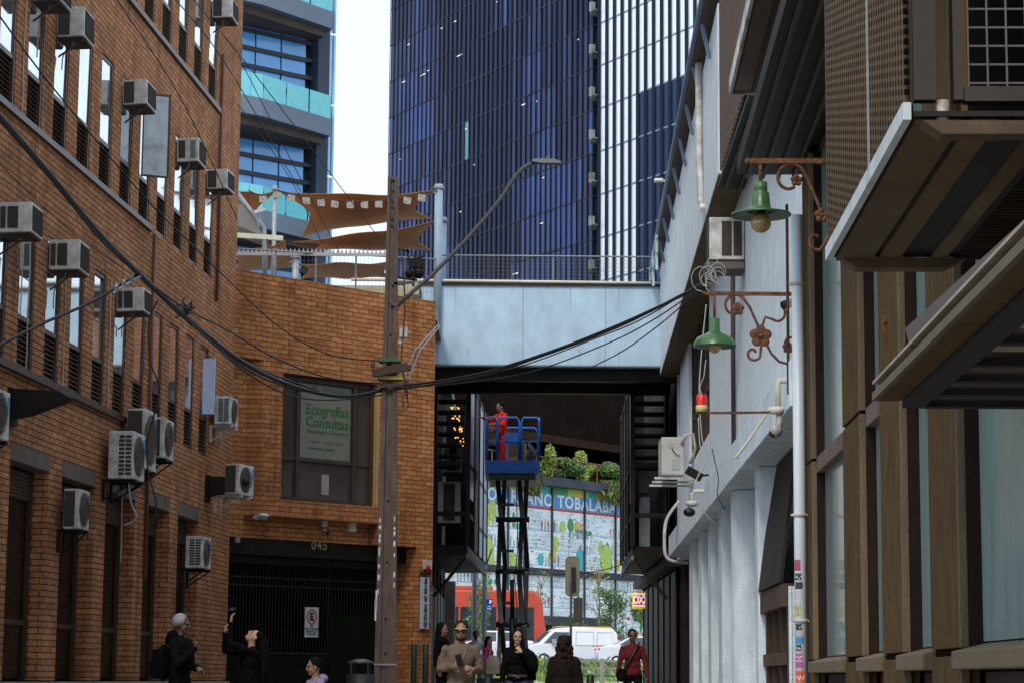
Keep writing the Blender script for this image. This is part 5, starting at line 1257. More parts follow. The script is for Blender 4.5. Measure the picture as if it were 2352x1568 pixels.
# dark ribbed metal cladding and roof sheet between the two buildings
cl = thing('metal_canopy', 'dark ribbed metal canopy and cladding above the white wall, below the beige balcony', 'canopy', FW.o, FW.rot)
zc = FW.loc(1655, 435, .3)[1]; xc = FW.loc(1655, 435, .3)[0]
m = MB(); m.prism([(xc, .34, zc), (1.0, .34, zc - .2), (1.0, -1.6, zc - .2), (xc, -1.6, zc)], (0, 0, .06)); m.build('roof_sheet', steel_d, cl)
for i in range(5): m = MB(); y = .25 - i * .18; m.bar((xc, y, zc - .03), (1.0, y, zc - .23), .035); m.build('purlin', mat('purlin', (.03, .02, .013), .9, spec=.1), cl)
m = MB(); m.box(1.2, 8.55, -.3, .32, zc + .1, 14.5); m.build('cladding', mat('brown ribbed metal', (.045, .028, .020), .6, var=.3, streak=6), cl)
m = MB()
for i in range(30): x = 1.3 + i * .245; m.box(x, x + .05, .322, .35, zc + .1, 14.5)
m.build('ribs', mat('rib brown', (.075, .05, .036), .6), cl)

# ------------------------------------------------------------------ caged balcony of perforated steel
YF = 11.0; A_ = at(1905, 592, YF); FC = Frame(A_.x, YF, .037)
zc0 = A_.z; xn = FC.loc(2085, 262)[0]; zc1 = zc0 + 2.6
cg = thing('caged_balcony', 'brown perforated steel balcony cage with white bottom edge at the upper right', 'balcony', FC.o, FC.rot)
perf = mat('perforated brown steel', (.035, .021, .010), .55, metal=.2, var=.35, scale=4)
m = MB(); m.box(xn, 0, -.02, -.004, zc0 + .04, zc1); m.build('street_panel', perf, cg)
m = MB(); n = 36
for i in range(n): x = xn * (i + .5) / n; m.box(x - .012, x + .012, -.004, .012, zc0 + .04, zc1)
m.build('ribs', mat('rib highlight', (.10, .064, .03), .5, metal=.2), cg)
m = MB()
for i in range(n):
    x = xn * (i + .98) / n
    for k in range(66):
        z = zc0 + .06 + k * .038 + (.019 if i % 2 else 0); m.box(x - .034, x - .012, -.0035, .0135, z, z + .018)
m.build('slots', dark_in, cg)
m = MB(); m.box(xn * .62 - .02, xn * .62, .0, .02, zc0 + .04, zc1); m.build('joint_strip', steel_g, cg)
m = MB(); m.box(xn - .02, 0, -.01, .02, zc0 - .015, zc0 + .05); m.build('bottom_edge', mat('white edge strip', (.55, .6, .6), .5, var=.2), cg)
for a, b, mm in ((-.2, -.03, beige), (-.33, -.23, mat('dusty strip', (.15, .10, .06), .9, spec=.1)), (-.55, -.48, beige)):
    m = MB(); m.box(xn + .02, -.02, a, b, zc0 - .02, zc0 - .003); m.build('soffit_strip', mm, cg)
m = MB(); m.box(xn - .01, -.01, -2.6, -.02, zc0 + .0, zc0 + .02); m.build('soffit', mat('dark mesh soffit', (.012, .007, .004), .8, var=.4), cg)
m = MB()
for i in range(44):
    x = xn * i / 44 - .02; m.bar((x, -.6, zc0 - .006), (x - .001, -2.6, zc0 - .006), .02, .012)
m.build('soffit_ribs', mat('soffit rib', (.035, .022, .012), .8, var=.6, spec=.15), cg)
for x in (-.05, xn + .03):
    m = MB(); m.prism([(x - .06, -.05, zc0 - .02), (x - .06, -.65, zc0 - .02), (x - .06, -.55, zc0 - .07), (x - .06, -.12, zc0 - .07)], (.11, 0, 0)); m.build('corner_bracket', mat('stained bracket', (.10, .062, .032), .8, var=.5), cg)
# near face: posts, rails, wire grid
yq = lambda u: -(at(u, 200, FC.world(xn, 0, 0).y).x - FC.world(xn, 0, 0).x)
for u0, u1 in ((2097, 2148), (2188, 2210)):
    m = MB(); m.box(xn - .02, xn + .04, yq(u1), yq(u0), zc0 + .06, zc1 + .2); m.build('post', mat('dark brown post', (.035, .022, .016), .5, var=.3), cg)
m = MB(); m.box(xn - .02, xn + .04, -1.6, yq(2212), zc0 + .055, zc0 + .11); m.box(xn - .02, xn + .04, -1.6, yq(2212), zc1, zc1 + .06); m.build('rail', mat('dark brown post', (.035, .022, .016)), cg)
m = MB(); yg0 = yq(2225)
for i in range(16): m.bar((xn + .01, yg0 - .07 * i, zc0 + .11), (xn + .01, yg0 - .07 * i, zc1), .007)
for i in range(34): m.bar((xn + .015, yg0, zc0 + .13 + .07 * i), (xn + .015, yg0 - 1.1, zc0 + .13 + .07 * i), .007)
m.build('wire_grid', mat('dull wire', (.12, .10, .09), .5, metal=.4), cg)
m = MB(); m.box(xn + .3, xn + .36, yq(2252), yq(2236), zc0 + .05, zc1); m.box(xn + .3, xn + .36, -1.5, yq(2240), zc0 + .13, zc0 + .17); m.build('timber_stud', mat('amber timber', (.30, .16, .06), .7, var=.3), cg)
m = MB(); m.box(xn + .5, -.05, -.72, -.66, zc0 + .03, zc1); m.box(xn + .5, xn + .55, -2.4, -.66, zc0 + .03, zc1); m.box(xn + .1, -.05, -2.6, -.05, zc1, zc1 + .1); m.build('inner_wall', dark_in, cg)
p = FC.world(xn + .0, 0, 0); m = MB(); a = at(2157, 277, p.y - .05); b = at(2188, 222, p.y - .05)
m.lathe([(.001, a.z), ((b.x - a.x) * .45, a.z), ((b.x - a.x) * .5, b.z), ((b.x - a.x) * .45, b.z)], ((a.x + b.x) / 2, p.y + .02, 0), 16); o = m.build('tin_can', mat('paper label', (.45, .43, .38), .6, var=.4, scale=30, dirt=(.2, .12, .08))); tag(o, 'small pale tin standing on the edge of the caged balcony beside a brown post', 'can')

# lower timber canopy
YC = 8.6; A2 = at(2003, 920, YC); F5 = Frame(A2.x, YC, .037)
cn = thing('entrance_canopy', 'weathered timber canopy frame below the caged balcony at the right edge', 'canopy', F5.o, F5.rot)
z5 = A2.z; xn5 = -3.4
wd_l = mat('weathered plank', (.10, .066, .036), .9, var=.35, scale=3, dirt=(.09, .05, .02), spec=.1); wd_d = mat('black stained beam', (.010, .006, .004), .8, var=.5)
m = MB(); m.box(xn5, 0, -.02, .0, z5, z5 + .03); m.build('edge_board', mat('grey edge board', (.115, .085, .058), .8, var=.3), cn)
for i in range(9): m = MB(); m.box(xn5 * (i + 1) / 9 + .006, xn5 * i / 9, -.105, -.022, z5, z5 + .02); m.build('plank', wd_l, cn)
m = MB(); m.box(xn5, -.02, -.185, -.11, z5 - .03, z5 + .05); m.build('beam', wd_d, cn)
for i, x in enumerate((-.06, -.42, -.80, -1.2, -1.7, -2.3)):
    m = MB(); m.box(x - .02, x + .05, -2.4, -.19, z5 - .03, z5 + .045); m.build('cross_beam', wd_d, cn)
    m = MB(); m.box(x - .22, x - .05, -2.4, -.19, z5 + .01, z5 + .03); m.build('batten', mat('pale batten', (.36, .28, .19), .8, var=.25), cn)
m = MB(); m.box(xn5, -.02, -.2, -.0, z5 + .06, z5 + .07); m.build('roof_sheet', mat('dusty roof sheet', (.35, .29, .22), .6, var=.3), cn)
m = MB(); m.bar((-1.0, -.03, z5 + .09), (-2.6, -.8, z5 + .75), .07); m.bar((-1.6, -.9, z5 + .12), (-2.6, -.8, z5 + .12), .06); m.build('stay_bar', mat('purple brown steel', (.07, .048, .044), .5, var=.3), cn)

# ------------------------------------------------------------------ wall lamps
def lamp(lab, Y, shade, bulb, bar, stem, scrolls, flowers, seg=.012):
    P = lambda u, v, dy=0: at(u, v, Y + dy)
    t = thing('wall_lamp', lab, 'lamp', P(*stem[1]), 0, 'green enamel lamps on rusty scroll brackets')
    inv = Matrix.Translation(-P(*stem[1]))
    L = lambda u, v, dy=0: inv @ P(u, v, dy)
    s = Y / 5268
    m = MB(); m.bar(L(*bar[0]), L(*bar[1]), .035); m.ball(L(bar[0][0] - 3, bar[0][1]), .022, 8); m.build('bracket_arm', rust, t)
    m = MB(); m.tube([L(*stem[0]), L(*stem[1])], .014, 8); m.build('stem', rust, t)
    m = MB(); prof = [(r * s, -(v - stem[1][1]) * s) for r, v in shade]; m.lathe(prof, (0, 0, 0), 36); o = m.build('shade', green_p, t)
    m = MB(); prof2 = [(max(0.001, r * s - .004), -(v - stem[1][1]) * s - .004) for r, v in shade[-3:]]; m.lathe(prof2, (0, 0, 0), 36); m.build('shade_lining', green_i, t)
    m = MB(); m.ball((0, 0, -(bulb[1] - stem[1][1]) * s), bulb[2] * s, 20); b = m.build('bulb', mat('amber glass bulb', (.42, .27, .10), .08, var=.1, spec=.9), t)
    m = MB(); m.lathe([(.02, .03), (.028, .0), (.02, -.02)], (0, 0, -(bulb[1] - bulb[2] - stem[1][1]) * s), 10); m.build('socket', steel_d, t)
    for sc_ in scrolls: m = MB(); m.tube([L(*q) for q in sc_], seg, 7); m.build('scroll', rust, t)
    for u, v, r in flowers:
        m = MB(); c = L(u, v)
        for k in range(5): a = k * 2 * math.pi / 5 + .3; m.ball(c + Vector((math.cos(a) * r * s * .6, -.005, math.sin(a) * r * s * .6)), (r * s * .48, .018, r * s * .48), 8)
        m.ball(c + Vector((0, -.02, 0)), r * s * .25, 8); m.build('iron_flower', rust, t)
    return t
def arc(cx_, cy_, r0, r1, a0, a1, n=16): return [(cx_ + (r0 + (r1 - r0) * i / n) * math.cos(D(a0 + (a1 - a0) * i / n)), cy_ - (r0 + (r1 - r0) * i / n) * math.sin(D(a0 + (a1 - a0) * i / n))) for i in range(n + 1)]
lamp('nearer green enamel wall lamp with round amber bulb, hung level with the caged balcony', 15.0,
     [(5, 418), (15, 419), (16, 438), (14, 441), (20, 446), (22, 474), (24, 480), (34, 488), (70, 495), (71, 498)], (0, 516, 24), ((1721, 371), (1903, 371)), ((1747, 374), (1747, 419)),
     [arc(1815, 412, 20, 34, 300, 100) + arc(1815, 412, 34, 36, 100, 40, 8) + [(1858, 420), (1880, 470), (1888, 496)], arc(1876, 552, 8, 24, 60, 290, 14) + [(1895, 560), (1902, 540)]],
     [(1829, 415, 14), (1887, 495, 17)])
lamp('farther green enamel wall lamp with scrolled rusty bracket beside the white downpipe', 22.4,
     [(5, 730), (12, 731), (13, 762), (22, 768), (40, 776), (48, 788), (51, 797)], (0, 797, 16), ((1622, 674), (1846, 676)), ((1641, 678), (1641, 731)),
     [arc(1688, 703, 16, 26, 330, 80) + arc(1688, 703, 26, 26, 80, 30, 6) + [(1722, 706), (1738, 742), (1746, 757)],
      arc(1783, 722, 10, 22, 170, 400, 16)[::-1][:12] + [(1758, 728), (1752, 745), (1750, 757)],
      arc(1730, 811, 6, 18, 20, 330, 16) + [(1748, 798), (1750, 784)],
      [(1758, 784), (1772, 812), (1790, 830), (1812, 836), (1832, 826), (1841, 806), (1838, 784), (1825, 773), (1808, 776), (1802, 790)]],
     [(1694, 710, 15), (1747, 772, 25), (1810, 798, 13)], .014)
m = MB(); a = at(1850, 700, 22.4); b = at(1850, 890, 22.4); m.bar((0, 0, 0), b - a, .05, .03); o = m.build('rusty_plate', rust); o.location = a; tag(o, 'long rusty iron mounting plate beside the white downpipe', 'plate')
m = MB(); p = at(2036, 608, 12.6); m.prism([(-.02, 0, 0), (.015, 0, 0), (.015, 0, -.17), (-.02, 0, -.13)], (0, .02, 0)); m.box(-.02, .015, -.01, 0, -.05, -.03); o = m.build('rusty_plate', rust); o.location = FB.world(FB.loc(2036, 608)[0], .01, p.z); tag(o, 'short rusty iron plate hanging under the caged balcony', 'plate')

# ------------------------------------------------------------------ white downpipe with stickers
YP = 20.0; pp = at(1836, 1100, YP); zpt = at(1832, 495, YP).z
dp = thing('downpipe', 'tall white plastic downpipe with stickers where the white and brown buildings meet', 'pipe', (pp.x, YP, 0))
m = MB(); m.tube([(0, 0, gz(YP)), (0, 0, zpt)], .052, 20); m.build('pipe', mat('white pvc', (.62, .68, .72), .35, var=.08, scale=2), dp)
for v in (652, 1182, 1425):
    z = at(1836, v, YP).z; m = MB(); m.lathe([(.052, -.015), (.062, -.015), (.062, .015), (.052, .015)], (0, 0, z), 20); m.box(-.08, .085, -.015, .0, z - .008, z + .008); m.build('clamp', white_m, dp)
stk = [(1285, 1310, (.4, .05, .12), 0), (1316, 1332, (.05, .05, .05), 1), (1336, 1352, (.03, .03, .03), 0), (1356, 1372, (.5, .5, .5), 0), (1390, 1413, (.45, .36, .12), 2), (1432, 1446, (.03, .03, .03), 1), (1447, 1460, (.4, .4, .4), 0), (1462, 1478, (.05, .25, .45), 0), (1480, 1494, (.04, .04, .05), 1), (1500, 1514, (.6, .05, .35), 1), (1519, 1532, (.45, .08, .3), 0), (1540, 1566, (.7, .08, .02), 2)]
for i, (v0, v1, c, k) in enumerate(stk):
    z0, z1 = at(1830, v1, YP).z, at(1830, v0, YP).z; m = MB(); a0, a1 = -165 + (i % 3) * 6, -95 + (i % 4) * 9
    R_ = .0532; n = 8; r_ = random.Random(i)
    for j in range(n):
        b0, b1 = D(a0 + (a1 - a0) * j / n), D(a0 + (a1 - a0) * (j + 1) / n)
        m.mi = 0
        m.face([(R_ * math.cos(b0), R_ * math.sin(b0), z0), (R_ * math.cos(b1), R_ * math.sin(b1), z0), (R_ * math.cos(b1), R_ * math.sin(b1), z1), (R_ * math.cos(b0), R_ * math.sin(b0), z1)])
        if k and r_.random() < .7:
            m.mi = 1; h = (z1 - z0); q0 = z0 + h * r_.uniform(.1, .5); R2 = R_ + .0008; m.face([(R2 * math.cos(b0), R2 * math.sin(b0), q0), (R2 * math.cos(b1), R2 * math.sin(b1), q0), (R2 * math.cos(b1), R2 * math.sin(b1), q0 + h * .25), (R2 * math.cos(b0), R2 * math.sin(b0), q0 + h * .25)])
    m.build('sticker', [mat('sticker %d' % i, c, .5, var=.1), mat('sticker ink', (.6, .6, .55), .5)], dp)
m = MB(); a = at(1811, 880, 20.6); b = at(1806, 470, 20.6); m.tube([(a.x, 20.6, a.z - .1), (a.x, 20.6, b.z)], .014, 8); o = m.build('rusty_pipe', rust); tag(o, 'thin rusty conduit running up just left of the white downpipe', 'pipe')
m = MB(); a = at(1812, 1345, 21); b = at(1826, 1345, 21); m.box(a.x, b.x + .06, 21, 21.05, .4, a.z); m.box(a.x - .0, a.x + .02, 20.98, 21.0, .4, a.z); o = m.build('white_board', white_s); tag(o, 'narrow white board standing behind the lower part of the stickered downpipe', 'board')
# cameras, beacon, boxes
p = at(1848, 695, 21.5); t = thing('security_camera', 'cream bullet camera with grey box high on the white downpipe', 'camera', p)
m = MB(); m.box(-.02, .09, -.03, .04, -.09, .06); m.build('junction_box', grey_m, t, bevel=.004)
m = MB(); m.bar((0, -.03, .0), (-.1, -.06, -.02), .03); m.build('arm', cream, t)
m = MB(); m.tube([(-.08, -.06, .0), (-.2, -.1, -.04)], [.045, .042], 12); m.build('body', mat('camera grey', (.35, .33, .3), .4), t); m = MB(); m.tube([(-.19, -.097, -.037), (-.225, -.108, -.05)], [.044, .04], 12); m.build('lens_hood', black, t)
Yb = 21.2; p = at(1612, 948, Yb); t = thing('warning_beacon', 'red and yellow warning beacon on a thin rusty bar out from the white wall', 'light', p)
q = at(1790, 946, Yb) - p; m = MB(); m.bar((-.05, 0, 0), q, .022); m.build('bar', rust, t)
m = MB(); m.lathe([(.001, .01), (.055, .01), (.058, .06), (.052, .07)], (0, 0, 0), 18); m.build('base', mat('beacon yellow', (.62, .5, .22), .5), t)
m = MB(); m.lathe([(.05, .068), (.05, .16), (.042, .172), (.001, .174)], (0, 0, 0), 18); m.build('red_dome', mat('beacon red', (.72, .02, .015), .25, var=.1), t)
m = MB(); m.tube([(.0, 0, .17), (-.02, 0, .24), (.02, 0, .34), (.04, 0, .5)], .004, 5); m.build('cable', white_m, t)
Yd = 20.8; p = at(1783, 945, Yd); t = thing('dome_camera', 'white pipe mounted dome camera hanging beside the downpipe', 'camera', p); s = Yd / 5268
L = lambda u, v: at(u, v, Yd) - p
m = MB(); m.tube([L(1822, 872), L(1790, 874), L(1787, 880), L(1787, 935)], .028, 10); m.build('conduit', cream, t)
m = MB(); m.lathe([(.001, .03), (.06, .03), (.07, .0), (.055, -.03), (.001, -.03)], L(1785, 942), 16); m.build('collar', cream, t)
m = MB(); m.tube([L(1790, 950), L(1791, 975), L(1783, 985)], .03, 10); m.ball(L(1782, 988), .062, 14); m.build('body', mat('camera grey', (.35, .33, .3)), t); m = MB(); m.ball(L(1777, 993), .045, 12); m.build('lens_dome', black, t)
Ye = 34; p = at(1588, 1150, Ye); t = thing('dome_camera', 'small white dome camera hanging from a bent pipe below the flood lamp', 'camera', p); L = lambda u, v: at(u, v, Ye) - p
m = MB(); m.tube([L(1672, 1127), L(1595, 1127), L(1590, 1132), L(1589, 1155)], .028, 8); m.build('conduit', cream, t)
m = MB(); m.lathe([(.001, .0), (.09, .0), (.1, -.04), (.07, -.08), (.001, -.08)], L(1590, 1150), 14); m.build('body', white_m, t); m = MB(); m.ball(L(1583, 1175), (.09, .09, .07), 12); m.build('lens_dome', black, t)
Yf = 33; p = at(1600, 1088, Yf); t = thing('flood_lamp', 'small dark flood lamp tilted on a bracket on the white wall', 'light', p); L = lambda u, v: at(u, v, Yf) - p
m = MB(); m.bar(L(1577, 1077), L(1612, 1097), .05, .12); m.build('lamp_head', steel_d, t); m = MB(); m.bar(L(1605, 1092), L(1628, 1090), .03); m.build('bracket', steel_d, t)
p = at(1503, 415, 47); m = MB(); m.tube([(0, 0, 0), (.18, 0, .0)], .05, 10); m.bar((.15, 0, 0), (.5, 0, -.05), .04); o = m.build('security_camera', white_m); o.location = p; tag(o, 'tiny white camera sticking out from the white building eaves', 'camera')

# ------------------------------------------------------------------ overhead cables
def cable(name, lab, P, r=.012, sag=0, grp=None, m_=None, n=8):
    """P: (u, v, depth) points smoothed into one wire"""
    W = [at(*q) for q in P]; pts = []
    for i in range(len(W) - 1):
        p0 = W[max(0, i - 1)]; p1 = W[i]; p2 = W[i + 1]; p3 = W[min(len(W) - 1, i + 2)]
        for k in range(n):
            t_ = k / n; pts.append(.5 * ((2 * p1) + (p2 - p0) * t_ + (2 * p0 - 5 * p1 + 4 * p2 - p3) * t_ ** 2 + (3 * p1 - p0 - 3 * p2 + p3) * t_ ** 3))
    pts.append(W[-1])
    m = MB(); m.tube(pts, r, 6); o = m.build(name, m_ or blackc); return tag(o, lab, 'cable', grp)
main = [(-40, 225, 17), (100, 385, 19), (230, 540, 21.5), (318, 628, 23.5), (430, 732, 26.5), (560, 832, 30), (680, 888, 33), (800, 910, 34.5), (905, 886, 35)]
cable('power_cable', 'thickest black cable sweeping from the top left down to the pole', main, .030)
for i, (d1, r, lab) in enumerate(((7, .014, 'thin black cable twisted just above the thickest one'), (-8, .014, 'thin black cable twisted just below the thickest one'))):
    cable('power_cable', lab, [(u, v + d1 * math.sin(k * 1.9 + i) + (4 if i else -3) * (1 if k > 4 else .4), y) for k, (u, v, y) in enumerate(main)], r)
cable('phone_cable', 'slack cable below the thick one in front of the clinic window', [(430, 735, 26), (560, 850, 30), (660, 905, 32.5), (760, 918, 34), (890, 905, 35)], .012)
cable('phone_cable', 'thin cable from the cable clamp crossing the end of the brown wall to the pole', [(318, 630, 23.5), (420, 705, 26), (520, 757, 29), (640, 825, 32), (760, 868, 34), (900, 882, 35)], .012)
cable('phone_cable', 'thin wire crossing the orange brick to the green clamp on the pole', [(-10, 25, 22), (120, 200, 24), (330, 450, 27), (480, 600, 30), (640, 750, 33), (760, 815, 34.5), (870, 828, 35)], .010)
cable('phone_cable', 'cable rising from the left edge to the insulators on the thick cable', [(-10, 797, 21), (100, 742, 21.8), (210, 694, 22.7), (318, 630, 23.5)], .016)
cable('phone_cable', 'faint wire running down the left wall from the photo edge', [(-10, 368, 24), (110, 485, 25), (200, 560, 26), (318, 640, 27)], .006)
for i, (a, b, c, lab) in enumerate((((262, -10, 25), (420, 235, 29), (545, 505, 34), 'thin wire crossing the top of the brown brick wall'), ((395, -10, 26), (520, 150, 30), (690, 440, 38), 'thin wire passing in front of the pale blue tower'), ((436, -10, 28), (600, 190, 33), (880, 560, 40), 'long thin wire dropping from the top past the tower to the terrace'), ((548, 130, 38), (700, 430, 41), (780, 580, 44), 'thin wire in front of the tower balconies'), ((547, 240, 38), (660, 400, 41), (740, 560, 44), 'lower thin wire in front of the tower balconies'))):
    cable('phone_cable', lab, [a, b, c], .008)
right_anchor = (1618, 652)
rc = [[(905, 888, 35), (1080, 862, 33.5), (1250, 812, 31.8), (1430, 742, 29.8), (1618, 655, 28)], [(905, 894, 35), (1080, 868, 33.5), (1250, 815, 31.8), (1430, 746, 29.8), (1618, 650, 28)], [(1000, 886, 35), (1200, 858, 32.5), (1380, 795, 30.5), (1500, 735, 29), (1618, 655, 28)], [(1000, 880, 35), (1180, 845, 33), (1360, 780, 31), (1480, 730, 29.5), (1618, 645, 28)], [(1360, 842, 36), (1440, 800, 32), (1540, 725, 29.5), (1618, 650, 28)]]
for i, q in enumerate(rc):
    cable('phone_cable', ['upper black cable of the bundle crossing the pale blue bridge', 'black cable sagging just under the upper one across the bridge', 'lowest sagging cable of the bundle crossing under the bridge edge', 'middle cable of the bundle in front of the bridge', 'single thin wire slanting across the right end of the bridge'][i], q, .018 if i < 2 else .009)
cable('phone_cable', 'nearly level thin wire across the mural behind the lift mast', [(1070, 1300, 58), (1200, 1318, 57.5), (1350, 1314, 57), (1450, 1290, 56.5)], .012)
# insulator set, clamp
p = at(300, 645, 23.3); t = thing('cable_clamp', 'grey insulator rack where the rising cable meets the thick black cable', 'clamp', p)
for k in range(3): m = MB(); c = at(268 + k * 17, 660 - k * 10, 22.9) - p; m.lathe([(.001, -.03), (.025, -.025), (.012, -.005), (.03, .0), (.012, .01), (.02, .035), (.001, .035)], c, 8); m.build('insulator', steel_g, t)
m = MB(); m.bar(at(262, 672, 22.9) - p, at(322, 634, 23.5) - p, .02); m.build('rack', grey_m, t)
p = at(420, 712, 26.3); m = MB(); r_ = random.Random(4)
for k in range(9): a = r_.uniform(0, 6.28); m.tube([(r_.gauss(0, .05), r_.gauss(0, .04), r_.gauss(0, .04)) for _ in range(6)], .010, 5)
m.ball((0, 0, 0), (.09, .06, .05), 8, Matrix.Rotation(D(38), 3, 'Y')); o = m.build('cable_knot', blackc); o.location = p; tag(o, 'black tangled splice knot on the thick cable over the brown brick', 'cable')
# hanging wires on the walls
def wire_on(lab, P, y, r=.007, m_=None): return cable('hanging_wire', lab, [(u, v, y) for u, v in P], r, m_=m_)
wire_on('black wire looping down past the third row air conditioner to the outdoor units', [(362, 690), (342, 740), (346, 830), (366, 890), (352, 960), (338, 1010), (340, 1080), (358, 1150), (352, 1200), (338, 1215)], 30.5, .012)
wire_on('grey drain hose hanging under the largest outdoor unit', [(296, 1110), (300, 1150), (312, 1180), (308, 1195), (285, 1205)], 31.8, .012, grey_m)
pale = mat('pale wire', (.4, .41, .4), .6)
wire_on('pale wire hanging from the flood lamp area down the white wall', [(1622, 700), (1612, 800), (1606, 900), (1612, 1000), (1622, 1050), (1600, 1100)], 27.2, .007, pale)
wire_on('second pale wire hanging from the red beacon', [(1604, 958), (1608, 1020), (1618, 1060), (1602, 1095), (1590, 1130)], 21.4, .006, pale)
wire_on('black wire drooping on the white wall beside the brown pipe', [(1636, 1030), (1642, 1060), (1650, 1100), (1648, 1140), (1668, 1170)], 26.4, .006)
wire_on('long pale wire curving under the lower ledge', [(1605, 1150), (1620, 1180), (1655, 1205), (1690, 1195)], 33, .008, pale)
wire_on('sloping grey conduit along the lower ledge of the white wall', [(1688, 1052), (1720, 1010), (1760, 950), (1790, 905)], 22.5, .014, cream)
wire_on('bundle of pale cables bending down beside the right steel box', [(1560, 1150), (1532, 1190), (1526, 1240), (1534, 1282), (1580, 1292)], 44.5, .035, white_m)
wire_on('vertical brown wire along the white upper band', [(1545, 840), (1560, 700), (1580, 560)], 40, .008)
# tangle under the AC on the white wall
p = at(1632, 640, 27.6); m = MB(); r_ = random.Random(8)
for k in range(10):
    c0 = Vector((r_.gauss(0, .07), 0, r_.gauss(0, .08))); rr_ = r_.uniform(.05, .13); m.tube([c0 + Vector((math.cos(a * .6) * rr_, r_.gauss(0, .01), math.sin(a * .6) * rr_ * 1.2)) for a in range(9)], .005, 4)
o = m.build('wire_tangle', pale); o.location = p; tag(o, 'tangle of pale wires under the air conditioner on the white wall', 'wires')
# ------------------------------------------------------------------ scissor lift with worker
YL = 52.0; c0 = at(1177, 1300, YL); g0 = gz(YL)
lift = thing('scissor_lift', 'blue basket scissor lift raised high in the passage on a black scissor mast', 'lift', (c0.x, YL, g0))
LV = lambda u, v, dy=0: at(u, v, YL + dy) - Vector((c0.x, YL, g0))
lb_m = mat('lift blue', (.012, .13, .50), .5, var=.25, scale=4, dirt=(.008, .06, .26)); lk = mat('lift black', (.015, .013, .013), .5, var=.4)
x0, x1 = LV(1114, 1070).x, LV(1240, 1070).x; zf0, zf1, zt6 = LV(1177, 1086).z, LV(1177, 1056).z, LV(1177, 955).z
DP = 2.2
m = MB(); m.box(x0, x1, 0, DP, zf0, zf0 + .06); m.box(x0, x1, 0, .05, zf0 + .06, zf1); m.box(x0, x0 + .05, .06, DP, zf0 + .06, zf1); m.box(x1 - .05, x1, .06, DP, zf0 + .06, zf1); m.build('basket_floor', lb_m, lift, bevel=.008)
for (xa_, ya, xb_, yb) in ((x0 + .02, .02, LV(1150, 0).x, .02), (LV(1153, 0).x, .02, LV(1200, 0).x, .02), (LV(1205, 0).x, .02, x1 - .02, .02), (x1 - .02, .05, x1 - .02, DP), (x0 + .02, .05, x0 + .02, DP), (x0 + .02, DP, x1 - .02, DP)):
    m = MB(); r_ = .02; zt = zt6 - .03; a, b = Vector((xa_, ya, 0)), Vector((xb_, yb, 0)); d = (b - a); e = d * .12 if d.length < 1 else d.normalized() * .08
    Z = lambda z: Vector((0, 0, z))
    r_ = .026
    m.tube([a + Z(zf1), a + Z(zt - .1), a + e + Z(zt), b - e + Z(zt), b + Z(zt - .1), b + Z(zf1)], r_, 8)
    m.bar(a + Z((zf1 + zt) / 2 - .05), b + Z((zf1 + zt) / 2 - .05), .035); m.build('guard_rail', lb_m, lift)
m = MB(); m.box(LV(1168, 0).x, LV(1200, 0).x, .03, .05, LV(0, 1010).z, LV(0, 983).z); m.build('gate_panel', lb_m, lift)
m = MB(); m.box(LV(1150, 0).x, LV(1212, 0).x, DP - .06, DP - .03, LV(0, 1050).z, LV(0, 978).z); m.build('rear_panel', lb_m, lift)
cb = mat('cardboard', (.33, .20, .11), .85, var=.2)
for (u0, u1, v0, v1, dy, lab, mm) in ((1166, 1209, 1055, 990, .25, 'large cardboard box standing in the blue lift basket', cb), (1122, 1142, 1020, 970, .4, 'smaller brown box hung at the left rail of the lift basket', mat('brown sack', (.2, .12, .08), .9))):
    a, b = at(u0, v0, YL + dy), at(u1, v1, YL + dy); m = MB(); m.box(0, b.x - a.x, 0, .4, 0, b.z - a.z); m.box((b.x - a.x) * .45, (b.x - a.x) * .55, -.004, 0, 0.005, b.z - a.z - .005); m.box(.02, b.x - a.x - .02, .02, .19, b.z - a.z, b.z - a.z + .02)
    o = m.build('cardboard_box', mm); o.location = (a.x, YL + dy, g0 + zf0 + .06 if u0 == 1166 else a.z); tag(o, lab, 'box')
a, b = at(1210, 1055, YL + .3), at(1232, 985, YL + .3); m = MB(); m.prism([(0, 0, 0), (b.x - a.x, 0, .05), (b.x - a.x, 0, (b.z - a.z) * .7), (.05, 0, b.z - a.z), (-.02, 0, .3)], (0, .3, 0)); m.tube([(.05, -.02, .1), (.1, -.03, .5), (.02, -.02, .65)], .03, 6); o = m.build('tool_bag', mat('grey bag', (.06, .055, .05), .8)); o.location = (a.x, YL + .3, g0 + zf0 + .06); tag(o, 'dark slumped tool bag at the right side of the lift basket', 'bag')
# mast
mk_v = [1098, 1192, 1311, 1433, 1545]
cols_u = [1147, 1157, 1196, 1208]
for k in range(len(mk_v) - 1):
    va, vb = mk_v[k], mk_v[k + 1]
    for j, u in enumerate(cols_u):
        s_ = 2 if (j + k) % 2 else -4
        m = MB(); m.bar(LV(u + s_, va + 2, .1 if j % 2 else .7), LV(u - s_, vb - 2, .7 if j % 2 else .1), .10, .07); m.build('scissor_arm', lk if j in (1, 2) or k < 2 else mat('worn grey arm', (.14, .13, .13), .5, var=.4), lift)
    m = MB(); m.tube([LV(1141, vb, .4), LV(1214, vb, .4)], .06, 10); m.tube([LV(1139, vb, .4), LV(1144, vb, .4)], .07, 10); m.tube([LV(1211, vb, .4), LV(1216, vb, .4)], .07, 10); m.build('cross_tube', lk, lift)
    if k < 3:
        m = MB(); m.box(LV(1160, 0).x, LV(1190, 0).x, .35, .45, LV(0, (va + vb) / 2 + 4).z, LV(0, (va + vb) / 2 - 2).z); m.build('cross_plate', lk, lift)
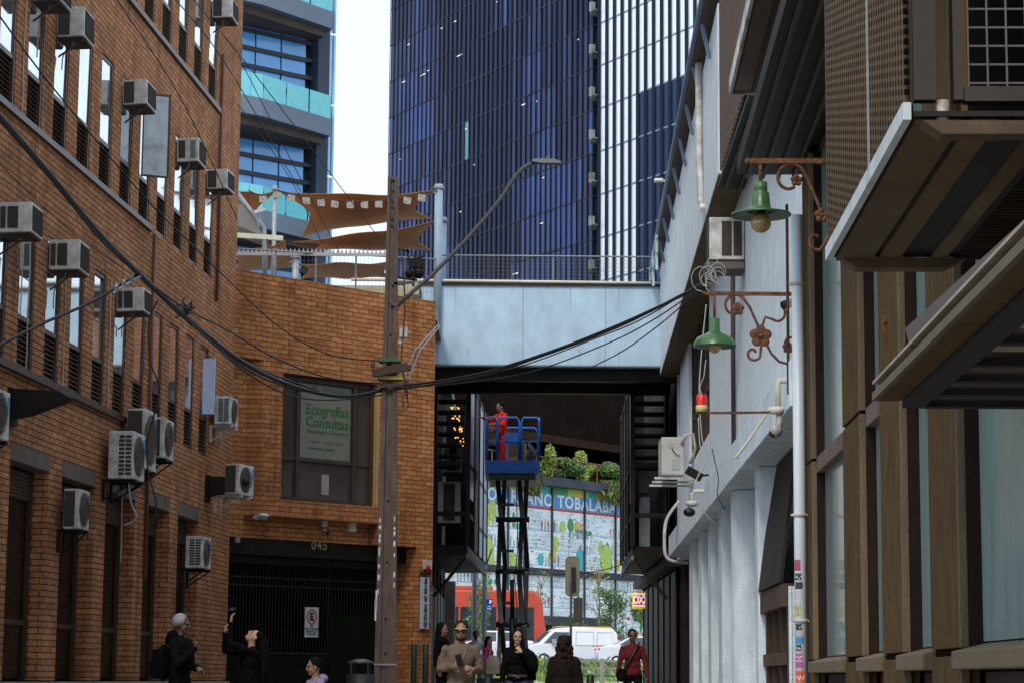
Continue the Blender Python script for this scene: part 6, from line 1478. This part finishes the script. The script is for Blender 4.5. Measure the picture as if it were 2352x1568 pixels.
m = MB(); m.tube([LV(1176, 1330, .3), LV(1177, 1420, .4)], .05, 8); m.tube([LV(1177, 1420, .4), LV(1178, 1530, .4)], .075, 8); m.build('hydraulic_ram', lk, lift)
m = MB(); m.tube([LV(1185, 1110, .05), LV(1190, 1250, .05), LV(1182, 1330, .05), LV(1188, 1400, .05), LV(1184, 1500, .05)], .012, 5); m.build('hose', black, lift)
m = MB(); m.box(x0 + .1, x1 - .1, .1, DP - .1, zf0 - .14, zf0 - .002); m.build('basket_beam', lk, lift)
zc_ = LV(0, 1547).z; m = MB(); m.box(LV(1110, 0).x, LV(1236, 0).x, -.1, DP, .18, zc_); m.box(LV(1120, 0).x, LV(1226, 0).x, -.12, -.1, .3, zc_ - .1); m.build('chassis', lk, lift, bevel=.02)
for sx in (-.55, .45):
    for y in (.2, 1.8): m = MB(); m.lathe([(.01, -.06), (.2, -.06), (.2, .06), (.01, .06)], (sx + .05, y, .2), 16, Matrix.Rotation(D(90), 4, 'Y')); m.build('wheel', tyre, lift)

# ------------------------------------------------------------------ people
def cap(mb, a, b, ra, rb, n=6):
    a, b = Vector(a), Vector(b); mb.tube([a, a.lerp(b, .33), a.lerp(b, .66), b], [ra, ra * .7 + rb * .3, ra * .35 + rb * .65, rb], 10); mb.ball(a, ra, 10); mb.ball(b, rb, 10)
def hand(mb, w, d, palm, k=1.0, curl=.5, side=1):
    """palm block, five unequal fingers; d = pointing direction, palm = palm normal"""
    d = Vector(d).normalized(); palm = Vector(palm); palm = (palm - d * palm.dot(d)).normalized(); s = d.cross(palm) * side
    w = Vector(w); B = Matrix((s, d, palm)).transposed()
    mb.ball(w + d * .045 * k, (.038 * k, .05 * k, .016 * k), 10, B)
    for i, (o, L) in enumerate(((-.027, .062), (-.009, .074), (.009, .070), (.026, .055))):
        p = w + d * .078 * k + s * o * k; dd = d.copy(); pts = [p]
        for j in range(3):
            a = curl * (.5 + .35 * j + .06 * i); dd = (dd * math.cos(a) + palm * math.sin(a)).normalized(); p = p + dd * L * k * (.46, .32, .24)[j]; pts.append(p)
        mb.tube(pts, [.0092 * k, .0088 * k, .008 * k, .0066 * k], 8); [mb.ball(q, .0088 * k, 6) for q in pts[:-1]]
    p = w + d * .02 * k - s * .032 * k; q = p - s * .03 * k + d * .025 * k + palm * .012 * k; r2 = q + d * .028 * k + palm * .012 * k - s * .004 * k
    mb.tube([p, q, r2], [.012 * k, .0105 * k, .008 * k], 8); mb.ball(q, .0105 * k, 6)
def person(label, loc, rz, H=1.72, skin=None, top=None, legs=None, hair=None, hk='short', head=(0, 0, 0), arms=None, sit=False, stride=.0, fem=False, shoes=None, vox=.011, long_coat=0, width=1.0, loose=.0, group=None, sleeve=True, lean=0.0):
    k = H / 1.72
    t = thing('person', label, 'person', loc, rz, group)
    V = lambda x, y, z: Vector((x * k, y * k, z * k))
    zp = .93 if not sit else .50
    sh = zp - .93
    pel = V(0, 0, zp); ch = V(0, -.01 - lean * .3, 1.28 + sh); nb = V(0, -lean * .6, 1.46 + sh); hd = V(0, -.015 - lean, 1.60 + sh)
    sw = (.145 if fem else .168) * width
    shl, shr = V(sw, -lean * .5, 1.385 + sh), V(-sw, -lean * .5, 1.385 + sh)
    A = arms or {}
    eL = V(*A.get('eL', (sw + .07, .02, 1.12))) + V(0, 0, sh); wL = V(*A.get('wL', (sw + .08, -.05, .87))) + V(0, 0, sh)
    eR = V(*A.get('eR', (-sw - .07, .02, 1.12))) + V(0, 0, sh); wR = V(*A.get('wR', (-sw - .08, -.05, .87))) + V(0, 0, sh)
    if sit: hips = [V(.09, 0, .48), V(-.09, 0, .48)]; knees = [V(.11, -.42, .50), V(-.11, -.42, .50)]; anks = [V(.11, -.40, .08), V(-.11, -.40, .08)]
    else: hips = [V(.09, 0, .90), V(-.09, 0, .90)]; knees = [V(.10, -.03 - stride * .5, .49), V(-.10, -.03 + stride * .3, .49)]; anks = [V(.10, .02 - stride, .085), V(-.10, .02 + stride, .085 + abs(stride) * .2)]
    Rh = (Matrix.Rotation(D(head[1]), 3, 'Z') @ Matrix.Rotation(D(head[0]), 3, 'X') @ Matrix.Rotation(D(head[2]), 3, 'Y'))
    Hd = lambda x, y, z: hd + Rh @ (Vector((x, y, z)) * k)
    # body: one continuous skin
    m = MB()
    m.ball(pel, (.15 * k, .10 * k, .12 * k), 12); m.ball(V(0, 0, 1.08 + sh), (.125 * k, .09 * k, .14 * k), 12); m.ball(ch, (.155 * k, .105 * k, .17 * k), 12)
    cap(m, shl, shr, .046 * k, .046 * k); cap(m, nb - V(0, 0, .05), shl, .05 * k, .046 * k); cap(m, nb - V(0, 0, .05), shr, .05 * k, .046 * k); cap(m, V(0, -.005 - lean * .5, 1.38 + sh), nb, .075 * k, .055 * k); cap(m, nb - V(0, 0, .02), Hd(0, .02, -.05), .052 * k, .048 * k)
    for e_, w_, s_ in ((eL, wL, shl), (eR, wR, shr)): cap(m, s_, e_, .047 * k, .036 * k); cap(m, e_, w_, .036 * k, .024 * k)
    for h_, n_, a_ in zip(hips, knees, anks): cap(m, h_, n_, .078 * k, .05 * k); cap(m, n_, a_, .05 * k, .034 * k); cap(m, a_ + V(0, .03, -.03), a_ + V(0, -.13, -.05), .035 * k, .03 * k)
    m.ball(Hd(0, .012, .028), (.074 * k, .092 * k, .092 * k), 14, Rh); m.ball(Hd(0, -.018, -.03), (.06 * k, .068 * k, .078 * k), 12, Rh); m.ball(Hd(0, -.05, -.085), (.032 * k, .03 * k, .022 * k), 10, Rh)
    m.ball(Hd(0, -.095, -.018), (.013 * k, .018 * k, .02 * k), 8, Rh); m.ball(Hd(0, -.085, .004), (.009 * k, .014 * k, .028 * k), 8, Rh); m.ball(Hd(0, -.075, .03), (.05 * k, .02 * k, .012 * k), 8, Rh)
    for s_ in (-1, 1): m.ball(Hd(s_ * .077, .012, -.005), (.012 * k, .02 * k, .032 * k), 8, Rh); m.ball(Hd(s_ * .035, -.062, -.03), (.022 * k, .02 * k, .022 * k), 8, Rh)
    hL, hR = A.get('hL', (0, -.1, -1)), A.get('hR', (0, -.1, -1)); pL, pR = A.get('pL', (-1, 0, 0)), A.get('pR', (1, 0, 0))
    hand(m, wL, hL, pL, k, A.get('cL', .45), -1 if not A.get('fL') else 1); hand(m, wR, hR, pR, k, A.get('cR', .45), 1 if not A.get('fR') else -1)
    solid('body', m, skin, t, voxel=min(vox, .0065) if vox < .02 else vox, smooth=1, dec=.5)
    # face details
    for s_ in (-1, 1):
        m = MB(); m.ball(Hd(s_ * .031, -.076, .004), (.0135 * k, .008 * k, .008 * k), 8, Rh); m.build('eye', mat('dark eye', (.015, .01, .008), .2), t)
        m = MB(); m.ball(Hd(s_ * .033, -.083, .024), (.02 * k, .008 * k, .0045 * k), 8, Rh); m.build('eyebrow', hair or black, t)
    m = MB(); m.ball(Hd(0, -.083, -.052), (.024 * k, .010 * k, .0075 * k), 8, Rh); m.build('lips', mat('lips', (.24, .06, .05), .5), t)
    # clothes
    q = .006 + loose * .6
    m = MB()
    m.ball(V(0, 0, 1.08 + sh), ((.135 + q) * k, (.10 + q) * k, .17 * k), 12); m.ball(ch, ((.152 + q) * k, (.11 + q) * k, .18 * k), 12); m.ball(pel + V(0, 0, .03), ((.148 + q) * k, (.105 + q) * k, .12 * k), 12)
    cap(m, shl, shr, (.048 + q * .5) * k, (.048 + q * .5) * k); cap(m, nb - V(0, 0, .04), shl, .058 * k, .05 * k); cap(m, nb - V(0, 0, .04), shr, .058 * k, .05 * k); cap(m, V(0, 0 - lean * .4, 1.36 + sh), nb - V(0, 0, .02), (.085 + q * .5) * k, .062 * k)
    for e_, w_, s_ in ((eL, wL, shl), (eR, wR, shr)):
        cap(m, s_, e_ if sleeve else s_.lerp(e_, .75), (.047 + q * .7) * k, (.040 + q * .6) * k)
        if sleeve: cap(m, e_, e_.lerp(w_, .93), (.039 + q * .6) * k, (.029 + q * .4) * k)
    if long_coat: cap(m, pel, V(0, 0, .93 + sh - long_coat), (.17 + q) * k, (.19 + q) * k)
    solid('top', m, top, t, voxel=.013, disp=.034, dscale=.075, smooth=1, dec=.6)
    m = MB(); m.ball(pel, (.158 * k, .112 * k, .125 * k), 12)
    for h_, n_, a_ in zip(hips, knees, anks): cap(m, h_, n_, .09 * k, .065 * k); cap(m, n_, a_ + V(0, 0, .02), .065 * k, .052 * k)
    solid('trousers', m, legs, t, voxel=.014, disp=.012, dscale=.07, smooth=1, dec=.6)
    for a_ in anks:
        m = MB(); cap(m, a_ + V(0, .04, -.035), a_ + V(0, -.14, -.05), .045 * k, .037 * k); m.box(a_.x - .045 * k, a_.x + .045 * k, a_.y - .18 * k, a_.y + .08 * k, a_.z - .085 * k, a_.z - .06 * k); m.build('shoe', shoes or black, t)
    # hair
    if hair:
        m = MB(); r_ = random.Random(int(abs(loc[0]) * 1000) + len(label))
        m.ball(Hd(0, .03, .046), (.086 * k, .094 * k, .09 * k), 14, Rh)
        if hk == 'long':
            for i in range(26):
                a = -.15 + (i / 25) * 3.44; x, y = math.cos(a) * .075, .02 + math.sin(a) * .075
                L_ = r_.uniform(.28, .38)
                p = [Hd(x, y, .05), Hd(x * 1.2, y * 1.1, -.05)]; e = Hd(x * 1.25, y * 1.1, -.08)
                p += [e + Vector((x * .2, .01, -L_ * .5)) * k, e + Vector((x * .35 + r_.uniform(-.02, .02), .02, -L_)) * k]
                m.tube(p, [.022 * k, .026 * k, .026 * k, .01 * k], 7)
        if hk == 'curly':
            for i in range(150):
                a = r_.uniform(0, 6.28); zz = r_.uniform(-.27, .11); rr = .085 + (.02 if zz < -.02 else 0) * 1; rr *= (1 if zz < .05 else .75)
                x, y = math.cos(a) * rr, .03 + math.sin(a) * rr * .8
                if y < -.045 and -.12 < zz < .05: continue
                m.ball(Hd(x + r_.uniform(-.015, .015), y, zz), r_.uniform(.016, .032) * k, 6)
            m.ball(Hd(0, .04, -.06), (.085 * k, .06 * k, .15 * k), 12)
        if hk == 'short':
            for i in range(60):
                a = r_.uniform(-.3, 3.44); b = r_.uniform(.0, 1.2); m.ball(Hd(math.cos(a) * .082 * math.cos(b), .02 + math.sin(a) * .085 * math.cos(b), .025 + .1 * math.sin(b)), r_.uniform(.008, .016) * k, 5)
        # keep the face clear
        solid('hair', m, hair, t, voxel=.0085, disp=.012, dscale=.02, smooth=0, dec=.6)
    return t, Hd, k, dict(wL=wL, wR=wR, Rh=Rh, V=V, sh=sh, shl=shl, shr=shr)
hair_b = mat('black hair', (.006, .005, .005), .8, var=.4, spec=.08); hair_g = mat('grey cropped hair', (.30, .30, .32), .8, var=.3, scale=60); hair_br = mat('dark brown hair', (.022, .012, .007), .8, var=.6, scale=30, spec=.12)
cl_b = mat('black cloth', (.005, .0045, .005), .95, var=.4, scale=10, spec=.08); cl_d = mat('dark brown cloth', (.013, .009, .007), .95, var=.3, scale=10, spec=.1)
cl_t = mat('taupe jersey', (.15, .108, .078), .95, var=.12, scale=12, spec=.1); cl_r = mat('deep red knit', (.11, .004, .005), .9, var=.25, scale=20)
jean = mat('blue jeans', (.03, .045, .13), .85, var=.3, scale=14); lil = mat('lilac fleece', (.26, .20, .34), .9, var=.15, scale=14)
pink = mat('pink cloth', (.75, .05, .28), .8, var=.15); wht = mat('white cloth', (.6, .63, .66), .85, var=.15); bei = mat('beige canvas', (.62, .48, .36), .85, var=.15)
def foot(u, y): return (at(u, 1500, y).x, y, gz(y))
def bag(t, pts_box, name, m_, strap=None):
    m = MB(); m.ball(Vector(pts_box[0]), pts_box[1], 14); m.box(*[c for i in range(3) for c in (pts_box[0][i] - pts_box[1][i] * .7, pts_box[0][i] + pts_box[1][i] * .7)]); o = solid(name, m, m_, t, voxel=.015, disp=.01, smooth=2)
    return o
# 1 man with grey cropped hair, left
t, Hd, k, J = person('man with cropped grey hair and black hooded coat, hand to his chin', foot(414, 28.2), D(66), 1.78, skin_d, cl_b, cl_b, hair_g, 'none', head=(4, 10, 0), loose=.02,
    arms=dict(eR=(-.21, -.10, 1.14), wR=(-.05, -.24, 1.33), hR=(.35, .2, .8), pR=(0, .6, .3), cR=.9, eL=(.21, -.02, 1.12), wL=(.12, -.23, 1.08), hL=(-.9, -.3, .1), pL=(0, .5, -.6)))
m = MB(); m.ball(J['V'](0, .08, 1.47), (.13, .10, .08), 12); m.ball(J['V'](0, .12, 1.42), (.10, .08, .08), 12); solid('hood', m, cl_b, t, voxel=.012, disp=.015)
m = MB(); m.ball((0, 0, 0), (.15, .10, .22), 14); m.box(-.12, .12, -.06, .1, -.2, .16); m.box(-.1, .1, .08, .14, -.16, .02); m.tube([(-.1, -.05, .2), (-.12, -.18, .22), (-.12, -.24, .05)], .018, 6); o = solid('backpack', m, cl_b, None, voxel=.014, disp=.01)
v = Matrix.Rotation(D(66), 3, 'Z') @ Vector((-.04, .21, 1.20)); o.location = Vector(foot(414, 28.2)) + v; o.rotation_euler = (0, 0, D(66)); tag(o, 'black backpack on the back of the man with cropped grey hair', 'backpack')
# 2 woman photographing the sky
t, Hd, k, J = person('woman in black leaning her head back with one arm raised, before the dark gate', foot(568, 30), D(-68), 1.62, skin_l, cl_b, cl_b, hair_b, 'short', head=(-58, 0, 0), fem=True, lean=-.10, loose=.02,
    arms=dict(eL=(.17, -.30, 1.50), wL=(.10, -.27, 1.80), hL=(-.05, .10, 1), pL=(0, .9, -.2), cL=.75, eR=(-.2, -.26, 1.42), wR=(-.10, -.30, 1.66), hR=(.2, .1, 1), pR=(0, .9, -.1), cR=.75))
for o in [c for c in col.objects if c.parent == t and c.name.startswith('hair')]: pass
m = MB(); r_ = random.Random(4)
for i in range(30):
    a = r_.uniform(0, 6.28); p0 = Hd(.05 * math.cos(a), .08, .06 + .05 * math.sin(a)); L_ = r_.uniform(.38, .55)
    m.tube([p0, p0 + Vector((.01, .04, -.06)), p0 + Vector((r_.uniform(-.02, .02), .06, -.2)), p0 + Vector((r_.uniform(-.04, .04), .05, -L_))], [.02, .03, .03, .012], 7)
solid('long_hair', m, hair_b, t, voxel=.010, disp=.012, dscale=.03, smooth=0)
m = MB(); m.ball(Hd(.075, .0, -.045), .008, 8); m.build('earring', steel_g, t)
Rz = Matrix.Rotation(D(-68), 3, 'Z'); wp = Vector(foot(568, 30)) + Rz @ (J['wL'] + Vector((-.02, .02, .17)))
def phone(label, p, rot, case=black):
    t_ = thing('phone', label, 'phone', p); t_.rotation_euler = rot
    m = MB(); m.box(-.038, .038, -.005, .004, -.075, .075); m.build('case', case, t_, bevel=.003); m = MB(); m.box(-.034, .034, -.0065, -.005, -.070, .070); m.build('screen', glass_d, t_); return t_
phone('phone held flat overhead by the woman leaning her head back', wp, (D(78), 0, D(20)))
# 3 seated youth in lilac
t, Hd, k, J = person('youth in a lilac hooded sweatshirt sitting low in front of the dark gate', foot(730, 30), D(-62), 1.66, skin_m, lil, jean, hair_b, 'short', head=(6, -14, 0), sit=True, loose=.02, lean=.04,
    arms=dict(eR=(-.22, -.12, 1.14), wR=(-.1, -.36, 1.10), hR=(0, -1, 0), pR=(0, 0, -1), eL=(.22, -.12, 1.14), wL=(.1, -.36, 1.10), hL=(0, -1, 0), pL=(0, 0, -1)))
m = MB(); V = J['V']; m.ball(V(0, .075, 1.02), (.11, .07, .06), 12); solid('hood', m, lil, t, voxel=.012, disp=.01)
p = foot(730, 30); m = MB(); m.lathe([(.001, 0), (.15, 0), (.17, .02), (.15, .06), (.13, .34), (.17, .36), (.17, .385), (.001, .385)], (0, 0, 0), 20); o = m.build('stool', wood); o.location = p; tag(o, 'low round stool under the seated youth in lilac', 'stool')
# 4 man in taupe sweater with wrap sunglasses
t, Hd, k, J = person('bearded man in taupe sweater and yellow framed sunglasses holding a phone', foot(1058, 27), D(6), 1.72, skin_m, cl_t, cl_b, hair_br, 'short', head=(2, -4, 0), loose=.028, stride=.12, width=1.0,
    arms=dict(eR=(-.235, .02, 1.17), wR=(-.09, -.22, 1.19), hR=(.45, -.5, .7), pR=(.6, .5, .2), cR=.8, eL=(.245, .03, 1.15), wL=(.13, -.20, 1.16), hL=(-.75, -.5, .25), pL=(-.3, .6, -.3), cL=1.3))
m = MB(); m.tube([Hd(-.078, .0, .012), Hd(-.066, -.068, .014), Hd(-.03, -.098, .014), Hd(0, -.104, .016), Hd(.03, -.098, .014), Hd(.066, -.068, .014), Hd(.078, .0, .012)], [.006, .014, .02, .015, .02, .014, .006], 8); m.build('sunglass_lens', mat('dark lens', (.012, .008, .006), .08, spec=.9), t)
m = MB(); m.tube([Hd(-.08, .01, .028), Hd(-.068, -.07, .034), Hd(-.03, -.102, .036), Hd(0, -.108, .034), Hd(.03, -.102, .036), Hd(.068, -.07, .034), Hd(.08, .01, .028)], .005, 6); m.build('sunglass_frame', mat('yellow frame', (.62, .55, .02), .4), t)
m = MB(); m.ball(Hd(0, -.052, -.088), (.036, .036, .024), 12, J['Rh']); m.ball(Hd(0, -.018, -.075), (.062, .05, .028), 12, J['Rh']); solid('beard', m, hair_br, t, voxel=.008, disp=.006, dscale=.02)
V = J['V']; m = MB(); m.tube([V(-.06, -.08, 1.48), V(-.04, -.155, 1.36), V(0, -.175, 1.24), V(.04, -.155, 1.36), V(.06, -.08, 1.48)], .003, 5); m.build('necklace', steel_g, t)
p = Vector(foot(1058, 27)) + Matrix.Rotation(D(6), 3, 'Z') @ (J['wR'] + Vector((.05, -.07, .075))); phone('dark phone held at chest height by the man in the taupe sweater', p, (D(-15), D(-14), D(10)))
# 5 woman hand on chin
t, Hd, k, J = person('long haired woman in a black jacket and jeans with her fist at her chin', foot(1188, 35), D(3), 1.63, skin_l, cl_b, jean, hair_b, 'long', head=(-4, 3, 0), fem=True, loose=.035, stride=.08,
    arms=dict(eR=(-.22, -.02, 1.12), wR=(-.24, -.04, .90), eL=(.24, -.10, 1.12), wL=(.05, -.24, 1.37), hL=(-.6, .15, .75), pL=(-.2, .8, .1), cL=1.2))
m = MB(); V = J['V']; m.tube([V(-.15, -.115, 1.0), V(0, -.145, .99), V(.15, -.115, 1.0)], .022, 8); m.box(-.03, .03, -.165, -.14, .91, .96); m.build('belt', mat('studded belt', (.05, .045, .04), .4, var=.6, scale=60), t)
m = MB(); m.ball((0, 0, 0), (.16, .12, .22), 14); m.box(-.12, .12, -.08, .08, -.24, .14); m.tube([(-.1, -.08, .2), (-.14, -.2, .18), (-.15, -.22, -.05)], .018, 6); o = solid('backpack', m, cl_b, None, voxel=.014, disp=.012); o.location = Vector(foot(1188, 35)) + Vector((.17, .22, 1.12)); tag(o, 'black backpack behind the long haired woman in jeans', 'backpack')
# 6 curly haired woman from behind
person('woman with shoulder length curly hair in a dark top walking away, seen from behind', foot(1296, 28), D(180), 1.56, skin_m, cl_d, cl_b, hair_br, 'curly', head=(0, 0, 0), fem=True, loose=.05, stride=.08, width=1.0,
    arms=dict(eR=(-.20, .0, 1.12), wR=(-.21, -.1, .9), eL=(.20, .0, 1.12), wL=(.21, -.1, .9)))
# 7 man in red sweater
t, Hd, k, J = person('man in a deep red sweater with a black strap across his chest walking forward', foot(1453, 40), D(-3), 1.66, skin_d, cl_r, cl_b, hair_b, 'none', head=(3, 6, 0), loose=.022, stride=.1,
    arms=dict(eR=(-.23, .0, 1.13), wR=(-.27, -.06, .89), eL=(.23, .02, 1.13), wL=(.26, -.06, .88)))
V = J['V']; m = MB(); m.tube([V(.12, -.03, 1.48), V(.06, -.15, 1.36), V(-.06, -.165, 1.16), V(-.16, -.13, .98)], .02, 6); m.build('strap', black, t)
m = MB(); m.ball((0, 0, 0), (.09, .05, .12), 12); m.box(-.07, .07, -.035, .035, -.1, .09); o = solid('shoulder_bag', m, cl_b, None, voxel=.012); o.location = Vector(foot(1453, 40)) + Vector((-.20, -.12, .88)); tag(o, 'small black shoulder bag at the hip of the man in red', 'bag')
# 8 figure in the shade
person('dark haired person in a black coat standing in the shade by the left shops', foot(1014, 44), D(70), 1.76, skin_m, cl_b, cl_b, hair_b, 'long', head=(6, 0, 0), fem=True, loose=.04)
# 9 pair at the end of the passage
person('man in sunglasses and a white shirt behind the bearded man at the passage end', foot(1093, 58), D(15), 1.62, skin_m, wht, mat('khaki cloth', (.3, .2, .12), .9), hair_br, 'short', vox=.03)
t, Hd, k, J = person('woman in a bright pink top carrying a large beige bag at the passage end', foot(1122, 52), D(70), 1.50, skin_l, pink, mat('pale jeans', (.3, .36, .42), .9), hair_br, 'long', vox=.03, fem=True, head=(2, -20, 0))
m = MB(); m.ball((0, 0, 0), (.18, .1, .2), 14); m.box(-.15, .15, -.07, .07, -.22, .1); m.tube([(-.1, 0, .1), (-.03, 0, .36), (.06, 0, .36), (.12, 0, .1)], .014, 6); o = solid('canvas_bag', m, bei, None, voxel=.016, disp=.02); o.location = Vector(foot(1130, 52)) + Vector((.02, -.2, .88)); tag(o, 'large beige canvas bag held by the woman in pink', 'bag')
person('small distant man in dark jacket standing beyond the taxi, above the man in red', foot(1464, 113), D(20), 1.72, skin_m, cl_b, cl_b, hair_g, 'short', vox=.03)
# worker in the basket
fz_ = g0 + zf0 + .06
xw = at(1148, 930, YL + .6)
t, Hd, k, J = person('worker in a bright red jacket in the lift basket reaching to the left panels', (xw.x + .06, YL + .6, fz_ - .03), D(-62), 1.66, skin_m, red_b, red_b, hair_b, 'short', head=(8, 0, 0), loose=.04,
    arms=dict(eR=(-.26, -.2, 1.30), wR=(-.12, -.46, 1.34), hR=(0, -1, .1), pR=(0, 0, -1), eL=(.28, -.12, 1.16), wL=(.20, -.36, 1.14), hL=(-.1, -1, 0), pL=(0, 0, -1)), lean=.05)
# people on the far terrace
for u, y_, top_, lab in ((1281, 3, 'terra', 'tiny diner behind the shrubs left of the middle of the far terrace'), (1357, 3, 'pink', 'tiny diner behind the yellow green shrubs at the right of the far terrace')):
    X_, _ = F4.loc(u, 1060, y_); c = F4.world(X_, y_, z_t0); person(lab, tuple(c), D(20), 1.7, skin_l, mat('rust cloth', (.3, .12, .07)) if top_ == 'terra' else wht, cl_b, hair_br, 'long' if u < 1300 else 'short', vox=.035)

split_loose(['downpipe', 'bolt_holes', 'eaves_bracket', 'rail', 'roof_rail', 'paint_splashes', 'cable_run', 'bracket', 'stay_cables', 'sill_ledge', 'edge_glass', 'joint', 'insulators', 'cross_beam', 'guard_rail', 'steel_bar', 'crossarm', 'corner_bracket', 'shopfront', 'post', 'soffit_rib', 'stay_bar', 'timber_stud', 'beam'])
